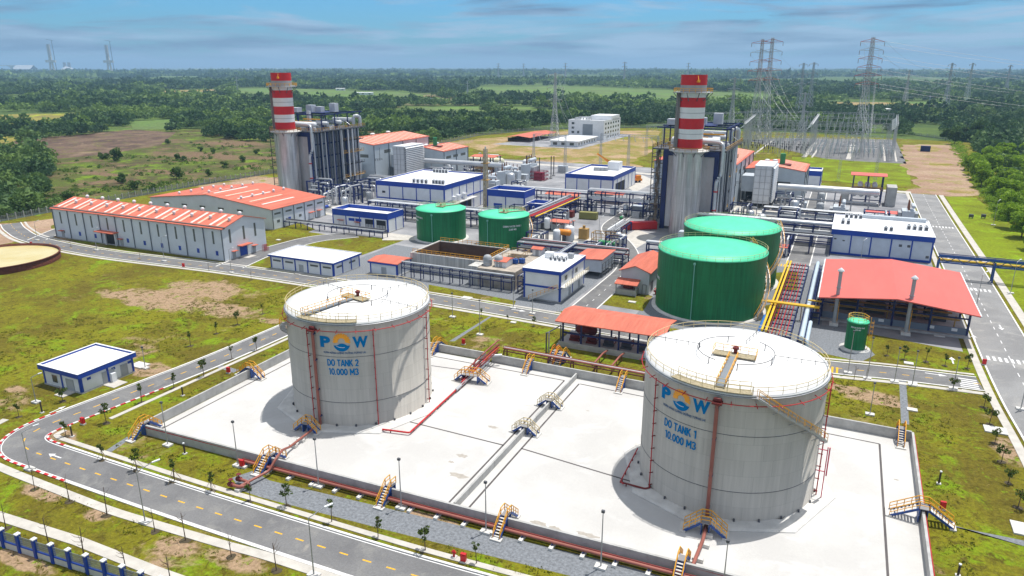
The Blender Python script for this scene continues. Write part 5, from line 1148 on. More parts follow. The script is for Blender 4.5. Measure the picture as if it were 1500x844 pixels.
for (cu, cv), s_ in ((UL, 'left'), (UR, 'right')):
    w = {'left':'left of the two, beyond the long warehouse','right':'right of the two, behind the big green tanks'}[s_]
    stack(cu, cv, 'tall chimney with red and white bands, '+w)
    boiler(cu, cv, {'left':'boiler block with navy columns and vertical pipes, beyond the long warehouse','right':'boiler block with navy columns and vertical pipes, behind the big green tanks'}[s_], w)
    hall(cu, cv, {'left':'tall pale turbine hall with striped orange roof, right of the left chimney','right':'tall pale turbine hall with striped orange roof, right of the right chimney'}[s_],
         {'left':'lower turbine annexe with green stack on its orange roof, left half of the plant','right':'lower turbine annexe with green stack on its orange roof, by the big lawn'}[s_],
         {'left':'white louvred air intake house standing between the left turbine hall and annexe','right':'white louvred air intake house standing by the right turbine hall'}[s_])
# cooling water main: the long silver pipe, one per unit
for (px0,py0,px1,py1,lab) in ((624,235,738,243,'long silver overhead pipe running right from the left turbine annexe'),(1140,273,1288,283,'long silver overhead pipe running right from the right turbine annexe')):
    p, q = UV(px0,py0,10), UV(px1,py1,10); v = (p[1]+q[1])/2; t = thing('overhead_pipe', lab, 'pipe', (p[0], v, .02)); Lx = q[0]-p[0]
    part(t, 'pipe', MB().tube([(0,0,10),(Lx,0,10)],1.35,16), PIPEW)
    for k in range(6): part(t, 'support', MB().bar((Lx*(k+.5)/6,0,0),(Lx*(k+.5)/6,0,8.8),.5), STEEL)
    part(t, 'lower_pipe', MB().tube([(0,-1,5.5),(Lx,-1,5.5)],.45,8), STEEL)
for (px, py, lab) in ((713,229,'tall red roofed canopy on navy posts near the left turbine annexe'),(1273,256,'tall red roofed canopy over white tanks, beside the lawn at the right')):
    u, v = UV(px, py, 13); t = thing('tall_canopy', lab, 'canopy', (u, v, .02))
    part(t, 'roof', MB().gable(7,5,13,.5,.25,.4,'x'), REDR if px < 900 else RSR)
    for x in (-6,0,6):
        for y in (-4.4,4.4): part(t, 'post', MB().cbox(x,y,0,.5,.5,13), NAVY)
    part(t, 'platform', MB().box(-6.5,6.5,-4.6,4.6,6.6,6.9), OCHRE); part(t, 'railing', MB().rail([(-6.4,-4.6,6.9),(6.4,-4.6,6.9),(6.4,4.6,6.9)],1.2,1.6,.1), OCHRE)
    for x in (-3,0,3): part(t, 'white_tank', MB().capsule((x,-2,8.4),(x,3,8.4),1.1,12), WHITE)
    for x in (-5,-2,1,4): part(t, 'lower_tank', MB().capsule((x,-3,4.2),(x,3,4.2),1.0,12), CREAM if px<900 else WHITE)
    for z in (2.2,4.4): part(t, 'beam', MB().bar((-6,-4.4,z),(6,-4.4,z),.3,.4), NAVY)
    part(t, 'side_wall', MB().box(-10.5,-7,-4,5,0,5.5), CONC); part(t, 'side_wall', MB().box(8,12,-5,5,0,8.5), CONC)
# cream ducts behind the left canopy
u, v = UV(690,237,6); t = thing('cream_duct', 'row of cream banded cylinders behind the left turbine annexe', 'duct', (u, v, .02))
for k in range(5): part(t, 'cylinder', MB().capsule((k*4.2,0,7),(k*4.2+3.6,0,7),2.2,14), CREAM)
part(t, 'frame', MB().rail([(-2,-2,0),(22,-2,0)],4.6,3,.25), NAVY)

# ------------------------------------------------------------------ pipe racks
def rack(label, p, q, z, w, pipes, step=6.0, levels=None, colm=NAVY, name='pipe_rack', cw=.4, brace=False, group=None):
    L0 = math.dist(p, q); rot = math.atan2(q[1]-p[1], q[0]-p[0]); t = thing(name, label, 'pipe rack', (p[0], p[1], .03), group, rot)
    n = max(1, round(L0/step)); levels = levels or [z]
    for k in range(n+1):
        x = L0*k/n
        for y in (-w/2, w/2): part(t, 'column', MB().cbox(x, y, 0, cw, cw, z), colm)
        for l in levels: part(t, 'cross_beam', MB().bar((x,-w/2,l),(x,w/2,l),cw*.8,cw), colm)
    for l in levels:
        for y in (-w/2, w/2): part(t, 'rail_beam', MB().bar((0,y,l-.1),(L0,y,l-.1),cw*.6,cw), colm)
    for off, dz, r, m in pipes: part(t, 'pipe', MB().tube([(-.3,off,dz),(L0+.3,off,dz)], r, 8), m)
    return t
def mix_pipes(w, zs, seed, ms=None):
    rn = random.Random(seed); ms = ms or [PIPEW, STEEL, GREY, PIPEW, PIPEW, WHITE, DGREY]; out = []
    for z in zs:
        y = -w/2+.4
        while y < w/2-.3: r = rn.choice((.12,.16,.25,.34)); out.append((y+r, z+r+.2, r, rn.choice(ms))); y += 2*r+rn.uniform(.15,.6)
    return out
P_ = lambda a, b, z=0: UV(a, b, z)
v0 = P_(868,279,9.5)[1]; uA, uB = P_(778,279,9.5)[0], P_(972,279,9.5)[0]
rack('long high pipe rack stretching left from the right boiler above the inner road', (P_(868,277,9.5)[0], v0), (-62, v0), 9.5, 5, mix_pipes(5,(9.5,6),1), levels=(9.5,6,3))
rack('high pipe rack carrying lagged pipes behind the canopies, left part of the long row', (-140, v0+1), (P_(866,277,9.5)[0], v0+1), 8, 5, mix_pipes(5,(8,5),2), levels=(8,5,2.5))
a_, b_ = P_(778,316,6), P_(826,287,6); rack('rack of red, silver and yellow pipes climbing away beside the TANK 1 green tank', (a_[0], a_[1]), (a_[0]+1, b_[1]), 5.4, 5, [(-2,5.8,.3,YELP),(-1.2,5.8,.2,NAVY),(-.5,5.8,.15,REDPIPE),(0,5.8,.15,REDPIPE),(.5,5.8,.15,REDPIPE),(1,5.8,.15,REDPIPE),(1.6,5.9,.25,STEEL),(2.5,6.4,.5,PIPEW)], levels=(5.4,3))
rack('navy pipe rack between the left boiler and the large control building', P_(546,258,7), P_(626,266,7), 7, 6, mix_pipes(6,(7,),4), levels=(7,4))
rack('pipe rack left of the green water tanks, in front of the control building', (-178,243.5), (-118,243.5), 6.4, 5, mix_pipes(5,(6.4,3.6),5), levels=(6.4,3.6))
rack('low pipe rack with white lagged pipes beside the blue parapet building', (-196,212), (-150,212), 2.6, 3, mix_pipes(3,(2.4,),6), levels=(2.4,), cw=.25)
a_ = (-116.5,176.0); rack('thin navy pipe supports along the front wall of the treatment basin', (-116.0,172.2), (-80.0,172.2), 4.4, 1.6, [(0,4.7,.28,PIPEW),(-.5,3.2,.12,STEEL),(.4,3.2,.12,STEEL)], step=3.4, levels=(4.4,3.0), cw=.2)
rack('navy pipe rack with three shelves along the right side of the treatment basin', (-77.6,172.6), (-77.6,214), 4.8, 2.2, [(-.7,5.1,.32,PIPEW),(.3,5.0,.2,STEEL),(.7,3.4,.14,STEEL),(-.5,1.9,.14,STEEL)], step=3.4, levels=(4.8,3.2,1.7), cw=.25)
rack('low rack of many pipes running right from the green TANK 1 towards the pump vessels', (-96,213.5), (-60,213.5), 4, 7, mix_pipes(7,(4,2),8,[PIPEW,STEEL,GREY,DGREY,DARKRED]), levels=(4,2), cw=.3)
rack('rack of silver elbowed pipes left of the nearer big green tank', (-56,225), (-42,225), 5, 3, [(-1,5.6,.5,PIPEW),(.2,5.5,.45,PIPEW),(1,5.4,.3,STEEL)], levels=(5,2.6))
rack('wide navy duct rack crossing the inner road right of the big green tanks', (-52,268), (-2,268), 7, 6, [(-2,7.8,.7,PIPEW),(0,7.6,.45,DGREY),(1.4,7.6,.45,STEEL),(2.4,7.5,.3,PIPEW)]+mix_pipes(6,(4,),9), levels=(7,4), cw=.5)
rack('thinner navy pipe bridge crossing the inner road in front of the wide one', (-34,254), (-2,254), 6, 3, mix_pipes(3,(6,),10), levels=(6,4), cw=.35)
rack('grey pipe rack between the overhead silver pipe and the long panelled building', (-28,298), (10,298), 6, 5, mix_pipes(5,(6,3.4),11), levels=(6,3.4))
rack('low pipe rack at the foot of the right boiler beside the red container', (-74,243), (-74,262), 3.4, 4, mix_pipes(4,(3.2,),12), levels=(3.2,))
# the bank of coloured pipes right of the big green tanks
rack('bank of red and brown pipes with two yellow ones running towards the oil tanks', (-10.2,150.0+12), (-10.2,228), 2.0, 6.2, [(3.0-.75*k if k > 1 else 2.9-.9*k, 2.45 if k > 1 else 2.9, .28 if k < 2 else .12, YELP if k < 2 else (REDPIPE if k % 2 else DARKRED)) for k in range(8)], step=4, levels=(2.0,), cw=.3)
rack('single white insulated pipe on blue sleepers left of the open red roofed shed', (-4.6,160), (-4.6,229), 2.4, 1.4, [(0,3.0,.55,mat('pale_blue_pipe',(.50,.60,.68),.4))], step=4, levels=(2.4,), cw=.3)
rack('short dark pipe rack beside the white insulated pipe left of the open shed', (-2.6,180), (-2.6,226), 3.0, 1.8, mix_pipes(1.8,(3.0,),14,[DGREY,STEEL,BROWNP]), step=4, levels=(3.0,1.6), cw=.25)
for k, (uu, m_, nm) in enumerate(((-13.6, mat('pipe_blue',(.03,.14,.40),.5),'blue'), (-3.4, mat('pale_blue_pipe',(.5,.6,.68)),'pale blue'))):
    t = thing('pipe_loop', 'thick '+nm+' pipe dropping to the ground at the end of the coloured pipe bank', 'pipe', (uu, 164, .02)); part(t, 'pipe', MB().bend([(0,9,2.6),(0,0,2.6),(0,-3.4,2.4),(0,-3.6,.2)],.45,10), m_)
t = thing('gas_pipe', 'double yellow gas pipe bridging from the coloured pipe bank to the open shed', 'pipe', (-10, 180.8, .02))
for y in (0, .8): part(t, 'pipe', MB().bend([(-7.5,y,1.0),(-7.5,y,3.9),(8,y,3.9)],.26,8), YELP)
for x in (-6,-1,4): part(t, 'support', MB().bar((x,.4,0),(x,.4,3.6),.2), OCHRE)
part(t, 'valve', MB().capsule((-9,.4,1.6),(-7.6,.4,1.6),.6,8), OCHRE); part(t, 'platform_rail', MB().rail([(-11,-2,0),(-6,-2,0),(-6,2,0),(-11,2,0)],1.2,1.2,.08,close=True), OCHRE)
a_, b_ = P_(1366,377,5), P_(1500,389,5); t = rack('navy truss pipe bridge with a yellow pipe crossing the right-hand road', (27.8,239.5), (112,239.5), 6.0, 2.2, [(-.3,5.5,.3,YELP),(.6,5.5,.18,YELP),(-.8,7.0,.12,NAVY),(.9,7.0,.12,NAVY)], step=14, levels=(4.9,6.6), colm=mat('bridge_blue',(.012,.07,.26),.5))
q = MB()
for k in range(40): x = k*2.1; q.bar((x,-1.1,4.9 if k%2 else 6.6),(x+2.1,-1.1,6.6 if k%2 else 4.9),.16)
q.bar((0,-1.1,6.8),(84,-1.1,6.8),.25); part(t, 'truss', q, MATS['bridge_blue'])
# process area between left boiler and control building
rn = random.Random(11)
def equip(kind, u, v, label, group, rot=0.0, s=1.0):
    if kind == 'pump':
        t = thing('pump_skid', label, 'pump', (u,v,.03), group, rot)
        part(t, 'motor', MB().capsule((-1.6*s,0,1.2*s),(-.2*s,0,1.2*s),.5*s,10), rn.choice((GRN2,BLUE,GREY))); part(t, 'pump_body', MB().capsule((.1*s,0,1.1*s),(1.2*s,0,1.1*s),.6*s,10), STEEL)
        part(t, 'base', MB().cbox(-.2*s,0,0,3.4*s,1.4*s,.5*s), CONCL); part(t, 'outlet_pipe', MB().bend([(.7*s,0,1.2*s),(.7*s,0,3*s),(.7*s,2*s,3*s)],.2*s,6), PIPEW)
    elif kind == 'vessel':
        t = thing('process_vessel', label, 'vessel', (u,v,.03), group, rot)
        part(t, 'body', MB().capsule((0,0,1.4*s),(0,0,4.6*s),1.2*s,14), rn.choice((PIPEW,WHITE,GREY))); part(t, 'skirt', MB().cyl(0,0,0,1.2*s,.9*s,12), DGREY); part(t, 'pipe', MB().bend([(0,0,5.3*s),(0,0,6.2*s),(1.8*s,0,6.2*s),(1.8*s,0,1*s)],.16*s,6), STEEL)
    elif kind == 'cabinet':
        t = thing('electrical_cabinet', label, 'cabinet', (u,v,.03), group, rot)
        part(t, 'housing', MB().cbox(0,0,.2,3.4*s,2.4*s,2.5*s), rn.choice((GREY,WHITE,CLADG))); part(t, 'door', MB().box(-1.4*s,1.4*s,-1.25*s,-1.18*s,.4,2.4*s), STEEL); part(t, 'base', MB().cbox(0,0,0,3.8*s,2.8*s,.22), CONCL)
    elif kind == 'frame':
        t = thing('pipe_gantry', label, 'pipe frame', (u,v,.03), group, rot)
        for x in (-3*s,3*s):
            for y in (-2*s,2*s): part(t, 'column', MB().cbox(x,y,0,.35*s,.35*s,5.5*s), NAVY)
        for z in (2.6,5.3): part(t, 'beam', MB().rail([(-3*s,-2*s,z*s-1.1),(3*s,-2*s,z*s-1.1),(3*s,2*s,z*s-1.1),(-3*s,2*s,z*s-1.1)],1.1,99,.2,close=True,mid=False), NAVY)
        for k in range(4): part(t, 'pipe', MB().bend([(-2.6*s+k*1.6*s,-2.4*s,.3),(-2.6*s+k*1.6*s,-2.4*s,(3+k*.8)*s),(-2.6*s+k*1.6*s,2.4*s,(3+k*.8)*s),(-2.6*s+k*1.6*s,2.4*s,.3)],.26*s,6), rn.choice((PIPEW,PIPEW,WHITE,STEEL,GREY)))
    elif kind == 'transformer':
        t = thing('transformer', label, 'transformer', (u,v,.03), group, rot)
        part(t, 'tank', MB().cbox(0,0,.6,5*s,3*s,4*s), CLADG); part(t, 'base', MB().cbox(0,0,0,7*s,5*s,.6), CONCL)
        for y in (-2.0*s,2.0*s):
            part(t, 'radiator', MB().cbox(0,y,1,4.4*s,.8*s,3.2*s), GREY)
        for x in (-1.6,0,1.6): part(t, 'bushing', MB().cyl(x*s,0,4.6*s,7*s,.28*s,8,.12*s), mat('porcelain',(.22,.09,.05),.3))
        part(t, 'conservator', MB().capsule((-2*s,-1*s,5.6*s),(2*s,-1*s,5.6*s),.5*s,10), CLADG)
    return t
def area(names, ubox, vbox, n, kinds, lab, grp, s0=.9, s1=1.5):
    out = []; k = 0
    while k < n:
        u, v = rn.uniform(*ubox), rn.uniform(*vbox)
        if any(abs(u-a)+abs(v-b) < 5 for a, b in out): 
            k += .2; continue
        out.append((u,v)); kd = kinds[int(k)%len(kinds)]; k += 1
        equip(kd, u, v, {'pump':'motor pump','vessel':'upright vessel','cabinet':'boxy cabinet','frame':'navy frame with pipes','transformer':'finned transformer'}[kd]+' '+lab, grp+', '+{'pump':'pumps','vessel':'vessels','cabinet':'cabinets','frame':'pipe frames','transformer':'transformers'}[kd], rn.choice((0,math.pi/2)), rn.uniform(s0,s1))
area('', (-228,-190), (246,300), 26, ['frame','pump','frame','vessel','pump','cabinet'], 'at the foot of the left boiler', 'equipment at the foot of the left boiler', 1.0,1.7)
area('', (-200,-135), (302,330), 16, ['frame','cabinet','vessel','pump','transformer'], 'in the yard behind the control building', 'equipment behind the control building', 1.1,1.8)
area('', (-145,-125), (282,300), 5, ['cabinet','vessel','frame'], 'behind the blue parapet blocks', 'equipment behind the blue blocks')
area('', (-140,-100), (246,262), 8, ['frame','pump','cabinet','vessel'], 'beyond the green demineralised water tanks', 'equipment beyond the demineralised water tanks')
area('', (-38,-16), (272,300), 10, ['frame','pump','vessel','cabinet'], 'right of the right boiler', 'equipment right of the right boiler', 1,1.6)
area('', (-4,26), (292,330), 8, ['cabinet','frame','transformer','pump'], 'behind the long panelled building', 'equipment behind the long panelled building')
area('', (-44,-16), (236,262), 7, ['frame','pump','frame'], 'behind the further big green tank', 'equipment beyond the further big green tank')
area('', (-94,-84), (213,238), 4, ['vessel','pump','frame'], 'right of the green TANK 1', 'equipment right of the green TANK 1')
area('', (-74,-62), (216,238), 5, ['vessel','frame'], 'behind the stilted grey store', 'equipment behind the stilted store', .8,1.1)
area('', (-100,-68), (272,330), 10, ['frame','cabinet','vessel','pump'], 'beside the inner road left of the boiler', 'equipment left of the right boiler')
area('', (-215,-185), (335,405), 16, ['frame','vessel','pump','frame','cabinet'], 'under the left overhead silver pipe', 'equipment under the left overhead pipe', 1.1, 1.8)
area('', (-26,-2), (302,345), 10, ['frame','vessel','pump','cabinet'], 'under the right overhead silver pipe', 'equipment under the right overhead pipe', 1.0, 1.5)
area('', (-170,-150), (340,400), 6, ['transformer','cabinet','vessel'], 'in the left transformer yard', 'equipment in the left transformer yard', 1.2, 1.8)
# containers and parked plant
def container(label, px, py, ln, w, h, m, rot=0, cat='container', name='container'):
    u, v = UV(px, py); t = thing(name, label, cat, (u, v, .03), None, rot)
    part(t, 'body', MB().box(-ln/2,ln/2,-w/2,w/2,.15,h), m)
    for x in (-ln/2,ln/2):
        for y in (-w/2,w/2): part(t, 'corner_post', MB().cbox(x,y,.0,.22,.22,h+.05), m)
    ribs = MB()
    for k in range(int(ln/.6)): ribs.box(-ln/2+.3+k*.6,-ln/2+.5+k*.6,-w/2-.05,-w/2,.3,h-.2)
    part(t, 'side_ribs', ribs, m); part(t, 'doors', MB().box(ln/2,ln/2+.05,-w/2+.15,w/2-.15,.3,h-.15), m); return t
container('long bright red shipping container lying in the paved yard by the right boiler', 936, 336, 13.2, 2.6, 3.0, REDP, .55)
container('olive green container standing beside the inner road', 862, 321, 7.2, 2.6, 2.9, mat('olive_paint',(.24,.23,.07),.6), .1)
for k, (px, py, m_, lab) in enumerate(((792,334,WHITE,'white boxy unit at the left of the grey equipment group beside the inner road'),(802,336,DGREY,'dark open unit beside the white box in the equipment group'),(817,338,GREY,'blue grey unit nearest the inner road in the equipment group'),(822,323,GREY,'upright grey unit at the back of the equipment group'),(833,318,DARKRED,'dark red crate at the back of the equipment group'),(801,322,WHITE,'pale sheeted pile at the back left of the equipment group'))):
    container(lab, px, py, 4.2, 2.8, 2.6, m_, 0, 'equipment unit', 'equipment_unit')
container('small pale cabinet hut at the foot of the right boiler', 1007-5, 354-1, 3.6, 3.2, 3.6, CLADG, 0, 'cabinet', 'equipment_hut')
t = thing('generator', 'ochre upright generator between the inner road and the pipe rack', 'generator', (*UV(855,351), .03)); part(t, 'housing', MB().cbox(0,0,.3,3.2,2.6,3.8), OCHRE); part(t, 'pipe', MB().tube([(0,0,4.1),(0,0,5.2)],.5,10), OCHRE); part(t, 'base', MB().cbox(0,0,0,6,5,.3), PAVE)
for k in range(4):
    u, v = UV(880+6*k, 366+k); t = thing('chemical_drum', ORD[k]+' from the left of the green drums in the dosing skid', 'drum', (u, v, .03), 'green dosing drums')
    part(t, 'body', MB().capsule((0,0,.8),(0,0,3.0),1.05,12), GRN2); part(t, 'skirt', MB().cyl(0,0,0,.7,.8,10), YEL)
u, v = UV(905,362); t = thing('dosing_frame', 'ochre tubular frame round the green drums', 'frame', (u,v,.03)); part(t, 'frame', MB().rail([(-9,-2,0),(2,-2,0),(2,2,0),(-9,2,0)],4.6,1.8,.12,close=True), OCHRE)
u, v = UV(826,362); t = thing('orange_vessel', 'orange horizontal vessel on the low pipe rack', 'vessel', (u,v,.03)); part(t, 'body', MB().capsule((-2,0,5.2),(2,0,5.2),1.1,12), ORNG); part(t, 'saddle', MB().cbox(0,0,0,1,1.4,4.4), DGREY)
u, v = UV(739,378); 
# mobile crane
u, v = UV(924,268); t = thing('mobile_crane', 'orange mobile crane with raised boom right of the blue parapet building', 'crane', (u, v, .03), None, .9)
part(t, 'boom', MB().bar((0,0,3),(-17,0,13.5),1.1,1.2).bar((-15,0,12.3),(-22,0,16.6),.8,.8), ORNG); part(t, 'chassis', MB().cbox(1,0,.8,11,2.7,1.2), ORNG); part(t, 'cab', MB().cbox(4.6,0,2,2.4,2.4,1.8), ORNG)
for x in (-3,-1,2.4,4.8):
    for y in (-1.2,1.2): part(t, 'wheel', MB().tube([(x,y-.25,.65),(x,y+.25,.65)],.65,12), DARK)
# lattice mast in the middle
def lattice(mb, w0, w1, z0, z1, n, r, ox=0, oy=0):
    for k in range(n):
        a, b = w0+(w1-w0)*k/n, w0+(w1-w0)*(k+1)/n; za, zb = z0+(z1-z0)*k/n, z0+(z1-z0)*(k+1)/n
        A_ = [(ox+sx*a/2, oy+sy*a/2, za) for sx, sy in ((-1,-1),(1,-1),(1,1),(-1,1))]; B_ = [(ox+sx*b/2, oy+sy*b/2, zb) for sx, sy in ((-1,-1),(1,-1),(1,1),(-1,1))]
        for i in range(4):
            j = (i+1)%4; mb.bar(A_[i], B_[i], r*1.7); mb.bar(A_[i], B_[j], r); mb.bar(A_[j], B_[i], r); mb.bar(B_[i], B_[j], r)
    return mb
u, v = UV(712,312); t = thing('vent_mast', 'slim pale lattice vent mast behind the green demineralised water tanks', 'mast', (u,v,.03)); part(t, 'lattice', lattice(MB(),1.6,1.2,0,27,12,.16), mat('mast_cream',(.52,.44,.30),.6)); part(t, 'vent_pipe', MB().tube([(0,0,0),(0,0,28)],.3,8), PIPEW); part(t, 'platform', MB().cbox(0,0,14,3,3,.3).cbox(0,0,21,3,3,.3), OCHRE)
# ------------------------------------------------------------------ stiles over the bund walls, crossovers
def stile(label, u, v, rot, wall_h=1.8, lin=2.6, lout=2.6, group='yellow railed stiles over the bund walls', w=1.0, name='stile', plat=1.2, railm=None, cat='stairs'):
    t = thing(name, label, cat, (u, v, .03), group, rot); h = wall_h+.35; rm = railm or YEL
    part(t, 'platform', MB().box(-plat/2,plat/2,-w/2,w/2,h-.1,h), mat('grating',(.25,.25,.26),.7))
    for sg, ln in ((-1, lin), (1, lout)):
        if not ln: continue
        x0 = sg*plat/2; x1 = sg*(plat/2+ln); q = MB()
        for y in (-w/2,w/2): q.bar((x0,y,h-.1),(x1,y,.05),.12,.32)
        f = part(t, 'flight', q, mat('stile_blue',(.02,.07,.27),.5)); q = MB(); n = 8
        for k in range(1, n): q.box(min(x0,x1)+abs(x1-x0)*(k/n)-.13, min(x0,x1)+abs(x1-x0)*(k/n)+.13, -w/2, w/2, (h*(k/n) if sg < 0 else h*(1-k/n)), (h*(k/n) if sg < 0 else h*(1-k/n))+.06)
        part(f, 'treads', q, CONCL); q = MB()
        for y in (-w/2,w/2): q.rail([(x0,y,h),(x1,y,.1)],1.1,.9,.062)
        part(f, 'handrail', q, rm)
        part(t, 'footing', MB().box(min(x1-.5,x1+.3),max(x1-.5,x1+.3),-w/2-.3,w/2+.3,0,.2), CONCL)
    q = MB()
    for y in (-w/2,w/2): q.rail([(-plat/2,y,h),(plat/2,y,h)],1.1,.8,.062)
    part(t, 'railing', q, rm); 
    for x in (-plat/2+.1, plat/2-.1): part(t, 'leg', MB().cbox(x, 0, 0, .12, w, h-.1), MATS['stile_blue'])
    return t
PI = math.pi
def sp(px, py, z=1.8): return UV(px, py, z)
st_n = lambda px, py: (sp(px,py)[0])
def vnear(u): return 73.0+(u+103.8)*(77.2-72.8)/119
PY = mat('pale_yellow_rail', (.62,.50,.26))
for (px, lab) in ((205,'stile at the near left corner of the bund wall'),(395,'wide stile over the near bund wall where the brown pipe crosses'),(572,'stile over the near bund wall below tank 2'),(741,'stile over the near bund wall at the bottom centre'),(1000,'stile over the near bund wall in front of tank 1')):
    u = UV(px, {205:625,395:668,572:713,741:756,1000:820}[px], 1.8)[0]
    stile(lab, u, vnear(u), PI/2, 1.8, 2.4, 2.2 if px not in (572,) else 0, w=1.0 if px != 395 else 1.3)
u, v = UV(365,540,1.8); stile('stile over the left bund wall beside tank 2', -104, v, 0)
u, v = UV(662,490,1.8); stile('stile over the far bund wall just right of tank 2', u, 126, PI/2)
u, v = UV(790,500,1.8); stile('ladder stair over the far bund wall, left of the dividing wall', UV(785,528,1.0)[0], 125.7, PI/2, lout=0)
stile('ladder stair over the far bund wall, left of tank 1', UV(916,556,1.0)[0], 125.6, PI/2, lout=0)
stile('stile over the far bund wall at the right corner', 13.6, 125.2, PI/2)
u, v = UV(1350,745,1.8); stile('stile over the right bund wall with its flights spread wide', 15.3, v, 0, 1.8, 3.4, 3.2, w=1.6)
for px, py, lab in ((805,587,'further of two small footbridges over the dividing wall'),(768,625,'nearer of two small footbridges over the dividing wall')):
    u, v = UV(px, py, 1.2); stile(lab, -44.3, v, 0, 1.1, 1.7, 1.7, 'footbridges over the dividing wall', 1.2, railm=PY)
u, v = UV(450,628,.5); stile('yellow railed crossover at the foot of tank 2', u, v, .1, 1.3, 1.7, 1.7, 'crossovers at the feet of the oil tanks', 1.2, 'crossover')
u, v = UV(1033,775,.5); stile('yellow railed crossover at the foot of tank 1', u, v, .1, 1.5, 2.2, 2.2, 'crossovers at the feet of the oil tanks', 1.6, 'crossover')
u, v = UV(690,552,1); stile('grey crossover with weathered platform over the red pipes right of tank 2', u, v, .1, 1.2, 1.6, 2.0, 'crossovers at the feet of the oil tanks', 1.6, 'crossover', 3.4)
u, v = UV(823,522,1.5); stile('orange and blue stair arching over the pipe rack behind the far bund wall', u, v, PI/2, 2.0, 2.6, 2.6, None, 1.4, 'crossover')
stile('second orange stair arching over the pipes behind the far bund wall', u-1.6, v+.5, PI/2, 2.0, 2.6, 2.6, None, 1.0, 'crossover', railm=mat('safety_orange',(.80,.25,.02),.5))
# ------------------------------------------------------------------ pipes round the bund
def near_pt(u, off, z): return (u, vnear(u)-off, z)
def pipe_thing(label, pts, r, m, cat='pipe', name='pipe', sup=None, supm=None, rad=None, group=None):
    u0, v0 = pts[0][0], pts[0][1]; t = thing(name, label, cat, (u0, v0, 0), group); Q = [(p[0]-u0, p[1]-v0, p[2]) for p in pts]
    part(t, 'pipe', MB().bend(Q, r, 8, rad), m)
    if sup:
        for a, b in zip(Q, Q[1:]):
            a, b = Vector(a), Vector(b); L0 = (b-a).length
            if L0 < sup or abs(a.z-b.z) > 1.5: continue
            for k in range(int(L0/sup)):
                c = a+(b-a)*((k+.5)*sup/L0); part(t, 'support', MB().bar((c.x,c.y,.05),(c.x,c.y,c.z-r*.6),.14,.14), supm or DARKRED)
    return t
pipe_thing('thin fire red pipe clipped along the outer top of the near bund wall', [near_pt(-102.5,.34,1.45), near_pt(15.1,.36,1.45)], .11, REDPIPE)
t = pipe_thing('thick red oxide pipe on concrete sleepers along the near bund wall', [near_pt(-81.5,1.5,.75), near_pt(14,1.5,.75)], .23, BROWNP)
for k in range(3): part(t, 'pipe', MB().tube([(0,.35,0.6),(95,95*(77.2-72.8)/119+.35,.6)],.10,6), DARKRED) if k == 0 else None
t = pipe_thing('thin dark pipe behind the thick red oxide one along the near bund wall', [near_pt(-81,.95,.7), near_pt(14,.95,.7)], .12, DARKRED)
proto = thing('pipe_sleeper', 'x', 'pipe support', (0,0,0), 'pipe sleepers along the near bund wall')
part(proto, 'block', MB().cbox(0,0,0,.55,1.9,.35), CONCL); part(proto, 'saddle', MB().cbox(0,.1,.35,.14,.9,.25), NAVY)
N_ = 22
for k in range(N_):
    u = -79.5+93*k/N_; lab = (ORD[k] if k < 20 else ['twenty-first','twenty-second'][k-20])+' sleeper from the left under the pipes along the near bund wall'
    o = proto if k == 0 else dup(proto, (0,0,0)); x, y = W(u, vnear(u)-1.5); o.location = (x, y, .02); o['label'] = lab
# brown pipe leaving across the wall by the wide stile
a = UV(385,700); b = UV(445,640)
pipe_thing('red oxide pipe crossing the near bund wall by the wide stile to tank 2', [(*UV(352,712,.8),.8),(*UV(394,690,.9),.9),(*UV(404,672,2.3),2.3),(*UV(414,659,2.3),2.3),(*UV(424,655,.9),.9),(*UV(463,625,.8),.8)], .20, BROWNP, sup=3, supm=CONCL, rad=.5)
t = thing('hydrant_manifold', 'red brown valve manifold at the end of the pipe near the road', 'valve', (*UV(352,714),0)); 
for y in (-.9,.7): part(t, 'branch', MB().bend([(1.8,0,.8),(.8,y,.8),(-.4,y,.8)],.24,8), BROWNP); part(t, 'valve', MB().capsule((-1.2,y,.8),(-.5,y,.8),.38,8).cyl(-.8,y,1.1,1.6,.07,6).cyl(-.8,y,1.6,1.68,.35,10), DARKRED); part(t, 'block', MB().cbox(.6,y,0,.8,.8,.5), CONCL)
pipe_thing('red oxide pipe on blocks leading from the near bund wall up to tank 1', [(*UV(1012,835,.8),.8),(*UV(1030,790,.8),.8),(*UV(1036,762,.8),.8)], .24, BROWNP, sup=2.5, supm=CONCL)
for px, py, k in ((1036,787,0),(1031,801,1),(1022,822,2),(430,655,3),(441,647,4)): solo('pipe_block', ORD[k if k<3 else k-3]+' concrete block from '+('tank 1' if k<3 else 'the wall')+' under the pipe to tank '+('1' if k<3 else '2'), 'pipe support', MB().cbox(0,0,0,1.4,.6,.5), CONCL, (*UV(px,py),.03), 'blocks under the tank pipes')
pipe_thing('fire red pipe running diagonally across the slab from tank 2 to the far wall crossing', [(*UV(560,629,.5),.5),(*UV(600,634,.5),.5),(*UV(664,575,.5),.5),(*UV(700,540,.6),.6)], .16, REDP, sup=3)
pipe_thing('second, darker red pipe beside the diagonal fire pipe on the slab', [(*UV(640,598,.4),.4),(*UV(690,553,.5),.5)], .1, DARKRED, sup=3)
for k, (dy, m_, r) in enumerate(((0,DARKRED,.2),(4,REDPIPE,.16),(8,DARKRED,.14),(-7,BROWNP,.16))):
    pipe_thing(ORD[k]+' pipe from the front in the red bundle stepping over the far bund wall', [(*UV(676,556+dy,.8),.8),(*UV(704,529+dy,.9),.9),(*UV(706,527+dy,2.6),2.6),(*UV(728,507+dy,2.6),2.6),(*UV(731,505+dy,1.2),1.2)], r, m_, group='red pipes over the far wall')
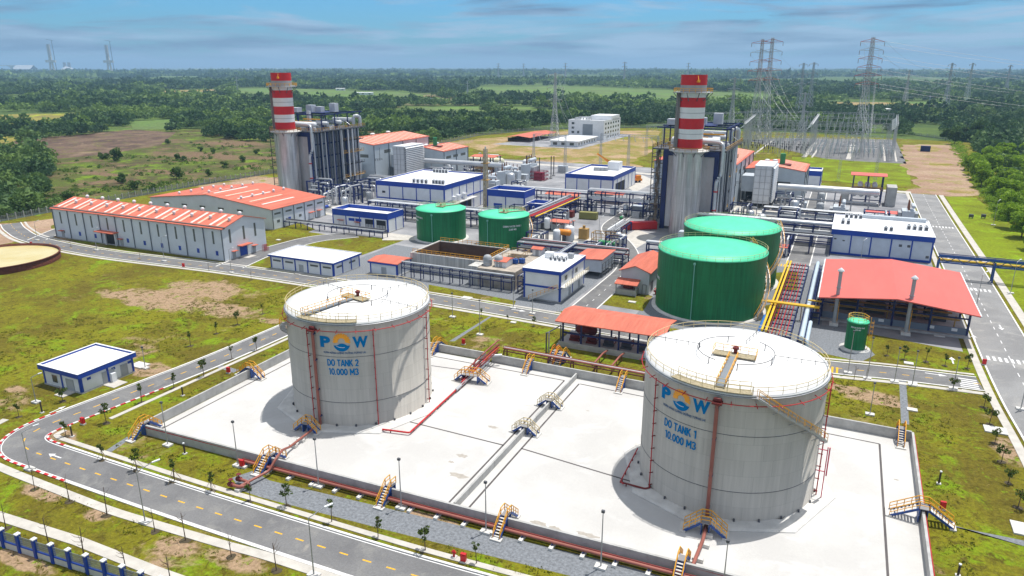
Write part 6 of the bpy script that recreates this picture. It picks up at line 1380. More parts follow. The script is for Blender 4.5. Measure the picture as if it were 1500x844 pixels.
pipe_thing('pale lagged pipe bending over the far bund wall beside the red bundle', [(*UV(668,571,.7),.7),(*UV(716,528,.8),.8),(*UV(719,521,2.3),2.3),(*UV(735,520,2.3),2.3)], .25, PIPEW, sup=2.5, supm=DGREY)
pipe_thing('dark red pipe lying along the inside of the far wall right of tank 2', [(-66,123.4,.9),(*UV(694,535,.9),.9)], .2, DARKRED, sup=3)
pipe_thing('thin red pipe lying along the inside of the far wall right of tank 2', [(-66,121.4,.5),(*UV(688,545,.5),.5)], .12, DARKRED, sup=3)
rack('brown pipe rack running behind the far bund wall towards tank 1', (-61.8,129.2), (-26,128.6), 1.9, 1.6, [(-.5,2.3,.2,BROWNP),(0,2.3,.15,PIPEW),(.5,2.25,.18,DARKRED)], step=5, levels=(1.9,), colm=mat('brown_steel',(.16,.05,.04),.7), cw=.22)
sheet('pipe_trench', [(-62,126.4),(-26,126.2),(-26,127.8),(-62,128)], 7*Z, JOINT)
pipe_thing('pale pipe laid in the trench behind the far bund wall', [(-61.5,126.9,.5),(-26,126.6,.5)], .22, PIPEW)
for k, px in enumerate((884,912)):
    a = UV(px,520,1.4); pipe_thing(['left','right'][k]+' of two brown branch pipes between the shelter and the far bund wall', [(a[0],129,1.9),(a[0],136,1.9),(a[0],139,1.4)], .2, BROWNP, sup=3, group='branch pipes to the shelter')
t = thing('pipe_portal', 'thin grey pipe portal at the left end of the orange roofed shelter', 'pipe frame', (*UV(800,520),0)); part(t, 'frame', MB().bar((0,0,0),(0,0,5.2),.25).bar((1,6,0),(1,6,5),.25).bar((0,0,5),(1,6,5),.2), DGREY); part(t, 'pipe', MB().tube([(.6,0,0),(.6,0,5.4)],.15,6), STEEL)
pipe_thing('red frame pipe beside the left foot of tank 1', [(*UV(913,709,.6),.6),(*UV(909,705,.7),.7),(*UV(934,657,.9),.9)], .1, REDPIPE, sup=2)
pipe_thing('red pipe lying at the left foot of tank 1', [(*UV(908,706,.5),.5),(*UV(945,716,.5),.5),(*UV(953,714,.5),.5)], .14, DARKRED, sup=2)
t = thing('riser_frame', 'pink red ladder-like pipe frame at the right foot of tank 1', 'pipe frame', (*UV(1202,732),0)); q = MB(); q.bar((0,0,0),(0,0,8.5),.14).bar((-1.8,0,0),(-1.8,0,5.6),.12)
for z in (.3,4.6,8): q.bar((0,0,z),(-1.8,0,z),.1)
q.bar((.25,0,4),(.25,0,8.5),.18); part(t, 'frame', q, mat('pink_red',(.55,.04,.10),.5))
pipe_thing('red pipe clipped along the outer face of the right bund wall', [(15.6,78,1.3),(15.6,125,1.3)], .09, REDPIPE)
# ------------------------------------------------------------------ red hose boxes, hydrants, covers
def hose_box(label, px, py, s=0.72):
    t = thing('hose_box', label, 'hose box', (*UV(px,py),.02), 'red fire hose boxes', .1); part(t, 'cabinet', MB().cbox(0,0,.25,1.0*s,.6*s,1.5*s), REDP); part(t, 'foot', MB().cbox(0,0,0,1.2*s,.8*s,.25), CONCL); part(t, 'door', MB().box(-.4*s,.4*s,-.36*s,-.3*s,.4,1.6*s), mat('bright_red',(.70,.02,.03),.4))
for px, py, lab in ((355,685,'red hose box beside the wide stile on the near side'),(679,824,'red hose box on the verge at the bottom centre'),(122,622,'red hose box on the grass inside the road bend'),(335,547,'small red box on the grass outside the left bund wall'),(679,505,'red box behind the far bund wall right of tank 2'),(1380,747,'red hose box at the foot of the stile on the right bund wall'),(1441,535,'red box on the grass corner beside the right-hand road'),(46,360,'small red box beside the road at the far left'),(269,392,'small red box on the verge below the long warehouse')): hose_box(lab, px, py)
def hydrant(label, px, py, m=REDP):
    t = thing('hydrant', label, 'hydrant', (*UV(px,py),.02), 'fire hydrants'); part(t, 'barrel', MB().cyl(0,0,.2,1.0,.16,8).cyl(0,0,1.0,1.2,.2,8,.05), m); part(t, 'outlet', MB().cbox(0,0,.7,.6,.2,.2), m); part(t, 'foot', MB().cbox(0,0,0,.7,.7,.2), CONCL)
hydrant('red hydrant beside the hose box on the verge at the bottom centre', 665, 817); hydrant('red hydrant beside the inner road, near the orange vessel', 762,388)
def marker(label, px, py, h=1.5):
    t = thing('marker_post', label, 'post', (*UV(px,py),.02), 'dark marker posts on the lawns'); part(t, 'post', MB().cyl(0,0,.1,h,.14,8), mat('post_brown',(.07,.05,.04),.7)); part(t, 'cap', MB().cyl(0,0,h,h+.18,.17,8), WHITE); part(t, 'foot', MB().cbox(0,0,0,.6,.6,.14), CONCL)
for px, py, h, lab in ((271,665,1.8,'dark marker post on the lawn outside the near bund wall'),(268,580,1.8,'dark marker post on the lawn outside the left bund wall'),(1375,709,2.0,'dark marker post on the lawn right of the bund'),(1403,844,1.6,'dark marker post at the bottom right corner'),(106,640,2.0,'dark post on the inside of the road bend'),(62,605,2.2,'marker post at the outer edge of the road below the guard house')): marker(lab, px, py, h)
for k, (px, py, w, d, lab) in enumerate(((1458,631,3.4,2.6,'large pale concrete cover on the lawn at the right edge'),(1336,601,1.7,1.2,'small pale cover beside the gravel path at the right'),(1331,533,1.8,1.3,'pale cover beside the cross road at the right'),(1337,563,1.6,1.2,'pale cover on the near side of the cross road at the right'),(1497,776,2.4,3.2,'pale cover at the right edge near the gravel path'),(1376,493,2.2,.7,'long pale slab on the lawn in front of the open shed'),(684,437,2.8,1.8,'pale cover on the strip of grass in front of the treatment basin'),(640,371-12,1.6,1.2,'pale cover on the lawn left of the treatment basin'),(408,352,1.6,1.2,'pale cover on the lawn beside the long warehouse'),(105,412+50,.1,.1,''),(926,443,2.0,1.2,'pale block pile on the lawn beside the pump house'),(752,473,1.4,1.0,'small pale rubble heap on the lawn beyond the far bund wall'))):
    if lab: solo('concrete_cover', lab, 'cover', MB().cbox(0,0,0,w,d,.22), CONCL, (*UV(px,py),.02), 'pale concrete covers')
# ------------------------------------------------------------------ lamp posts
LG = 'slim lamp posts'
def lamp(label, px, py, h, arm=0.0, aang=0.0):
    t = thing('lamp_post', label, 'lamp post', (*UV(px,py),.02), LG); part(t, 'pole', MB().tube([(0,0,.3),(0,0,h)],.10,6,r2=.06), STEEL); part(t, 'foot', MB().cbox(0,0,0,1.5,1.0,.3), CONCL)
    if arm:
        c, s_ = math.cos(aang)*arm, math.sin(aang)*arm; part(t, 'arm', MB().tube([(0,0,h),(c,s_,h+arm*.45)],.06,6), STEEL); part(t, 'lamp_head', MB().bar((c,s_,h+arm*.45),(c*1.5,s_*1.5,h+arm*.55),.3,.14), WHITE)
    else: part(t, 'lamp_head', MB().cbox(0,0,h,.4,.3,.32), DGREY)
for px, py, top, arm, lab in ((460,844,757,2,'lamp post with arm at the near road, bottom left of centre'),(213,766,695,2,'lamp post with arm beyond the near pavement, below the road bend'),(13*3.75-5,688,640,1.6,'lamp post with arm on the outside of the road bend at the left'),
    (349,683,620,0,'lamp post by the wide stile on the near bund wall'),(246,653,594,0,'lamp post on the lawn outside the near bund wall, leftmost of the row'),(467,713,643,0,'lamp post outside the near bund wall below tank 2'),(588,745,671,0,'lamp post next to the stile below tank 2'),(712,780,704,0,'lamp post outside the near bund wall below the dividing wall'),(880,832,747,0,'lamp post outside the near bund wall left of tank 1'),(1058,873,793,0,'lamp post at the bottom edge below tank 1'),
    (1242,547,490,0,'lamp post in front of the small upright green tank'),(1270,555,500,0,'second slim post beside the cross road near the small green tank'),(1336,565,520,0,'lamp post at the gravel path by the cross road'),(1396,570,530,0,'lamp post at the crossing near the right-hand road'),(1274,608,565,0,'pale lamp post on the lawn beyond the far wall, right of tank 1'),(1310,560,515,0,'post between the crossing and the small green tank'),
    (53,590,558,1.2,'lamp post on the lawn left of the guard house'),(213,540,512,0,'lamp post beside the pale cover at the guard house'),(1429,455,405,1.4,'lamp post beside the right-hand road near the open shed'),(1495,600,545,1.4,'lamp post at the right edge beside the road'),(1480,430,392,1.2,'lamp post on the far verge of the right-hand road'),
    (241,383,352,1.2,'lamp post on the verge below the middle of the long warehouse'),(339,400,368,1.0,'lamp post on the verge near the right end of the long warehouse'),(142,367,340,1.0,'lamp post on the verge below the left part of the long warehouse'),(55,352,330,1.0,'lamp post on the verge at the left end of the long warehouse'),
    (752,452,412,0,'slim post beside the main road in front of the gravel yard'),(780,460,425,0,'slim post beside the main road near the two storey building'),(703,491,440,0,'pale slim post beyond the far bund wall'),(663,465,430,0,'slim post beside the main road right of tank 2'),(913,470,455,0,'post beyond the shelter roof'),
    (901,347,303,1.2,'lamp post on the inner road island beside the red container'),(877,355,320,1.2,'lamp post on the inner road beside the grey equipment'),(815,350,305,1.2,'lamp post in front of the grey equipment group'),(1260,386,356,1,'lamp post in front of the long panelled building'),(1345,430,390,1,'post beside the open shed roof'),(1455,330,300,1,'lamp post on the far verge of the right-hand road, further back')):
    if 'post beyond the shelter roof' in lab or 'post beside the open shed roof' in lab: continue
    u, v = UV(px, py); d = math.hypot(*(lambda a:(a[0],a[1]))((u,v))); h = max(3.5, (py-top)/F*math.hypot(d,60)*1.02); lamp(lab, px, py, min(h, 9.5), arm, .9)
# ------------------------------------------------------------------ fences
FM = mat('fence_mesh', (.20,.23,.22), .7, var=.3, scale=3)
def mesh_fence(label, P, h, step, kind):
    t = thing('fence', label, 'fence', (*P[0], 0)); u0, v0 = P[0]; acc = 0
    for a, b in zip(P, P[1:]):
        L0 = math.dist(a, b); n = max(1, round(L0/step)); d = ((b[0]-a[0])/L0, (b[1]-a[1])/L0)
        for k in range(n):
            x, y = a[0]-u0+d[0]*L0*k/n, a[1]-v0+d[1]*L0*k/n; x2, y2 = a[0]-u0+d[0]*L0*(k+1)/n, a[1]-v0+d[1]*L0*(k+1)/n
            acc += 1
            if kind == 'blue':
                p = part(t, 'post', MB().cbox(x,y,0,.5,.5,2.7), BLUE); part(p, 'cap', MB().cbox(x,y,2.7,.62,.62,.14).add([(x-.31,y-.31,2.84),(x+.31,y-.31,2.84),(x+.31,y+.31,2.84),(x-.31,y+.31,2.84),(x,y,3.02)],[(0,1,4),(1,2,4),(2,3,4),(3,0,4)]), WHITE)
                part(t, 'base_wall', MB().bar((x,y,.45),(x2,y2,.45),.22,.9), CONCL); part(t, 'top_of_wall', MB().bar((x,y,.95),(x2,y2,.95),.26,.12), BLUE)
                g = MB(); g.bar((x,y,2.4),(x2,y2,2.4),.05,.06); m_ = 22
                for i in range(m_): c = (x+(x2-x)*i/m_, y+(y2-y)*i/m_); g.bar((*c,1.0),(*c,2.4),.035)
                for z in (1.3,1.6,1.9,2.2): g.bar((x,y,z),(x2,y2,z),.035)
                part(t, 'mesh_panel', g, FM)
            elif acc <= 100:
                part(t, 'post', MB().cbox(x,y,0,.35,.35,h), CONC)
        if kind != 'blue':
            q = MB(); q.bar((a[0]-u0,a[1]-v0,.4),(b[0]-u0,b[1]-v0,.4),.2,.8)
            m_ = int(L0/1.0)
            for i in range(m_): c = (a[0]-u0+d[0]*L0*i/m_, a[1]-v0+d[1]*L0*i/m_); q.bar((*c,.8),(*c,h-.3),.12)
            for z in (1.2,1.7,2.2): q.bar((a[0]-u0,a[1]-v0,z),(b[0]-u0,b[1]-v0,z),.12)
            part(t, 'mesh', q, FM)
    return t
fa, fb = UV(-4,798), UV(170,853); dn = (fb[0]-fa[0], fb[1]-fa[1]); fs = lambda k: (fa[0]+dn[0]*k, fa[1]+dn[1]*k)
mesh_fence('blue post and mesh fence with white caps at the bottom left corner', [fs(-.5), fs(2.5)], 2.7, 2.9, 'blue')
FL = [UV(-60,338), UV(0,325), UV(80,310), UV(150,297), UV(300,270), UV(420,251)]
mesh_fence('grey mesh boundary fence behind the warehouses at the left', FL, 2.8, 3.4, 'c')
mesh_fence('grey mesh boundary fence far behind the left turbine halls', [UV(640,212), UV(700,199), UV(790,190), UV(990,186)], 3.0, 8, 'c')
mesh_fence('grey mesh boundary fence beyond the switchyard', [UV(1100,192), UV(1320,196), UV(1390,205)], 3.0, 8, 'c')
# ------------------------------------------------------------------ lattice towers, gantries, wires
PS = mat('pylon_steel', (.46,.48,.50), .5, .3, var=.2); PR = mat('pylon_red', (.50,.10,.07), .6)
INS = mat('insulator', (.20,.10,.07), .3)
def pylon(label, px, yb, yt, w=None, arms=4, red=False, rot=0.0, grp=None, thick=1.0, hmax=None):
    u, v = UV(px, yb); d = math.hypot(u, v); h = 60-(d*math.tan(math.atan((422-yt)/F)*-1+PITCH)) if False else None
    X, Y = W(u, v); ray = (_c+(422-yt)/F*_s, -_s+(422-yt)/F*_c); h = H+Y*ray[1]/ray[0]
    if hmax: h = min(h, hmax)
    t = thing('transmission_tower', label, 'pylon', (u, v, -.3), grp, rot); w = w or h*.13; r = max(.10, d*.00024)*thick
    n1 = 7; part(t, 'tower_body', lattice(lattice(MB(), w, w*.30, 0, h*.55, n1, r), w*.30, w*.16, h*.55, h, 12, r*.9), PS)
    for k in range(arms):
        z = h*(.60+.36*k/max(1,arms-1)); L0 = h*.11*(1.15 if k == 1 else 1); q = MB()
        for sg in (-1, 1):
            for y in (-w*.08, w*.08): q.bar((0,y,z),(sg*L0,0,z+.3),r*1.5); q.bar((0,y,z+h*.028),(sg*L0,0,z+.3),r*1.3)
        part(t, 'crossarm', q, PR if red and k != arms-2 else PS)
        for sg in (-1, 1): part(t, 'insulator', MB().bar((sg*L0,0,z),(sg*L0,0,z-h*.035),r*1.6), INS)
    return (u, v, h, t)
PY1 = pylon('tallest lattice tower with red crossarms standing beyond the switchyard at the right', 1256, 222, 54, arms=6, red=True, rot=.5)
PY2 = pylon('left of a close pair of tall lattice towers beyond the right chimney', 1103, 205, 57, arms=5, red=True, rot=.5, w=10)
PY3 = pylon('right of a close pair of tall lattice towers beyond the right chimney', 1117, 205, 55, arms=5, red=True, rot=.5, w=10)
PY4 = pylon('pale lattice tower standing left of the white office block', 812, 205, 106, arms=3, rot=.7)
PY5 = pylon('dark lattice tower immediately right of the right chimney top', 1070, 190, 113, arms=3, rot=.5)
PY6 = pylon('slim lattice tower at the left part of the switchyard', 1172, 205, 135, arms=3, rot=.6)
far_p = [(1169,168,92,'faint lattice tower left of the pair behind the lawn'),(1184,165,91,'faint lattice tower, right of the pair behind the lawn'),(1383,164,92,'faint lattice tower on the right, left of a distant pair'),(1415,150,92,'faint lattice tower on the right, right of a distant pair'),(1325,152,102,'small faint tower between the red armed tower and the distant right pair'),(1359,165,140,'low faint tower among trees at the right'),(1472,140,95,'faint tower near the right edge under the horizon'),
         (914,122,81,'faint tower on the skyline midway between the chimneys'),(1007,117,79,'faint tower on the skyline above the right chimney'),(767,112,83,'faint tower on the skyline right of centre left'),(730,113,83,'faint tower on the skyline left of the one at the centre'),(828,116,83,'faint tower on the skyline above the white office block'),(685,138,118,'small pale mast among the fields right of the left chimney'),(349,140,112,'small pale mast beyond the woods at the left')]
PF = [pylon(lab, px, yb, yt, arms=3, rot=.8, thick=.8, hmax=75) for px, yb, yt, lab in far_p]
def wire(label, pts, sag, r=.07, n=10):
    mb = MB()
    for P, Q in pts:
        W_ = [Vector(P).lerp(Vector(Q), k/n)-Vector((0,0,sag*4*(k/n)*(1-k/n))) for k in range(n+1)]; mb.tube(W_, r, 4, cap=False)
    u0, v0 = pts[0][0][0], pts[0][0][1]; mb.v = [(x-u0,y-v0,z) for x,y,z in mb.v]; return solo('power_line', label, 'power line', mb, STEEL, (u0, v0, 0))
def wires(Pa, Pb, label, fr=(.6,.72,.84,.96), sp_=.1, sag=10):
    pts = []
    for f in fr:
        for sg in (-1, 1): pts.append(((Pa[0]+sg*Pa[2]*sp_, Pa[1], Pa[2]*f), (Pb[0]+sg*Pb[2]*sp_, Pb[1], Pb[2]*f)))
    wire(label, pts, sag, .06)
wires(PY1, (PY1[0]+420, PY1[1]-10, 60), 'sagging power lines running right from the tallest red armed tower', sag=16)
wires(PY1, PF[2], 'power lines from the tallest tower back to the faint right-hand towers', sag=14)
wires(PY2, PF[0], 'power lines running back from the close pair of towers', sag=12)
wires(PY4, PF[11], 'power lines running back from the pale tower by the office block', sag=12)
wires(PY4, (-150, 420, 24), 'power lines descending from the pale tower to the left transformer yard', (.6,.9), .06, 6)
def gantry(label, P, Q, h, w=1.5, grp='lattice gantries of the switchyard'):
    t = thing('gantry', label, 'gantry', (*P, 0), grp, math.atan2(Q[1]-P[1], Q[0]-P[0])); L0 = math.dist(P, Q); n = max(1, round(L0/16))
    for k in range(n+1): part(t, 'column', lattice(MB(), w*1.0, w*.5, 0, h, 7, .055, L0*k/n), PS)
    q = MB(); m_ = int(L0/2)
    for y in (-.5,.5):
        for z in (h, h-1.2): q.bar((0,y,z),(L0,y,z),.12)
    for k in range(m_): x = L0*k/m_; q.bar((x,-.5,h-1.2),(x+2,-.5,h),.07); q.bar((x,.5,h-1.2),(x+2,.5,h),.07)
    part(t, 'girder', q, PS)
    for k in range(n):
        for i in range(3):
            x = L0*(k+(i+.6)/3.4)/n; part(t, 'insulator_string', MB().tube([(x,0,h-1.2),(x,1.2,h-3.2),(x,3,h-4.4)],.16,5), mat('grey_insulator',(.55,.60,.60),.3))
    return t
for k, (vv, ua, ub, hh) in enumerate(((545,-66,6,18),(572,-70,22,20),(602,-76,24,20),(630,-80,26,22),(660,-84,28,24))):
    gantry(ORD[k]+' from the front of the long lattice gantries across the switchyard', (ua,vv), (ub,vv), hh)
gantry('tall lattice gantry at the right side of the switchyard, running away from view', (26,540), (30,650), 24)
gantry('lattice gantry standing left of the right chimney', (-135,415), (-100,412), 22)
gantry('long lattice gantry passing behind the right chimney', UV(946,228), UV(1096,214), 21)
gantry('second long lattice gantry behind the right chimney, further back', UV(1000,205), UV(1110,200), 22)
gantry('short lattice gantry at the front left of the switchyard', (-60,528), (-28,528), 17)
gantry('short lattice gantry at the front right of the switchyard', (-14,528), (18,528), 17)
gantry('lattice gantry running away from view at the left side of the switchyard', (-70,540), (-76,650), 22)
gantry('lattice gantry running away from view through the middle of the switchyard', (-26,540), (-27,650), 23)
for k in range(4):
    x = -60+k*22; wire(ORD[k]+' set from the left of wires sagging between the switchyard gantries', [((x+i*4, 545, 17.5), (x+i*4, 602, 19.5)) for i in range(3)]+[((x+i*4, 602, 19.5), (x+i*4, 660, 23)) for i in range(3)], 2.2, .07)
wires(PY1, (10, 545, 22), 'wires dropping from the tallest tower to the switchyard gantries', (.6,.75,.9), .06, 5)
wires(PY2, (-40, 602, 24), 'wires dropping from the close pair of towers to the switchyard gantries', (.6,.75,.9), .06, 5)
gantry('lattice gantry behind the left transformer yard', (-170,395), (-150,395), 22)
gantry('lattice gantry at the near edge of the switchyard above the red canopy', (-4,430), (14,430), 20)
# switchyard apparatus: three phase sets of posts on steel stands
def apparatus(label, u, v, grp, dark=False, s=1.0):
    t = thing('breaker_set', label, 'breaker', (u,v,.03), grp); m_ = mat('dark_insulator',(.035,.03,.035),.4) if dark else MATS['grey_insulator']
    for x in (-3,0,3): part(t, 'post', MB().cbox(x*s,0,0,.35,.35,2.6*s), STEEL); part(t, 'insulator', MB().cyl(x*s,0,2.6*s,5.6*s,.42*s,6,.25*s), m_)
    part(t, 'busbar', MB().tube([(-4.4*s,0,5.7*s),(4.4*s,0,5.7*s)],.12,5), STEEL); return t
ap = apparatus('dark three-post breaker in the left bays of the switchyard', -40, 560, 'dark breakers of the switchyard', True); ap['label'] = 'dark three-post breaker in the left bays of the switchyard'
ag = apparatus('grey three-post breaker in the right bays of the switchyard', 0, 560, 'grey breakers of the switchyard')
fd = fg = True
for vv in (556, 572, 590, 612, 632):
    for uu in range(-76, 24, 11):
        dk = uu < -22 and vv < 600; row = {556:'nearest',572:'second',590:'third',612:'fourth',632:'furthest'}[vv]; lab = ('dark' if dk else 'grey')+' three-post breaker in the '+row+' switchyard row'
        if dk and fd: o = ap; fd = False; o.location = (*W(uu,vv),.03); o['label'] = lab; continue
        if not dk and fg and uu >= -22: o = ag; fg = False; o.location = (*W(uu,vv),.03); o['label'] = lab; continue
        dup(ap if dk else ag, (uu, vv, .03), 0, lab, ('dark' if dk else 'grey')+' breakers of the switchyard')
for uu, w in ((-63,1.6),(-30,3.2),(-24,1.2),(-2,3.0),(21,1.2),(28,1.0)): sheet('service_lane', [(uu,538),(uu+w,538),(uu+w+2,650),(uu+2,650)], 4*Z, PAVE)
# black surge posts and transformers of the left unit
for k, (px, yb, yt) in enumerate(((771,262,228),(790,262,231),(784,256,229),(807,262,229),(811,258,229))):
    u, v = UV(px, yb); X, Y = W(u, v); rz = (-_s+(422-yt)/F*_c)/(_c+(422-yt)/F*_s); hh = H+Y*rz
    t = thing('surge_post', ORD[k]+' black surge post from the left behind the small orange canopies', 'post', (u,v,.03), 'black surge posts'); part(t, 'post', MB().cyl(0,0,0,hh,.28,6), mat('dark_insulator',(.035,.03,.035))); part(t, 'base', MB().cbox(0,0,0,1.4,1.4,.8), CONC)
u, v = UV(775,262); equip('transformer', u, v, 'large pale finned transformer beside the black surge posts', None, PI/2, 1.9)
u, v = UV(790,264)
t = thing('deluge_frame', 'dark red deluge pipe cage round the equipment beside the pale transformer', 'pipe frame', (u,v,.03)); q = MB()
for z in (1,3,5): q.rail([(-4,-3,z-1),(4,-3,z-1),(4,3,z-1),(-4,3,z-1)],1,2.5,.14,close=True)
part(t, 'pipes', q, mat('maroon',(.26,.02,.05),.5)); part(t, 'tank', MB().cbox(0,0,0,5,3.6,4.2), mat('maroon',(.26,.02,.05)))
# bench-like relay kiosk pair on the far dirt
for k, (px, py) in enumerate(((1354,218),(1358,218))): pass
o = blue_box('far_switch_house', 'small blue topped switch house behind the right turbine hall', -36, 405, -12, 420, 8, 2.6, 9, parapet=.9)
container('pair of dark blue plastic tanks standing on the dirt track', 1355, 222, 6, 3, 4, NAVY, 0, 'tank', 'water_tank')
for k, px in enumerate((1422,1440)):
    solo('feed_box', ['left','right'][k]+' of two small dark boxes on the grass beyond the right-hand road', 'box', MB().cbox(0,0,.5,1.6,1.2,1.2).cbox(-.6,0,0,.15,1,.5).cbox(.6,0,0,.15,1,.5), DGREY, (*UV(px,320),.02), 'dark boxes on the grass')
# ------------------------------------------------------------------ foliage
def leaf_mat(name, dark, light, tr=0.25, hue=None):
    m = bpy.data.materials.new(name); m.use_nodes = True; t = m.node_tree; nn = t.nodes; ll = t.links
    b = nn['Principled BSDF']; b.inputs['Roughness'].default_value = 0.65; b.inputs['Specular IOR Level'].default_value = 0.25
    at_ = nn.new('ShaderNodeAttribute'); at_.attribute_name = 'tone'
    rp = nn.new('ShaderNodeValToRGB'); ll.new(at_.outputs['Fac'], rp.inputs[0]); e = rp.color_ramp.elements
    e[0].color = (*dark, 1); e[1].color = (*light, 1)
    if hue: x = e.new(0.5); x.color = (*hue, 1)
    ll.new(rp.outputs[0], b.inputs['Base Color'])
    tl = nn.new('ShaderNodeBsdfTranslucent'); ll.new(rp.outputs[0], tl.inputs[0]); mx = nn.new('ShaderNodeMixShader'); mx.inputs[0].default_value = tr
    ll.new(b.outputs[0], mx.inputs[1]); ll.new(tl.outputs[0], mx.inputs[2]); ll.new(mx.outputs[0], nn['Material Output'].inputs[0]); return m
LF_NEAR = leaf_mat('sapling_leaves', (.035,.065,.012), (.12,.17,.02), .3)
LF_BRIGHT = leaf_mat('bright_leaves', (.10,.20,.012), (.34,.50,.03), .4)
LF_DARK = leaf_mat('dark_leaves', (.03,.075,.018), (.11,.19,.03), .25)
LF_WOOD = leaf_mat('woodland_leaves', (.030,.076,.026), (.19,.29,.06), .28, (.072,.140,.042))
def tri_mesh(name, V, tone, m):               # V: n x 3 x 3 float array of loose leaf triangles
    n = len(V); me = bpy.data.meshes.new(name); me.vertices.add(n*3); me.vertices.foreach_set('co', V.reshape(-1).astype(np.float32))
    me.loops.add(n*3); me.loops.foreach_set('vertex_index', np.arange(n*3, dtype=np.int32)); me.polygons.add(n)
    me.polygons.foreach_set('loop_start', np.arange(0, n*3, 3, dtype=np.int32))
    at_ = me.attributes.new('tone', 'FLOAT', 'POINT'); at_.data.foreach_set('value', np.repeat(tone, 3).astype(np.float32))
    me.materials.append(m); me.update(calc_edges=True); return me
def leaves(C, S, rng):                        # triangles of size S round the centres C
    n = len(C); a = rng.normal(size=(n,3)); a /= np.linalg.norm(a,axis=1)[:,None]; b = rng.normal(size=(n,3)); b -= (a*b).sum(1)[:,None]*a; b /= np.linalg.norm(b,axis=1)[:,None]
    S = S[:,None]; th = rng.uniform(.7,1.3,(n,1))
    return np.stack([C+a*S, C-a*S*.5+b*S*.8*th, C-a*S*.5-b*S*.8*th], 1)
def crown_points(rng, n, blobs, flat=.8):     # points near the skins of several uneven lobes
    k = rng.integers(0, len(blobs), n); B_ = np.array(blobs)[k]
    d = rng.normal(size=(n,3)); d /= np.linalg.norm(d,axis=1)[:,None]; rr = rng.uniform(.55,1.0,(n,1))**.6*B_[:,3:4]
    P = B_[:,:3]+d*rr*np.array([1,1,flat]); return P, k
def make_crown(name, seed, r, h0, h1, nb, nl, ls, m, lo=0.0, hi=1.0):
    rng = np.random.default_rng(seed); bl = []
    for i in range(nb):
        a = rng.uniform(0, 6.28); q = rng.uniform(0,1)**.5*r*.68; z = rng.uniform(h0, h1); bl.append((q*math.cos(a), q*math.sin(a), z-(q/r)**2*(h1-h0)*.35, r*rng.uniform(.28,.50)))
    P, k = crown_points(rng, nl, bl); tn = np.clip(rng.uniform(lo,hi,nb)[k]*.55+rng.uniform(0,1,nl)*.45, 0, 1)
    return tri_mesh(name, leaves(P, ls*rng.uniform(.6,1.4,nl), rng), tn, m)
def trunk_mesh(name, seed, h, r, limbs=4, spread=1.6):
    rn_ = random.Random(seed); mb = MB(); top = (rn_.uniform(-.15,.15)*h*.3, rn_.uniform(-.15,.15)*h*.3, h); mid = (top[0]*.4, top[1]*.4, h*.5)
    mb.tube([(0,0,0), mid, top], r, 6, r2=r*.4)
    for k in range(limbs):
        a = rn_.uniform(0,6.28); z = h*rn_.uniform(.45,.9); mb.tube([(mid[0]*z/h*1.6, mid[1]*z/h*1.6, z), (math.cos(a)*spread*.6, math.sin(a)*spread*.6, z+spread*.4), (math.cos(a)*spread, math.sin(a)*spread, z+spread*.95)], r*.4, 5, r2=r*.12)
    return mb.mesh(name, BARK)
SAPC = [make_crown('crown', 20+i, (.75,.95,.6,1.1)[i], (1.9,1.8,2.2,1.7)[i], (3.3,3.2,3.6,2.9)[i], 6, (120,170,80,220)[i], .17, LF_NEAR) for i in range(4)]
SAPT = [trunk_mesh('trunk', 30+i, 3.0, .07, 4, .6) for i in range(4)]
BARET = [trunk_mesh('trunk', 40+i, 3.6, .07, 6, .7) for i in range(3)]
ST = MB()
for k in range(3): a = 2.1*k; ST.bar((1.0*math.cos(a),1.0*math.sin(a),0),(.05*math.cos(a),.05*math.sin(a),1.7),.05)
STAKE = ST.mesh('stake', mat('bamboo',(.42,.34,.22),.8))
def sapling(label, px, py, h, grp, kind, stake=False, i=0):
    t = thing('young_tree', label, 'tree', (*UV(px,py), .02), grp, i*1.3); s = h/3.6; t.scale = (s,s,s)
    part(t, 'trunk', (BARET[i%3] if kind == 'bare' else SAPT[i%4]), None)
    if kind != 'bare': part(t, 'crown', SAPC[{'leafy':i%3,'full':3}[kind]], None)
    if stake: part(t, 'stakes', STAKE, None)
    gr = MB()
    n = 9; gr.add([(0,0,.03)]+[(.6*math.cos(6.28*k/n)*(.8+.3*((k*7)%3)/2),.7*math.sin(6.28*k/n),.012) for k in range(n)], [(0,k+1,(k+1)%n+1) for k in range(n)])
    part(t, 'planting_pit', gr, mat('dark_soil',(.07,.055,.03),.95))
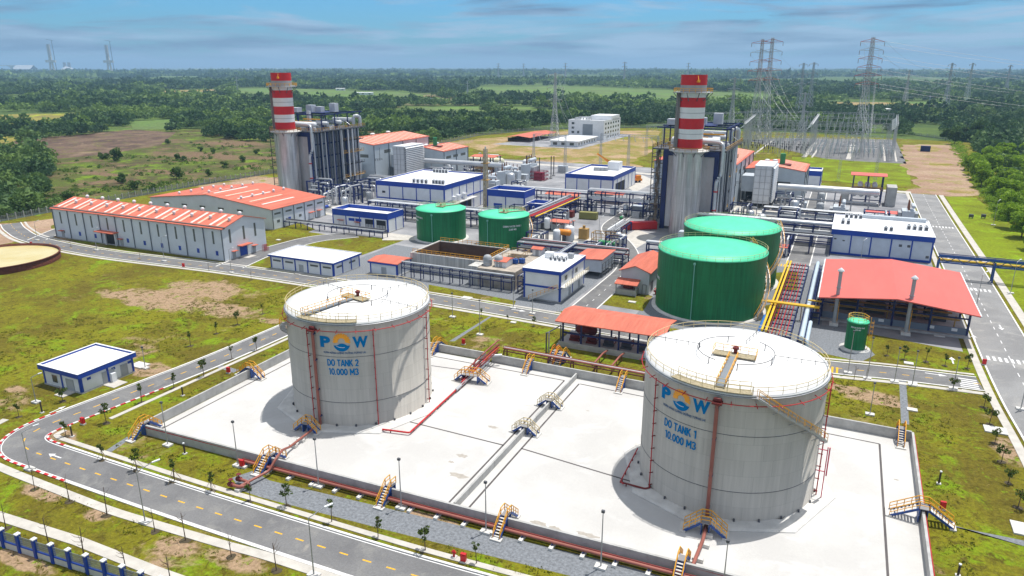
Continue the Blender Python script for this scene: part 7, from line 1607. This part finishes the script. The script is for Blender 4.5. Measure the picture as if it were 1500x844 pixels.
rows = [
 ('between the near road and its outer pavement', 'young trees along the outer side of the near road', 'bare', [(51,717),(102,735),(157,755),(227,779),(272,792),(339,816),(405,836)], 4.0),
 ('in the lowest row above the blue fence', 'young trees above the blue fence', 'bare', [(9,775),(72,800),(124,821),(186,842),(252,862)], 4.4),
 ('between the near road and the gravel path', 'young trees between near road and gravel path', 'leafy', [(367,734),(420,742),(486,765),(554,787),(623,807),(698,826)], 3.8),
 ('on the lawn outside the near bund wall, left part', 'young trees on the lawn outside the near bund wall', 'leafy', [(151,674),(201,689),(256,705),(310,720)], 3.9),
 ('between the left road and the bund wall', 'young trees along the inner side of the left road', 'leafy', [(97,640),(156,620),(208,590),(255,569),(299,552),(340,527),(376,513)], 4.0),
 ('on the outer side of the left road', 'young trees on the outer side of the left road', 'leafy', [(28,611),(92,588),(279,507),(317,489),(348,476),(385,460)], 3.6),
 ('in front of the open red roofed shed', 'young trees in front of the open shed', 'leafy', [(1299,521),(1324,527),(1356,530),(1384,536),(1417,540)], 3.4),
 ('on the lawn at the right edge', 'young trees on the lawn at the right edge', 'full', [(1396,571),(1441,597),(1449,622),(1457,650),(1467,677),(1477,708),(1491,744)], 3.6),
 ('on the cross road right of tank 1', 'young trees on the near side of the cross road', 'bare', [(1268,557),(1251,556)], 3.0),
 ('between the main road and far bund wall', 'young trees between main road and far bund wall', 'leafy', [(744,472),(782,478),(705,466)], 2.6),
 ('along the verge below the long warehouse', 'young trees below the long warehouse', 'bare', [(205,380),(306,397),(368,410),(104,362)], 2.8)]
for lab, grp, kind, pts, h in rows:
    for i, (px, py) in enumerate(pts):
        kk = kind if not (grp.startswith('young trees on the outer side of the left') and i in (1,)) else 'full'
        sapling((ORD[i]+' sapling from the left ' if grp != 'young trees on the lawn at the right edge' else ORD[i]+' sapling from the back ')+lab, px, py, h*(.9+.25*((i*37)%5)/5), grp, kk, grp.startswith('young trees on the lawn outside'), i)
# stand of bright trees at the right edge
BC = [make_crown('crown', 60+i, 5.0, 4.2, 9.6, 15, 2600, .50, LF_BRIGHT, .25, 1.1) for i in range(3)]; BT = [trunk_mesh('trunk', 70+i, 7.5, .28, 5, 3) for i in range(3)]
DC = [make_crown('crown', 80+i, 4.6, 3.4, 8.6, 13, 1900, .52, LF_DARK, 0, 1) for i in range(3)]
def tree(label, u, v, s, cm, tm, grp, name='tree', rot=0):
    t = thing(name, label, 'tree', (u, v, 0), grp, rot); t.scale = (s, s, s*(.9+.2*((int(abs(u*7)))%5)/5)); part(t, 'trunk', tm, None); part(t, 'crown', cm, None); return t
rn = random.Random(5); k = 0
edge = [(1418,250),(1432,265),(1450,285),(1470,308),(1490,335),(1512,365)]
cols = []
for j in range(6):
    for i in range(11):
        f = i/10*5; a = int(min(f,4)); g = f-a; px = edge[a][0]+(edge[a+1][0]-edge[a][0])*g+j*27; py = edge[a][1]+(edge[a+1][1]-edge[a][1])*g-j*8
        u, v = UV(px, py); u += rn.uniform(-1.5,1.5); v += rn.uniform(-2.5,2.5); xs = W(u, v)
        if 750+F*xs[0]/(xs[1]*_c+H*_s) > 1560: continue
        cols.append((u, v, i, j))
for (u, v, i, j) in cols:
    tree(('bright green broad-leaved tree in the outermost row facing the dirt track, ' if j == 0 else ORD[j]+' row of the bright green stand behind the dirt track, ')+ORD[i]+' from the back', u, v, rn.uniform(.85,1.25), BC[(i+j)%3], BT[i%3], 'bright green stand of trees at the right edge', rot=rn.uniform(0,6))
for i, (px, py, s) in enumerate(((1398,212,1.3),(1385,206,1.1),(1408,205,1.4),(1428,206,1.5),(1446,205,1.5),(1462,212,1.3),(1434,196,1.4))):
    tree('dark green tree at the far end of the bright stand, '+ORD[i]+' of its clump', *UV(px,py), s, DC[i%3], BT[i%3], 'dark trees at the far end of the bright stand', rot=i)
# single trees and bushes one can tell apart in the scrub on the left
SB = [make_crown('crown', 90+i, 3.4, 1.4, 4.6, 9, 700, .42, LF_DARK, 0, 1) for i in range(3)]
ST_ = [trunk_mesh('trunk', 95, 3.2, .18, 4, 1.6)]
bush = [(171,236,1.5),(158,233,.8),(150,234,.8),(148,232,.7),(259,262,1.2),(295,222,.7),(260,235,.8),(270,236,.7),(375,226,.8),(313,225,.7),(245,211,.8),(55,303,1.3),(100,297,1.1),(180,268,1.0),(196,278,.9),(226,290-8,.8),(305,258,.7),(330,245,.8),(355,238,.8),(22,235,1.3),(38,232,1.4),(55,231,1.4),(72,232,1.2)]
for i, (px, py, s) in enumerate(bush):
    where = 'on open ground above the long warehouse' if 140 < px < 320 and py < 270 else ('close to the boundary fence behind the warehouses' if py >= 270 or px > 320 else 'at the left edge beside the ploughed field')
    tree(('bushy dark tree ' if s > 1 else 'small dark bush ')+where, *UV(px,py), s, SB[i%3], ST_[0], ('bushy trees ' if s > 1 else 'small bushes ')+where, 'bush' if s <= 1 else 'tree', i)
# ------------------------------------------------------------------ woodland that reads as one mass
def in_poly(x, y, P):
    c = np.zeros(len(x), bool); n = len(P)
    for i in range(n):
        x1, y1 = P[i]; x2, y2 = P[(i+1)%n]
        c ^= ((y1 > y) != (y2 > y)) & (x < (x2-x1)*(y-y1)/(y2-y1+1e-12)+x1)
    return c
def vnoise(x, y, s, seed):                    # smooth value noise
    r = np.random.default_rng(seed).uniform(size=(257,257)); X, Y = (x/s)%256, (y/s)%256; i, j = X.astype(int), Y.astype(int); f, g = X-i, Y-j; f = f*f*(3-2*f); g = g*g*(3-2*g)
    return r[i,j]*(1-f)*(1-g)+r[i+1,j]*f*(1-g)+r[i,j+1]*(1-f)*g+r[i+1,j+1]*f*g
def to_px(u, v, z=0):
    X = u*CA-v*SA; Y = u*SA+v*CA; fw = Y*_c-(z-H)*_s; up = Y*_s+(z-H)*_c; return 750+F*X/fw, 422-F*up/fw
FIELDS_PX = [  # open ground seen on the photo
 [(-60,222),(0,214),(60,206),(190,189),(258,194),(300,200),(430,214),(420,252),(300,272),(150,299),(62,304),(66,270),(84,240),(60,222)],
 [(-300,170),(30,167),(140,166),(160,172),(60,186),(-300,190)], [(190,178),(254,175),(264,189),(195,191)], [(345,129),(400,128.5),(600,135),(665,146),(520,150),(350,147)],
 [(700,127),(820,125),(1120,137),(1200,150),(1100,154),(850,148),(760,141),(660,146)], [(232,132),(320,130.5),(345,138),(240,143.5)], [(1180,150),(1300,150),(1395,156),(1260,161),(1180,156)],
 [(560,163),(600,155),(700,158),(720,163),(650,168)], [(0,116),(270,113),(400,116),(300,119),(0,120)], [(560,113),(900,110),(980,114),(700,118)], [(1000,118),(1300,112),(1560,118),(1200,124)],
 [(-300,196),(20,200),(42,204),(10,211),(-300,216)], [(650,225),(800,183),(1000,184),(1380,204),(1410,240),(1460,330),(1700,520),(600,400)], [(1300,168),(1400,166),(1560,176),(1560,182),(1400,174),(1300,172)], [(1330,186),(1380,184),(1380,200),(1330,196)]]
WATER_PX = [(-300,104.6),(205,104.4),(215,97.2),(-300,97.2)]
def woods(name, d0, d1, n, size, nl, lsz, seed, thresh, kind, band=1.0, hh=1.0, cap_ground=True):
    rng = np.random.default_rng(seed); r = np.sqrt(rng.uniform(d0**2, d1**2, n)); a = rng.uniform(-.70, .70, n); X = r*np.sin(a); Y = r*np.cos(a)
    u = X*CA+Y*SA; v = -X*SA+Y*CA; px, py = to_px(u, v); ok = ~in_poly(u, v, SITE) & (px > -60) & (px < 1560) & ~in_poly(px, py, WATER_PX)
    for P in FIELDS_PX+FAR_F: ok &= ~in_poly(px, py, P)
    # hedges and gaps: stretched noise keeps belts running across the view
    nz = .6*vnoise(X+9000, Y*2.6+9000, size*9, seed)+.4*vnoise(X+5000, Y*1.5+7000, size*3.2, seed+1)
    ok &= (nz > thresh) & ((py < 322) | (px < 200))
    X, Y, nz = X[ok], Y[ok], nz[ok]; m_ = len(X)
    s = size*np.clip(np.exp(rng.normal(0,.33,m_)),.5,1.9)*.48; ht = s*rng.uniform(.8,1.7,m_)*hh
    tone = np.clip((vnoise(X+3000, Y*2.2+3000, size*12, seed+2)-.5)*2.4+.36+rng.normal(0,.16,m_), 0, 1)
    k = np.repeat(np.arange(m_), nl); N2 = len(k); d = rng.normal(size=(N2,3)); d /= np.linalg.norm(d,axis=1)[:,None]; d[:,2] = np.abs(d[:,2])*1.0-.18
    lob = rng.uniform(.72,1.06,N2)[:,None]; P = np.stack([X[k], Y[k], ht[k]*.55],1)+d*lob*np.stack([s[k],s[k],ht[k]*.75],1)
    T = leaves(P, s[k]*lsz*rng.uniform(.6,1.4,N2), rng); tn = np.clip(tone[k]*.75+rng.uniform(0,.25,N2),0,1)
    o = bpy.data.objects.new(name, tri_mesh(name, T, tn, LF_WOOD)); col.objects.link(o); o['kind'] = 'stuff'; print(name, m_, N2); return o
woods('woodland', 300, 620, 9000, 6.5, 110, .20, 100, .30, 0)
woods('woodland', 600, 1150, 20000, 8.5, 62, .25, 110, .40, 0)
woods('woodland', 1100, 2200, 36000, 12, 34, .30, 120, .49, 0)
woods('woodland', 2100, 4200, 36000, 20, 20, .40, 130, .51, 0, hh=.7)
woods('woodland', 4000, 9000, 36000, 42, 14, .50, 140, .48, 0, hh=.42)
rng = np.random.default_rng(160); n = 2600; px = rng.uniform(-10, 430, n); py = rng.uniform(196, 330, n); q = np.array([UV(a, b) for a, b in zip(px, py)]); u, v = q[:,0], q[:,1]
X = u*CA-v*SA; Y = u*SA+v*CA; fz = vnoise(X+4000, Y+4000, 22, 7)*.6+vnoise(X+4000,Y+4000,7,8)*.4
ok = ~in_poly(u, v, SITE) & (u < -318) & (fz > .52) & ~in_poly(px, py, [(-60,208),(190,190),(262,196),(300,230),(160,228),(60,238),(-60,242)]); X, Y = X[ok], Y[ok]; m_ = len(X)
s = rng.uniform(.7,2.2,m_); k = np.repeat(np.arange(m_), 46); d = rng.normal(size=(len(k),3)); d /= np.linalg.norm(d,axis=1)[:,None]; d[:,2] = np.abs(d[:,2])
P = np.stack([X[k],Y[k],np.zeros(len(k))],1)+d*rng.uniform(.5,1,(len(k),1))*np.stack([s[k],s[k],s[k]*.9],1)
o = bpy.data.objects.new('scrub', tri_mesh('scrub', leaves(P, .26*rng.uniform(.7,1.5,len(k)), rng), np.clip(rng.uniform(0,1,m_)[k]*.7+rng.uniform(0,.3,len(k)),0,1), leaf_mat('scrub_leaves', (.025,.06,.012), (.14,.25,.02), .25))); col.objects.link(o); o['kind'] = 'stuff'
# rank weeds along the right of the dirt track
rng = np.random.default_rng(170); n = 900; f = rng.uniform(0,1,n); px = 1392+f*75+rng.normal(0,5,n)+rng.uniform(0,10,n); py = 205+f*120; q = np.array([UV(a, b) for a, b in zip(px, py)]); X = q[:,0]*CA-q[:,1]*SA; Y = q[:,0]*SA+q[:,1]*CA
s = rng.uniform(.5,1.7,n); k = np.repeat(np.arange(n), 30); d = rng.normal(size=(len(k),3)); d /= np.linalg.norm(d,axis=1)[:,None]; d[:,2] = np.abs(d[:,2])
P = np.stack([X[k],Y[k],np.zeros(len(k))],1)+d*s[k][:,None]*rng.uniform(.5,1,(len(k),1))
o = bpy.data.objects.new('weeds', tri_mesh('weeds', leaves(P, .24*rng.uniform(.7,1.5,len(k)), rng), rng.uniform(0,1,len(k)), LF_BRIGHT)); col.objects.link(o); o['kind'] = 'stuff'
# grass tufts roughening the near lawns
rng = np.random.default_rng(180); n = 26000; r = np.sqrt(rng.uniform(70**2, 200**2, n)); a = rng.uniform(-.68,.68,n); X = r*np.sin(a); Y = r*np.cos(a); u = X*CA+Y*SA; v = -X*SA+Y*CA
fz = vnoise(X+4000, Y+4000, 6, 9)*.5+vnoise(X+4000,Y+4000,1.8,10)*.5; px, py = to_px(u, v)
ok = (fz > .5) & ~((u > -105) & (u < 16.5) & (v > 70) & (v < 130)) & ~((v > 55) & (v < 67.5)) & ~((v > 47) & (v < 52.5)) & ~((u < -110) & (u > -125)) & ~((v > 147) & (v < 164)) & ~((u > 22) & (v > 60) & (u < 45)) & (v < 190) & ~((v > 160) & (u > -140) & (u < 0)) & ~((u > -141) & (u < -124) & (v > 76) & (v < 93)) & ~((v>160)&(u>-270))
for P in ([(340,700),(370,690),(395,704),(640,762),(920,830),(1040,865),(1000,880),(860,850),(560,775),(380,728)], [(1313,556),(1330,557),(1336,622),(1316,620)], [(1180,476),(1240,478),(1282,520),(1262,530),(1180,512)], [(716,460),(726,463),(670,500),(655,500)], [(817,445),(1000,470),(960,560),(815,520)], [(1200,440),(1450,440),(1450,500),(1200,480)], [(0,400),(95,370),(95,410),(0,420)]): ok &= ~in_poly(px, py, P)
X, Y, fz = X[ok], Y[ok], fz[ok]; n = len(X); k = np.repeat(np.arange(n), 7); N2 = len(k); base = np.stack([X[k]+rng.normal(0,.22,N2), Y[k]+rng.normal(0,.22,N2), np.full(N2,.02)],1); hgt = rng.uniform(.08,.26,N2); wv = rng.normal(size=(N2,2))*.07
T = np.stack([base+np.stack([wv[:,0],wv[:,1],0*hgt],1), base-np.stack([wv[:,0],wv[:,1],0*hgt],1), base+np.stack([rng.normal(0,.07,N2),rng.normal(0,.07,N2),hgt],1)],1)
o = bpy.data.objects.new('grass_tufts', tri_mesh('grass_tufts', T, rng.uniform(0,1,N2), leaf_mat('tuft', (.09,.085,.012), (.20,.24,.02), .3))); col.objects.link(o); o['kind'] = 'stuff'
# ------------------------------------------------------------------ the far distance
def facade(label, px, py, w, d, h, m=WHITE, name='distant_building', cat='building', grp=None, roof=None, rise=0.0):
    u, v = UV(px, py); t = thing(name, label, cat, (u, v, -.3), grp, .5)
    part(t, 'wall', MB().box(-w/2,w/2,-d/2,d/2,0,h), m); part(t, 'roof', MB().gable(w/2,d/2,h,rise or h*.12,.4,.8,'x'), roof or ROOFW)
    q = MB()
    for k in range(max(2,int(w/18))): x = -w/2+(k+.5)*w/max(2,int(w/18)); part(t, 'window', MB().box(x-2,x+2,-d/2-.12,-d/2,h*.35,h*.7), GLASS) if w < 90 else None
    return t
sheet('river', [UV(*p) for p in [(-60,104.2),(60,104.4),(110,103.8),(190,103.4),(205,101.6),(190,99.8),(-60,99.8)]], -.29+.235, mat('river_water',(.10,.16,.19),.22,var=.1,scale=.002))
for px, py, w, lab in ((372,104,420,'long white warehouse roofs on the far skyline left of the left chimney'),(290,103.3,90,'white depot shed on the far skyline, left one'),(325,103.6,130,'white depot shed on the far skyline, middle one'),(400,103.8,190,'white depot shed on the far skyline behind the left chimney')): facade(lab, px, py, w, 60, 22, mat('far_white',(.72,.75,.78),.6))
rn = random.Random(9)
for k, (px, py) in enumerate(((499,132.5),(539,132),(558,131.5),(527,139),(537,139),(532,146.5),(476,110),(520,114),(640,127),(655,126),(600,115),(1035,128),(628,145),(980,112),(1290,160),(1300,165))):
    facade('small pale house among the fields and hedges of the middle distance', px, py, rn.uniform(16,30), 12, 5, mat('far_white',(.72,.75,.78)), 'farmhouse', 'house', 'small pale houses in the middle distance', rn.choice((ROOFW, ROOFW, mat('far_tile',(.35,.16,.10),.8))))
facade('small pale blue roofed building at the right edge beyond the bright trees', 1498, 222, 14, 9, 4, WHITE, 'house', 'house', None, mat('pale_blue_roof',(.42,.60,.62),.6), .8)
for k in range(46):
    px = rn.choice((rn.uniform(180,330), rn.uniform(930,1180), rn.uniform(1180,1490), rn.uniform(600,900))); h = rn.uniform(18,62)
    u, v = UV(px, rn.uniform(99.2,100.6)); t = thing('town_building', 'faint block of the distant town standing along the skyline', 'building', (u, v, 0), 'distant town blocks', rn.uniform(-.4,.4))
    w = rn.uniform(30,110); part(t, 'wall', MB().box(-w/2,w/2,-20,20,0,h), mat('town_grey',(.42,.45,.48),.8)); part(t, 'roof_house', MB().box(-w/6,w/6,-8,8,h,h+5), mat('town_grey',(.42,.45,.48)))
# cable-stayed bridge towers under construction, crane and cement works by the river
for px, yb, yt, lab in ((78,110,65,'left of two tall bridge pylons under construction at the far river'),(162,110,66,'right of two tall bridge pylons under construction at the far river')):
    u, v = UV(px, yb); X, Y = W(u, v); rz = (-_s+(422-yt)/F*_c)/(_c+(422-yt)/F*_s); hh = H+Y*rz; t = thing('bridge_tower', lab, 'bridge tower', (u, v, 0), None, .4)
    sw = hh*.05; part(t, 'leg', MB().bar((-sw*1.5,0,0),(-sw*.4,0,hh*.6),sw*.9), CONCL); part(t, 'leg', MB().bar((sw*1.5,0,0),(sw*.4,0,hh*.6),sw*.9), CONCL); part(t, 'upper_shaft', MB().bar((0,0,hh*.58),(0,0,hh),sw*1.5), CONC); part(t, 'deck_segment', MB().bar((-hh*.17,0,hh*.45),(hh*.17,0,hh*.45),sw*1.2,sw*1.6), CONCL)
    part(t, 'tower_crane', MB().bar((sw*3,0,0),(sw*3,0,hh*1.12),sw*.25).bar((sw*3+hh*.06,0,hh*1.12),(sw*3-hh*.18,0,hh*1.16),sw*.2), DGREY)
u, v = UV(18,105); t = thing('approach_viaduct', 'end of an unfinished bridge deck on a hammerhead pier at the far left', 'bridge', (u,v,0), None, .42); part(t, 'pier', MB().box(-14,14,-10,10,0,62), CONCL); part(t, 'deck', MB().bar((-260,0,70),(240,0,62),30,9), CONCL); part(t, 'hammerhead', MB().box(-34,34,-12,12,54,64), CONCL)
u, v = UV(100,106); t = thing('cement_works', 'hazy cement works with twin dark silos at the far left', 'factory', (u,v,0), None, .4); part(t, 'hall', MB().prism([(-70,-30),(70,-30),(70,30),(-70,30)],0,26), MATS['town_grey']); part(t, 'heap_roof', MB().lathe(0,0,[(75,20),(20,58),(.1,60)],20), MATS['town_grey'])
for x in (-24,22): part(t, 'silo', MB().cyl(x,0,26,96,15,16), GREY)
u, v = UV(38,106); t = thing('storage_dome', 'pale hazy storage shed beside the cement works', 'factory', (u,v,0), None, .4); part(t, 'roof', MB().gable(90,60,30,38,2,3,'x'), MATS['town_grey']); part(t, 'wall', MB().box(-90,90,-58,58,0,30), MATS['town_grey'])
for px in (200,212,222,242): 
    u, v = UV(px,100.5); t = thing('radio_mast', 'thin faint mast on the skyline right of the bridge pylons', 'mast', (u,v,0), 'thin faint masts'); part(t, 'mast', MB().bar((0,0,0),(0,0,rn.uniform(90,170)),4), DGREY); part(t, 'antenna', MB().bar((-5,0,88),(5,0,88),3), DGREY)
# ------------------------------------------------------------------ the hazy air
hz = bpy.data.materials.new('haze_air'); hz.use_nodes = True; n_ = hz.node_tree; n_.nodes.remove(n_.nodes['Principled BSDF']); pv = n_.nodes.new('ShaderNodeVolumePrincipled')
pv.inputs['Color'].default_value = (0.45, 0.72, 1.0, 1); pv.inputs['Density'].default_value = 0.00010; pv.inputs['Anisotropy'].default_value = 0.1; n_.links.new(pv.outputs[0], n_.nodes['Material Output'].inputs['Volume'])
mb = MB(); mb.box(-27000,27000,-27000,27000,-1.35,275); o = struct('haze', mb, hz, 'stuff')
bpy.context.view_layer.update()
# look-alikes that share a description are told apart by their place in the picture
same = {}
for o in list(col.objects):
    if o.parent is None and o.get('label'): same.setdefault(o['label'], []).append(o)
for lab, os_ in same.items():
    if 2 <= len(os_) <= 20:
        for k, o in enumerate(sorted(os_, key=lambda o: o.matrix_world.translation.x/max(1, o.matrix_world.translation.y))): o['label'] = lab+', '+ORD[k]+' from the left'
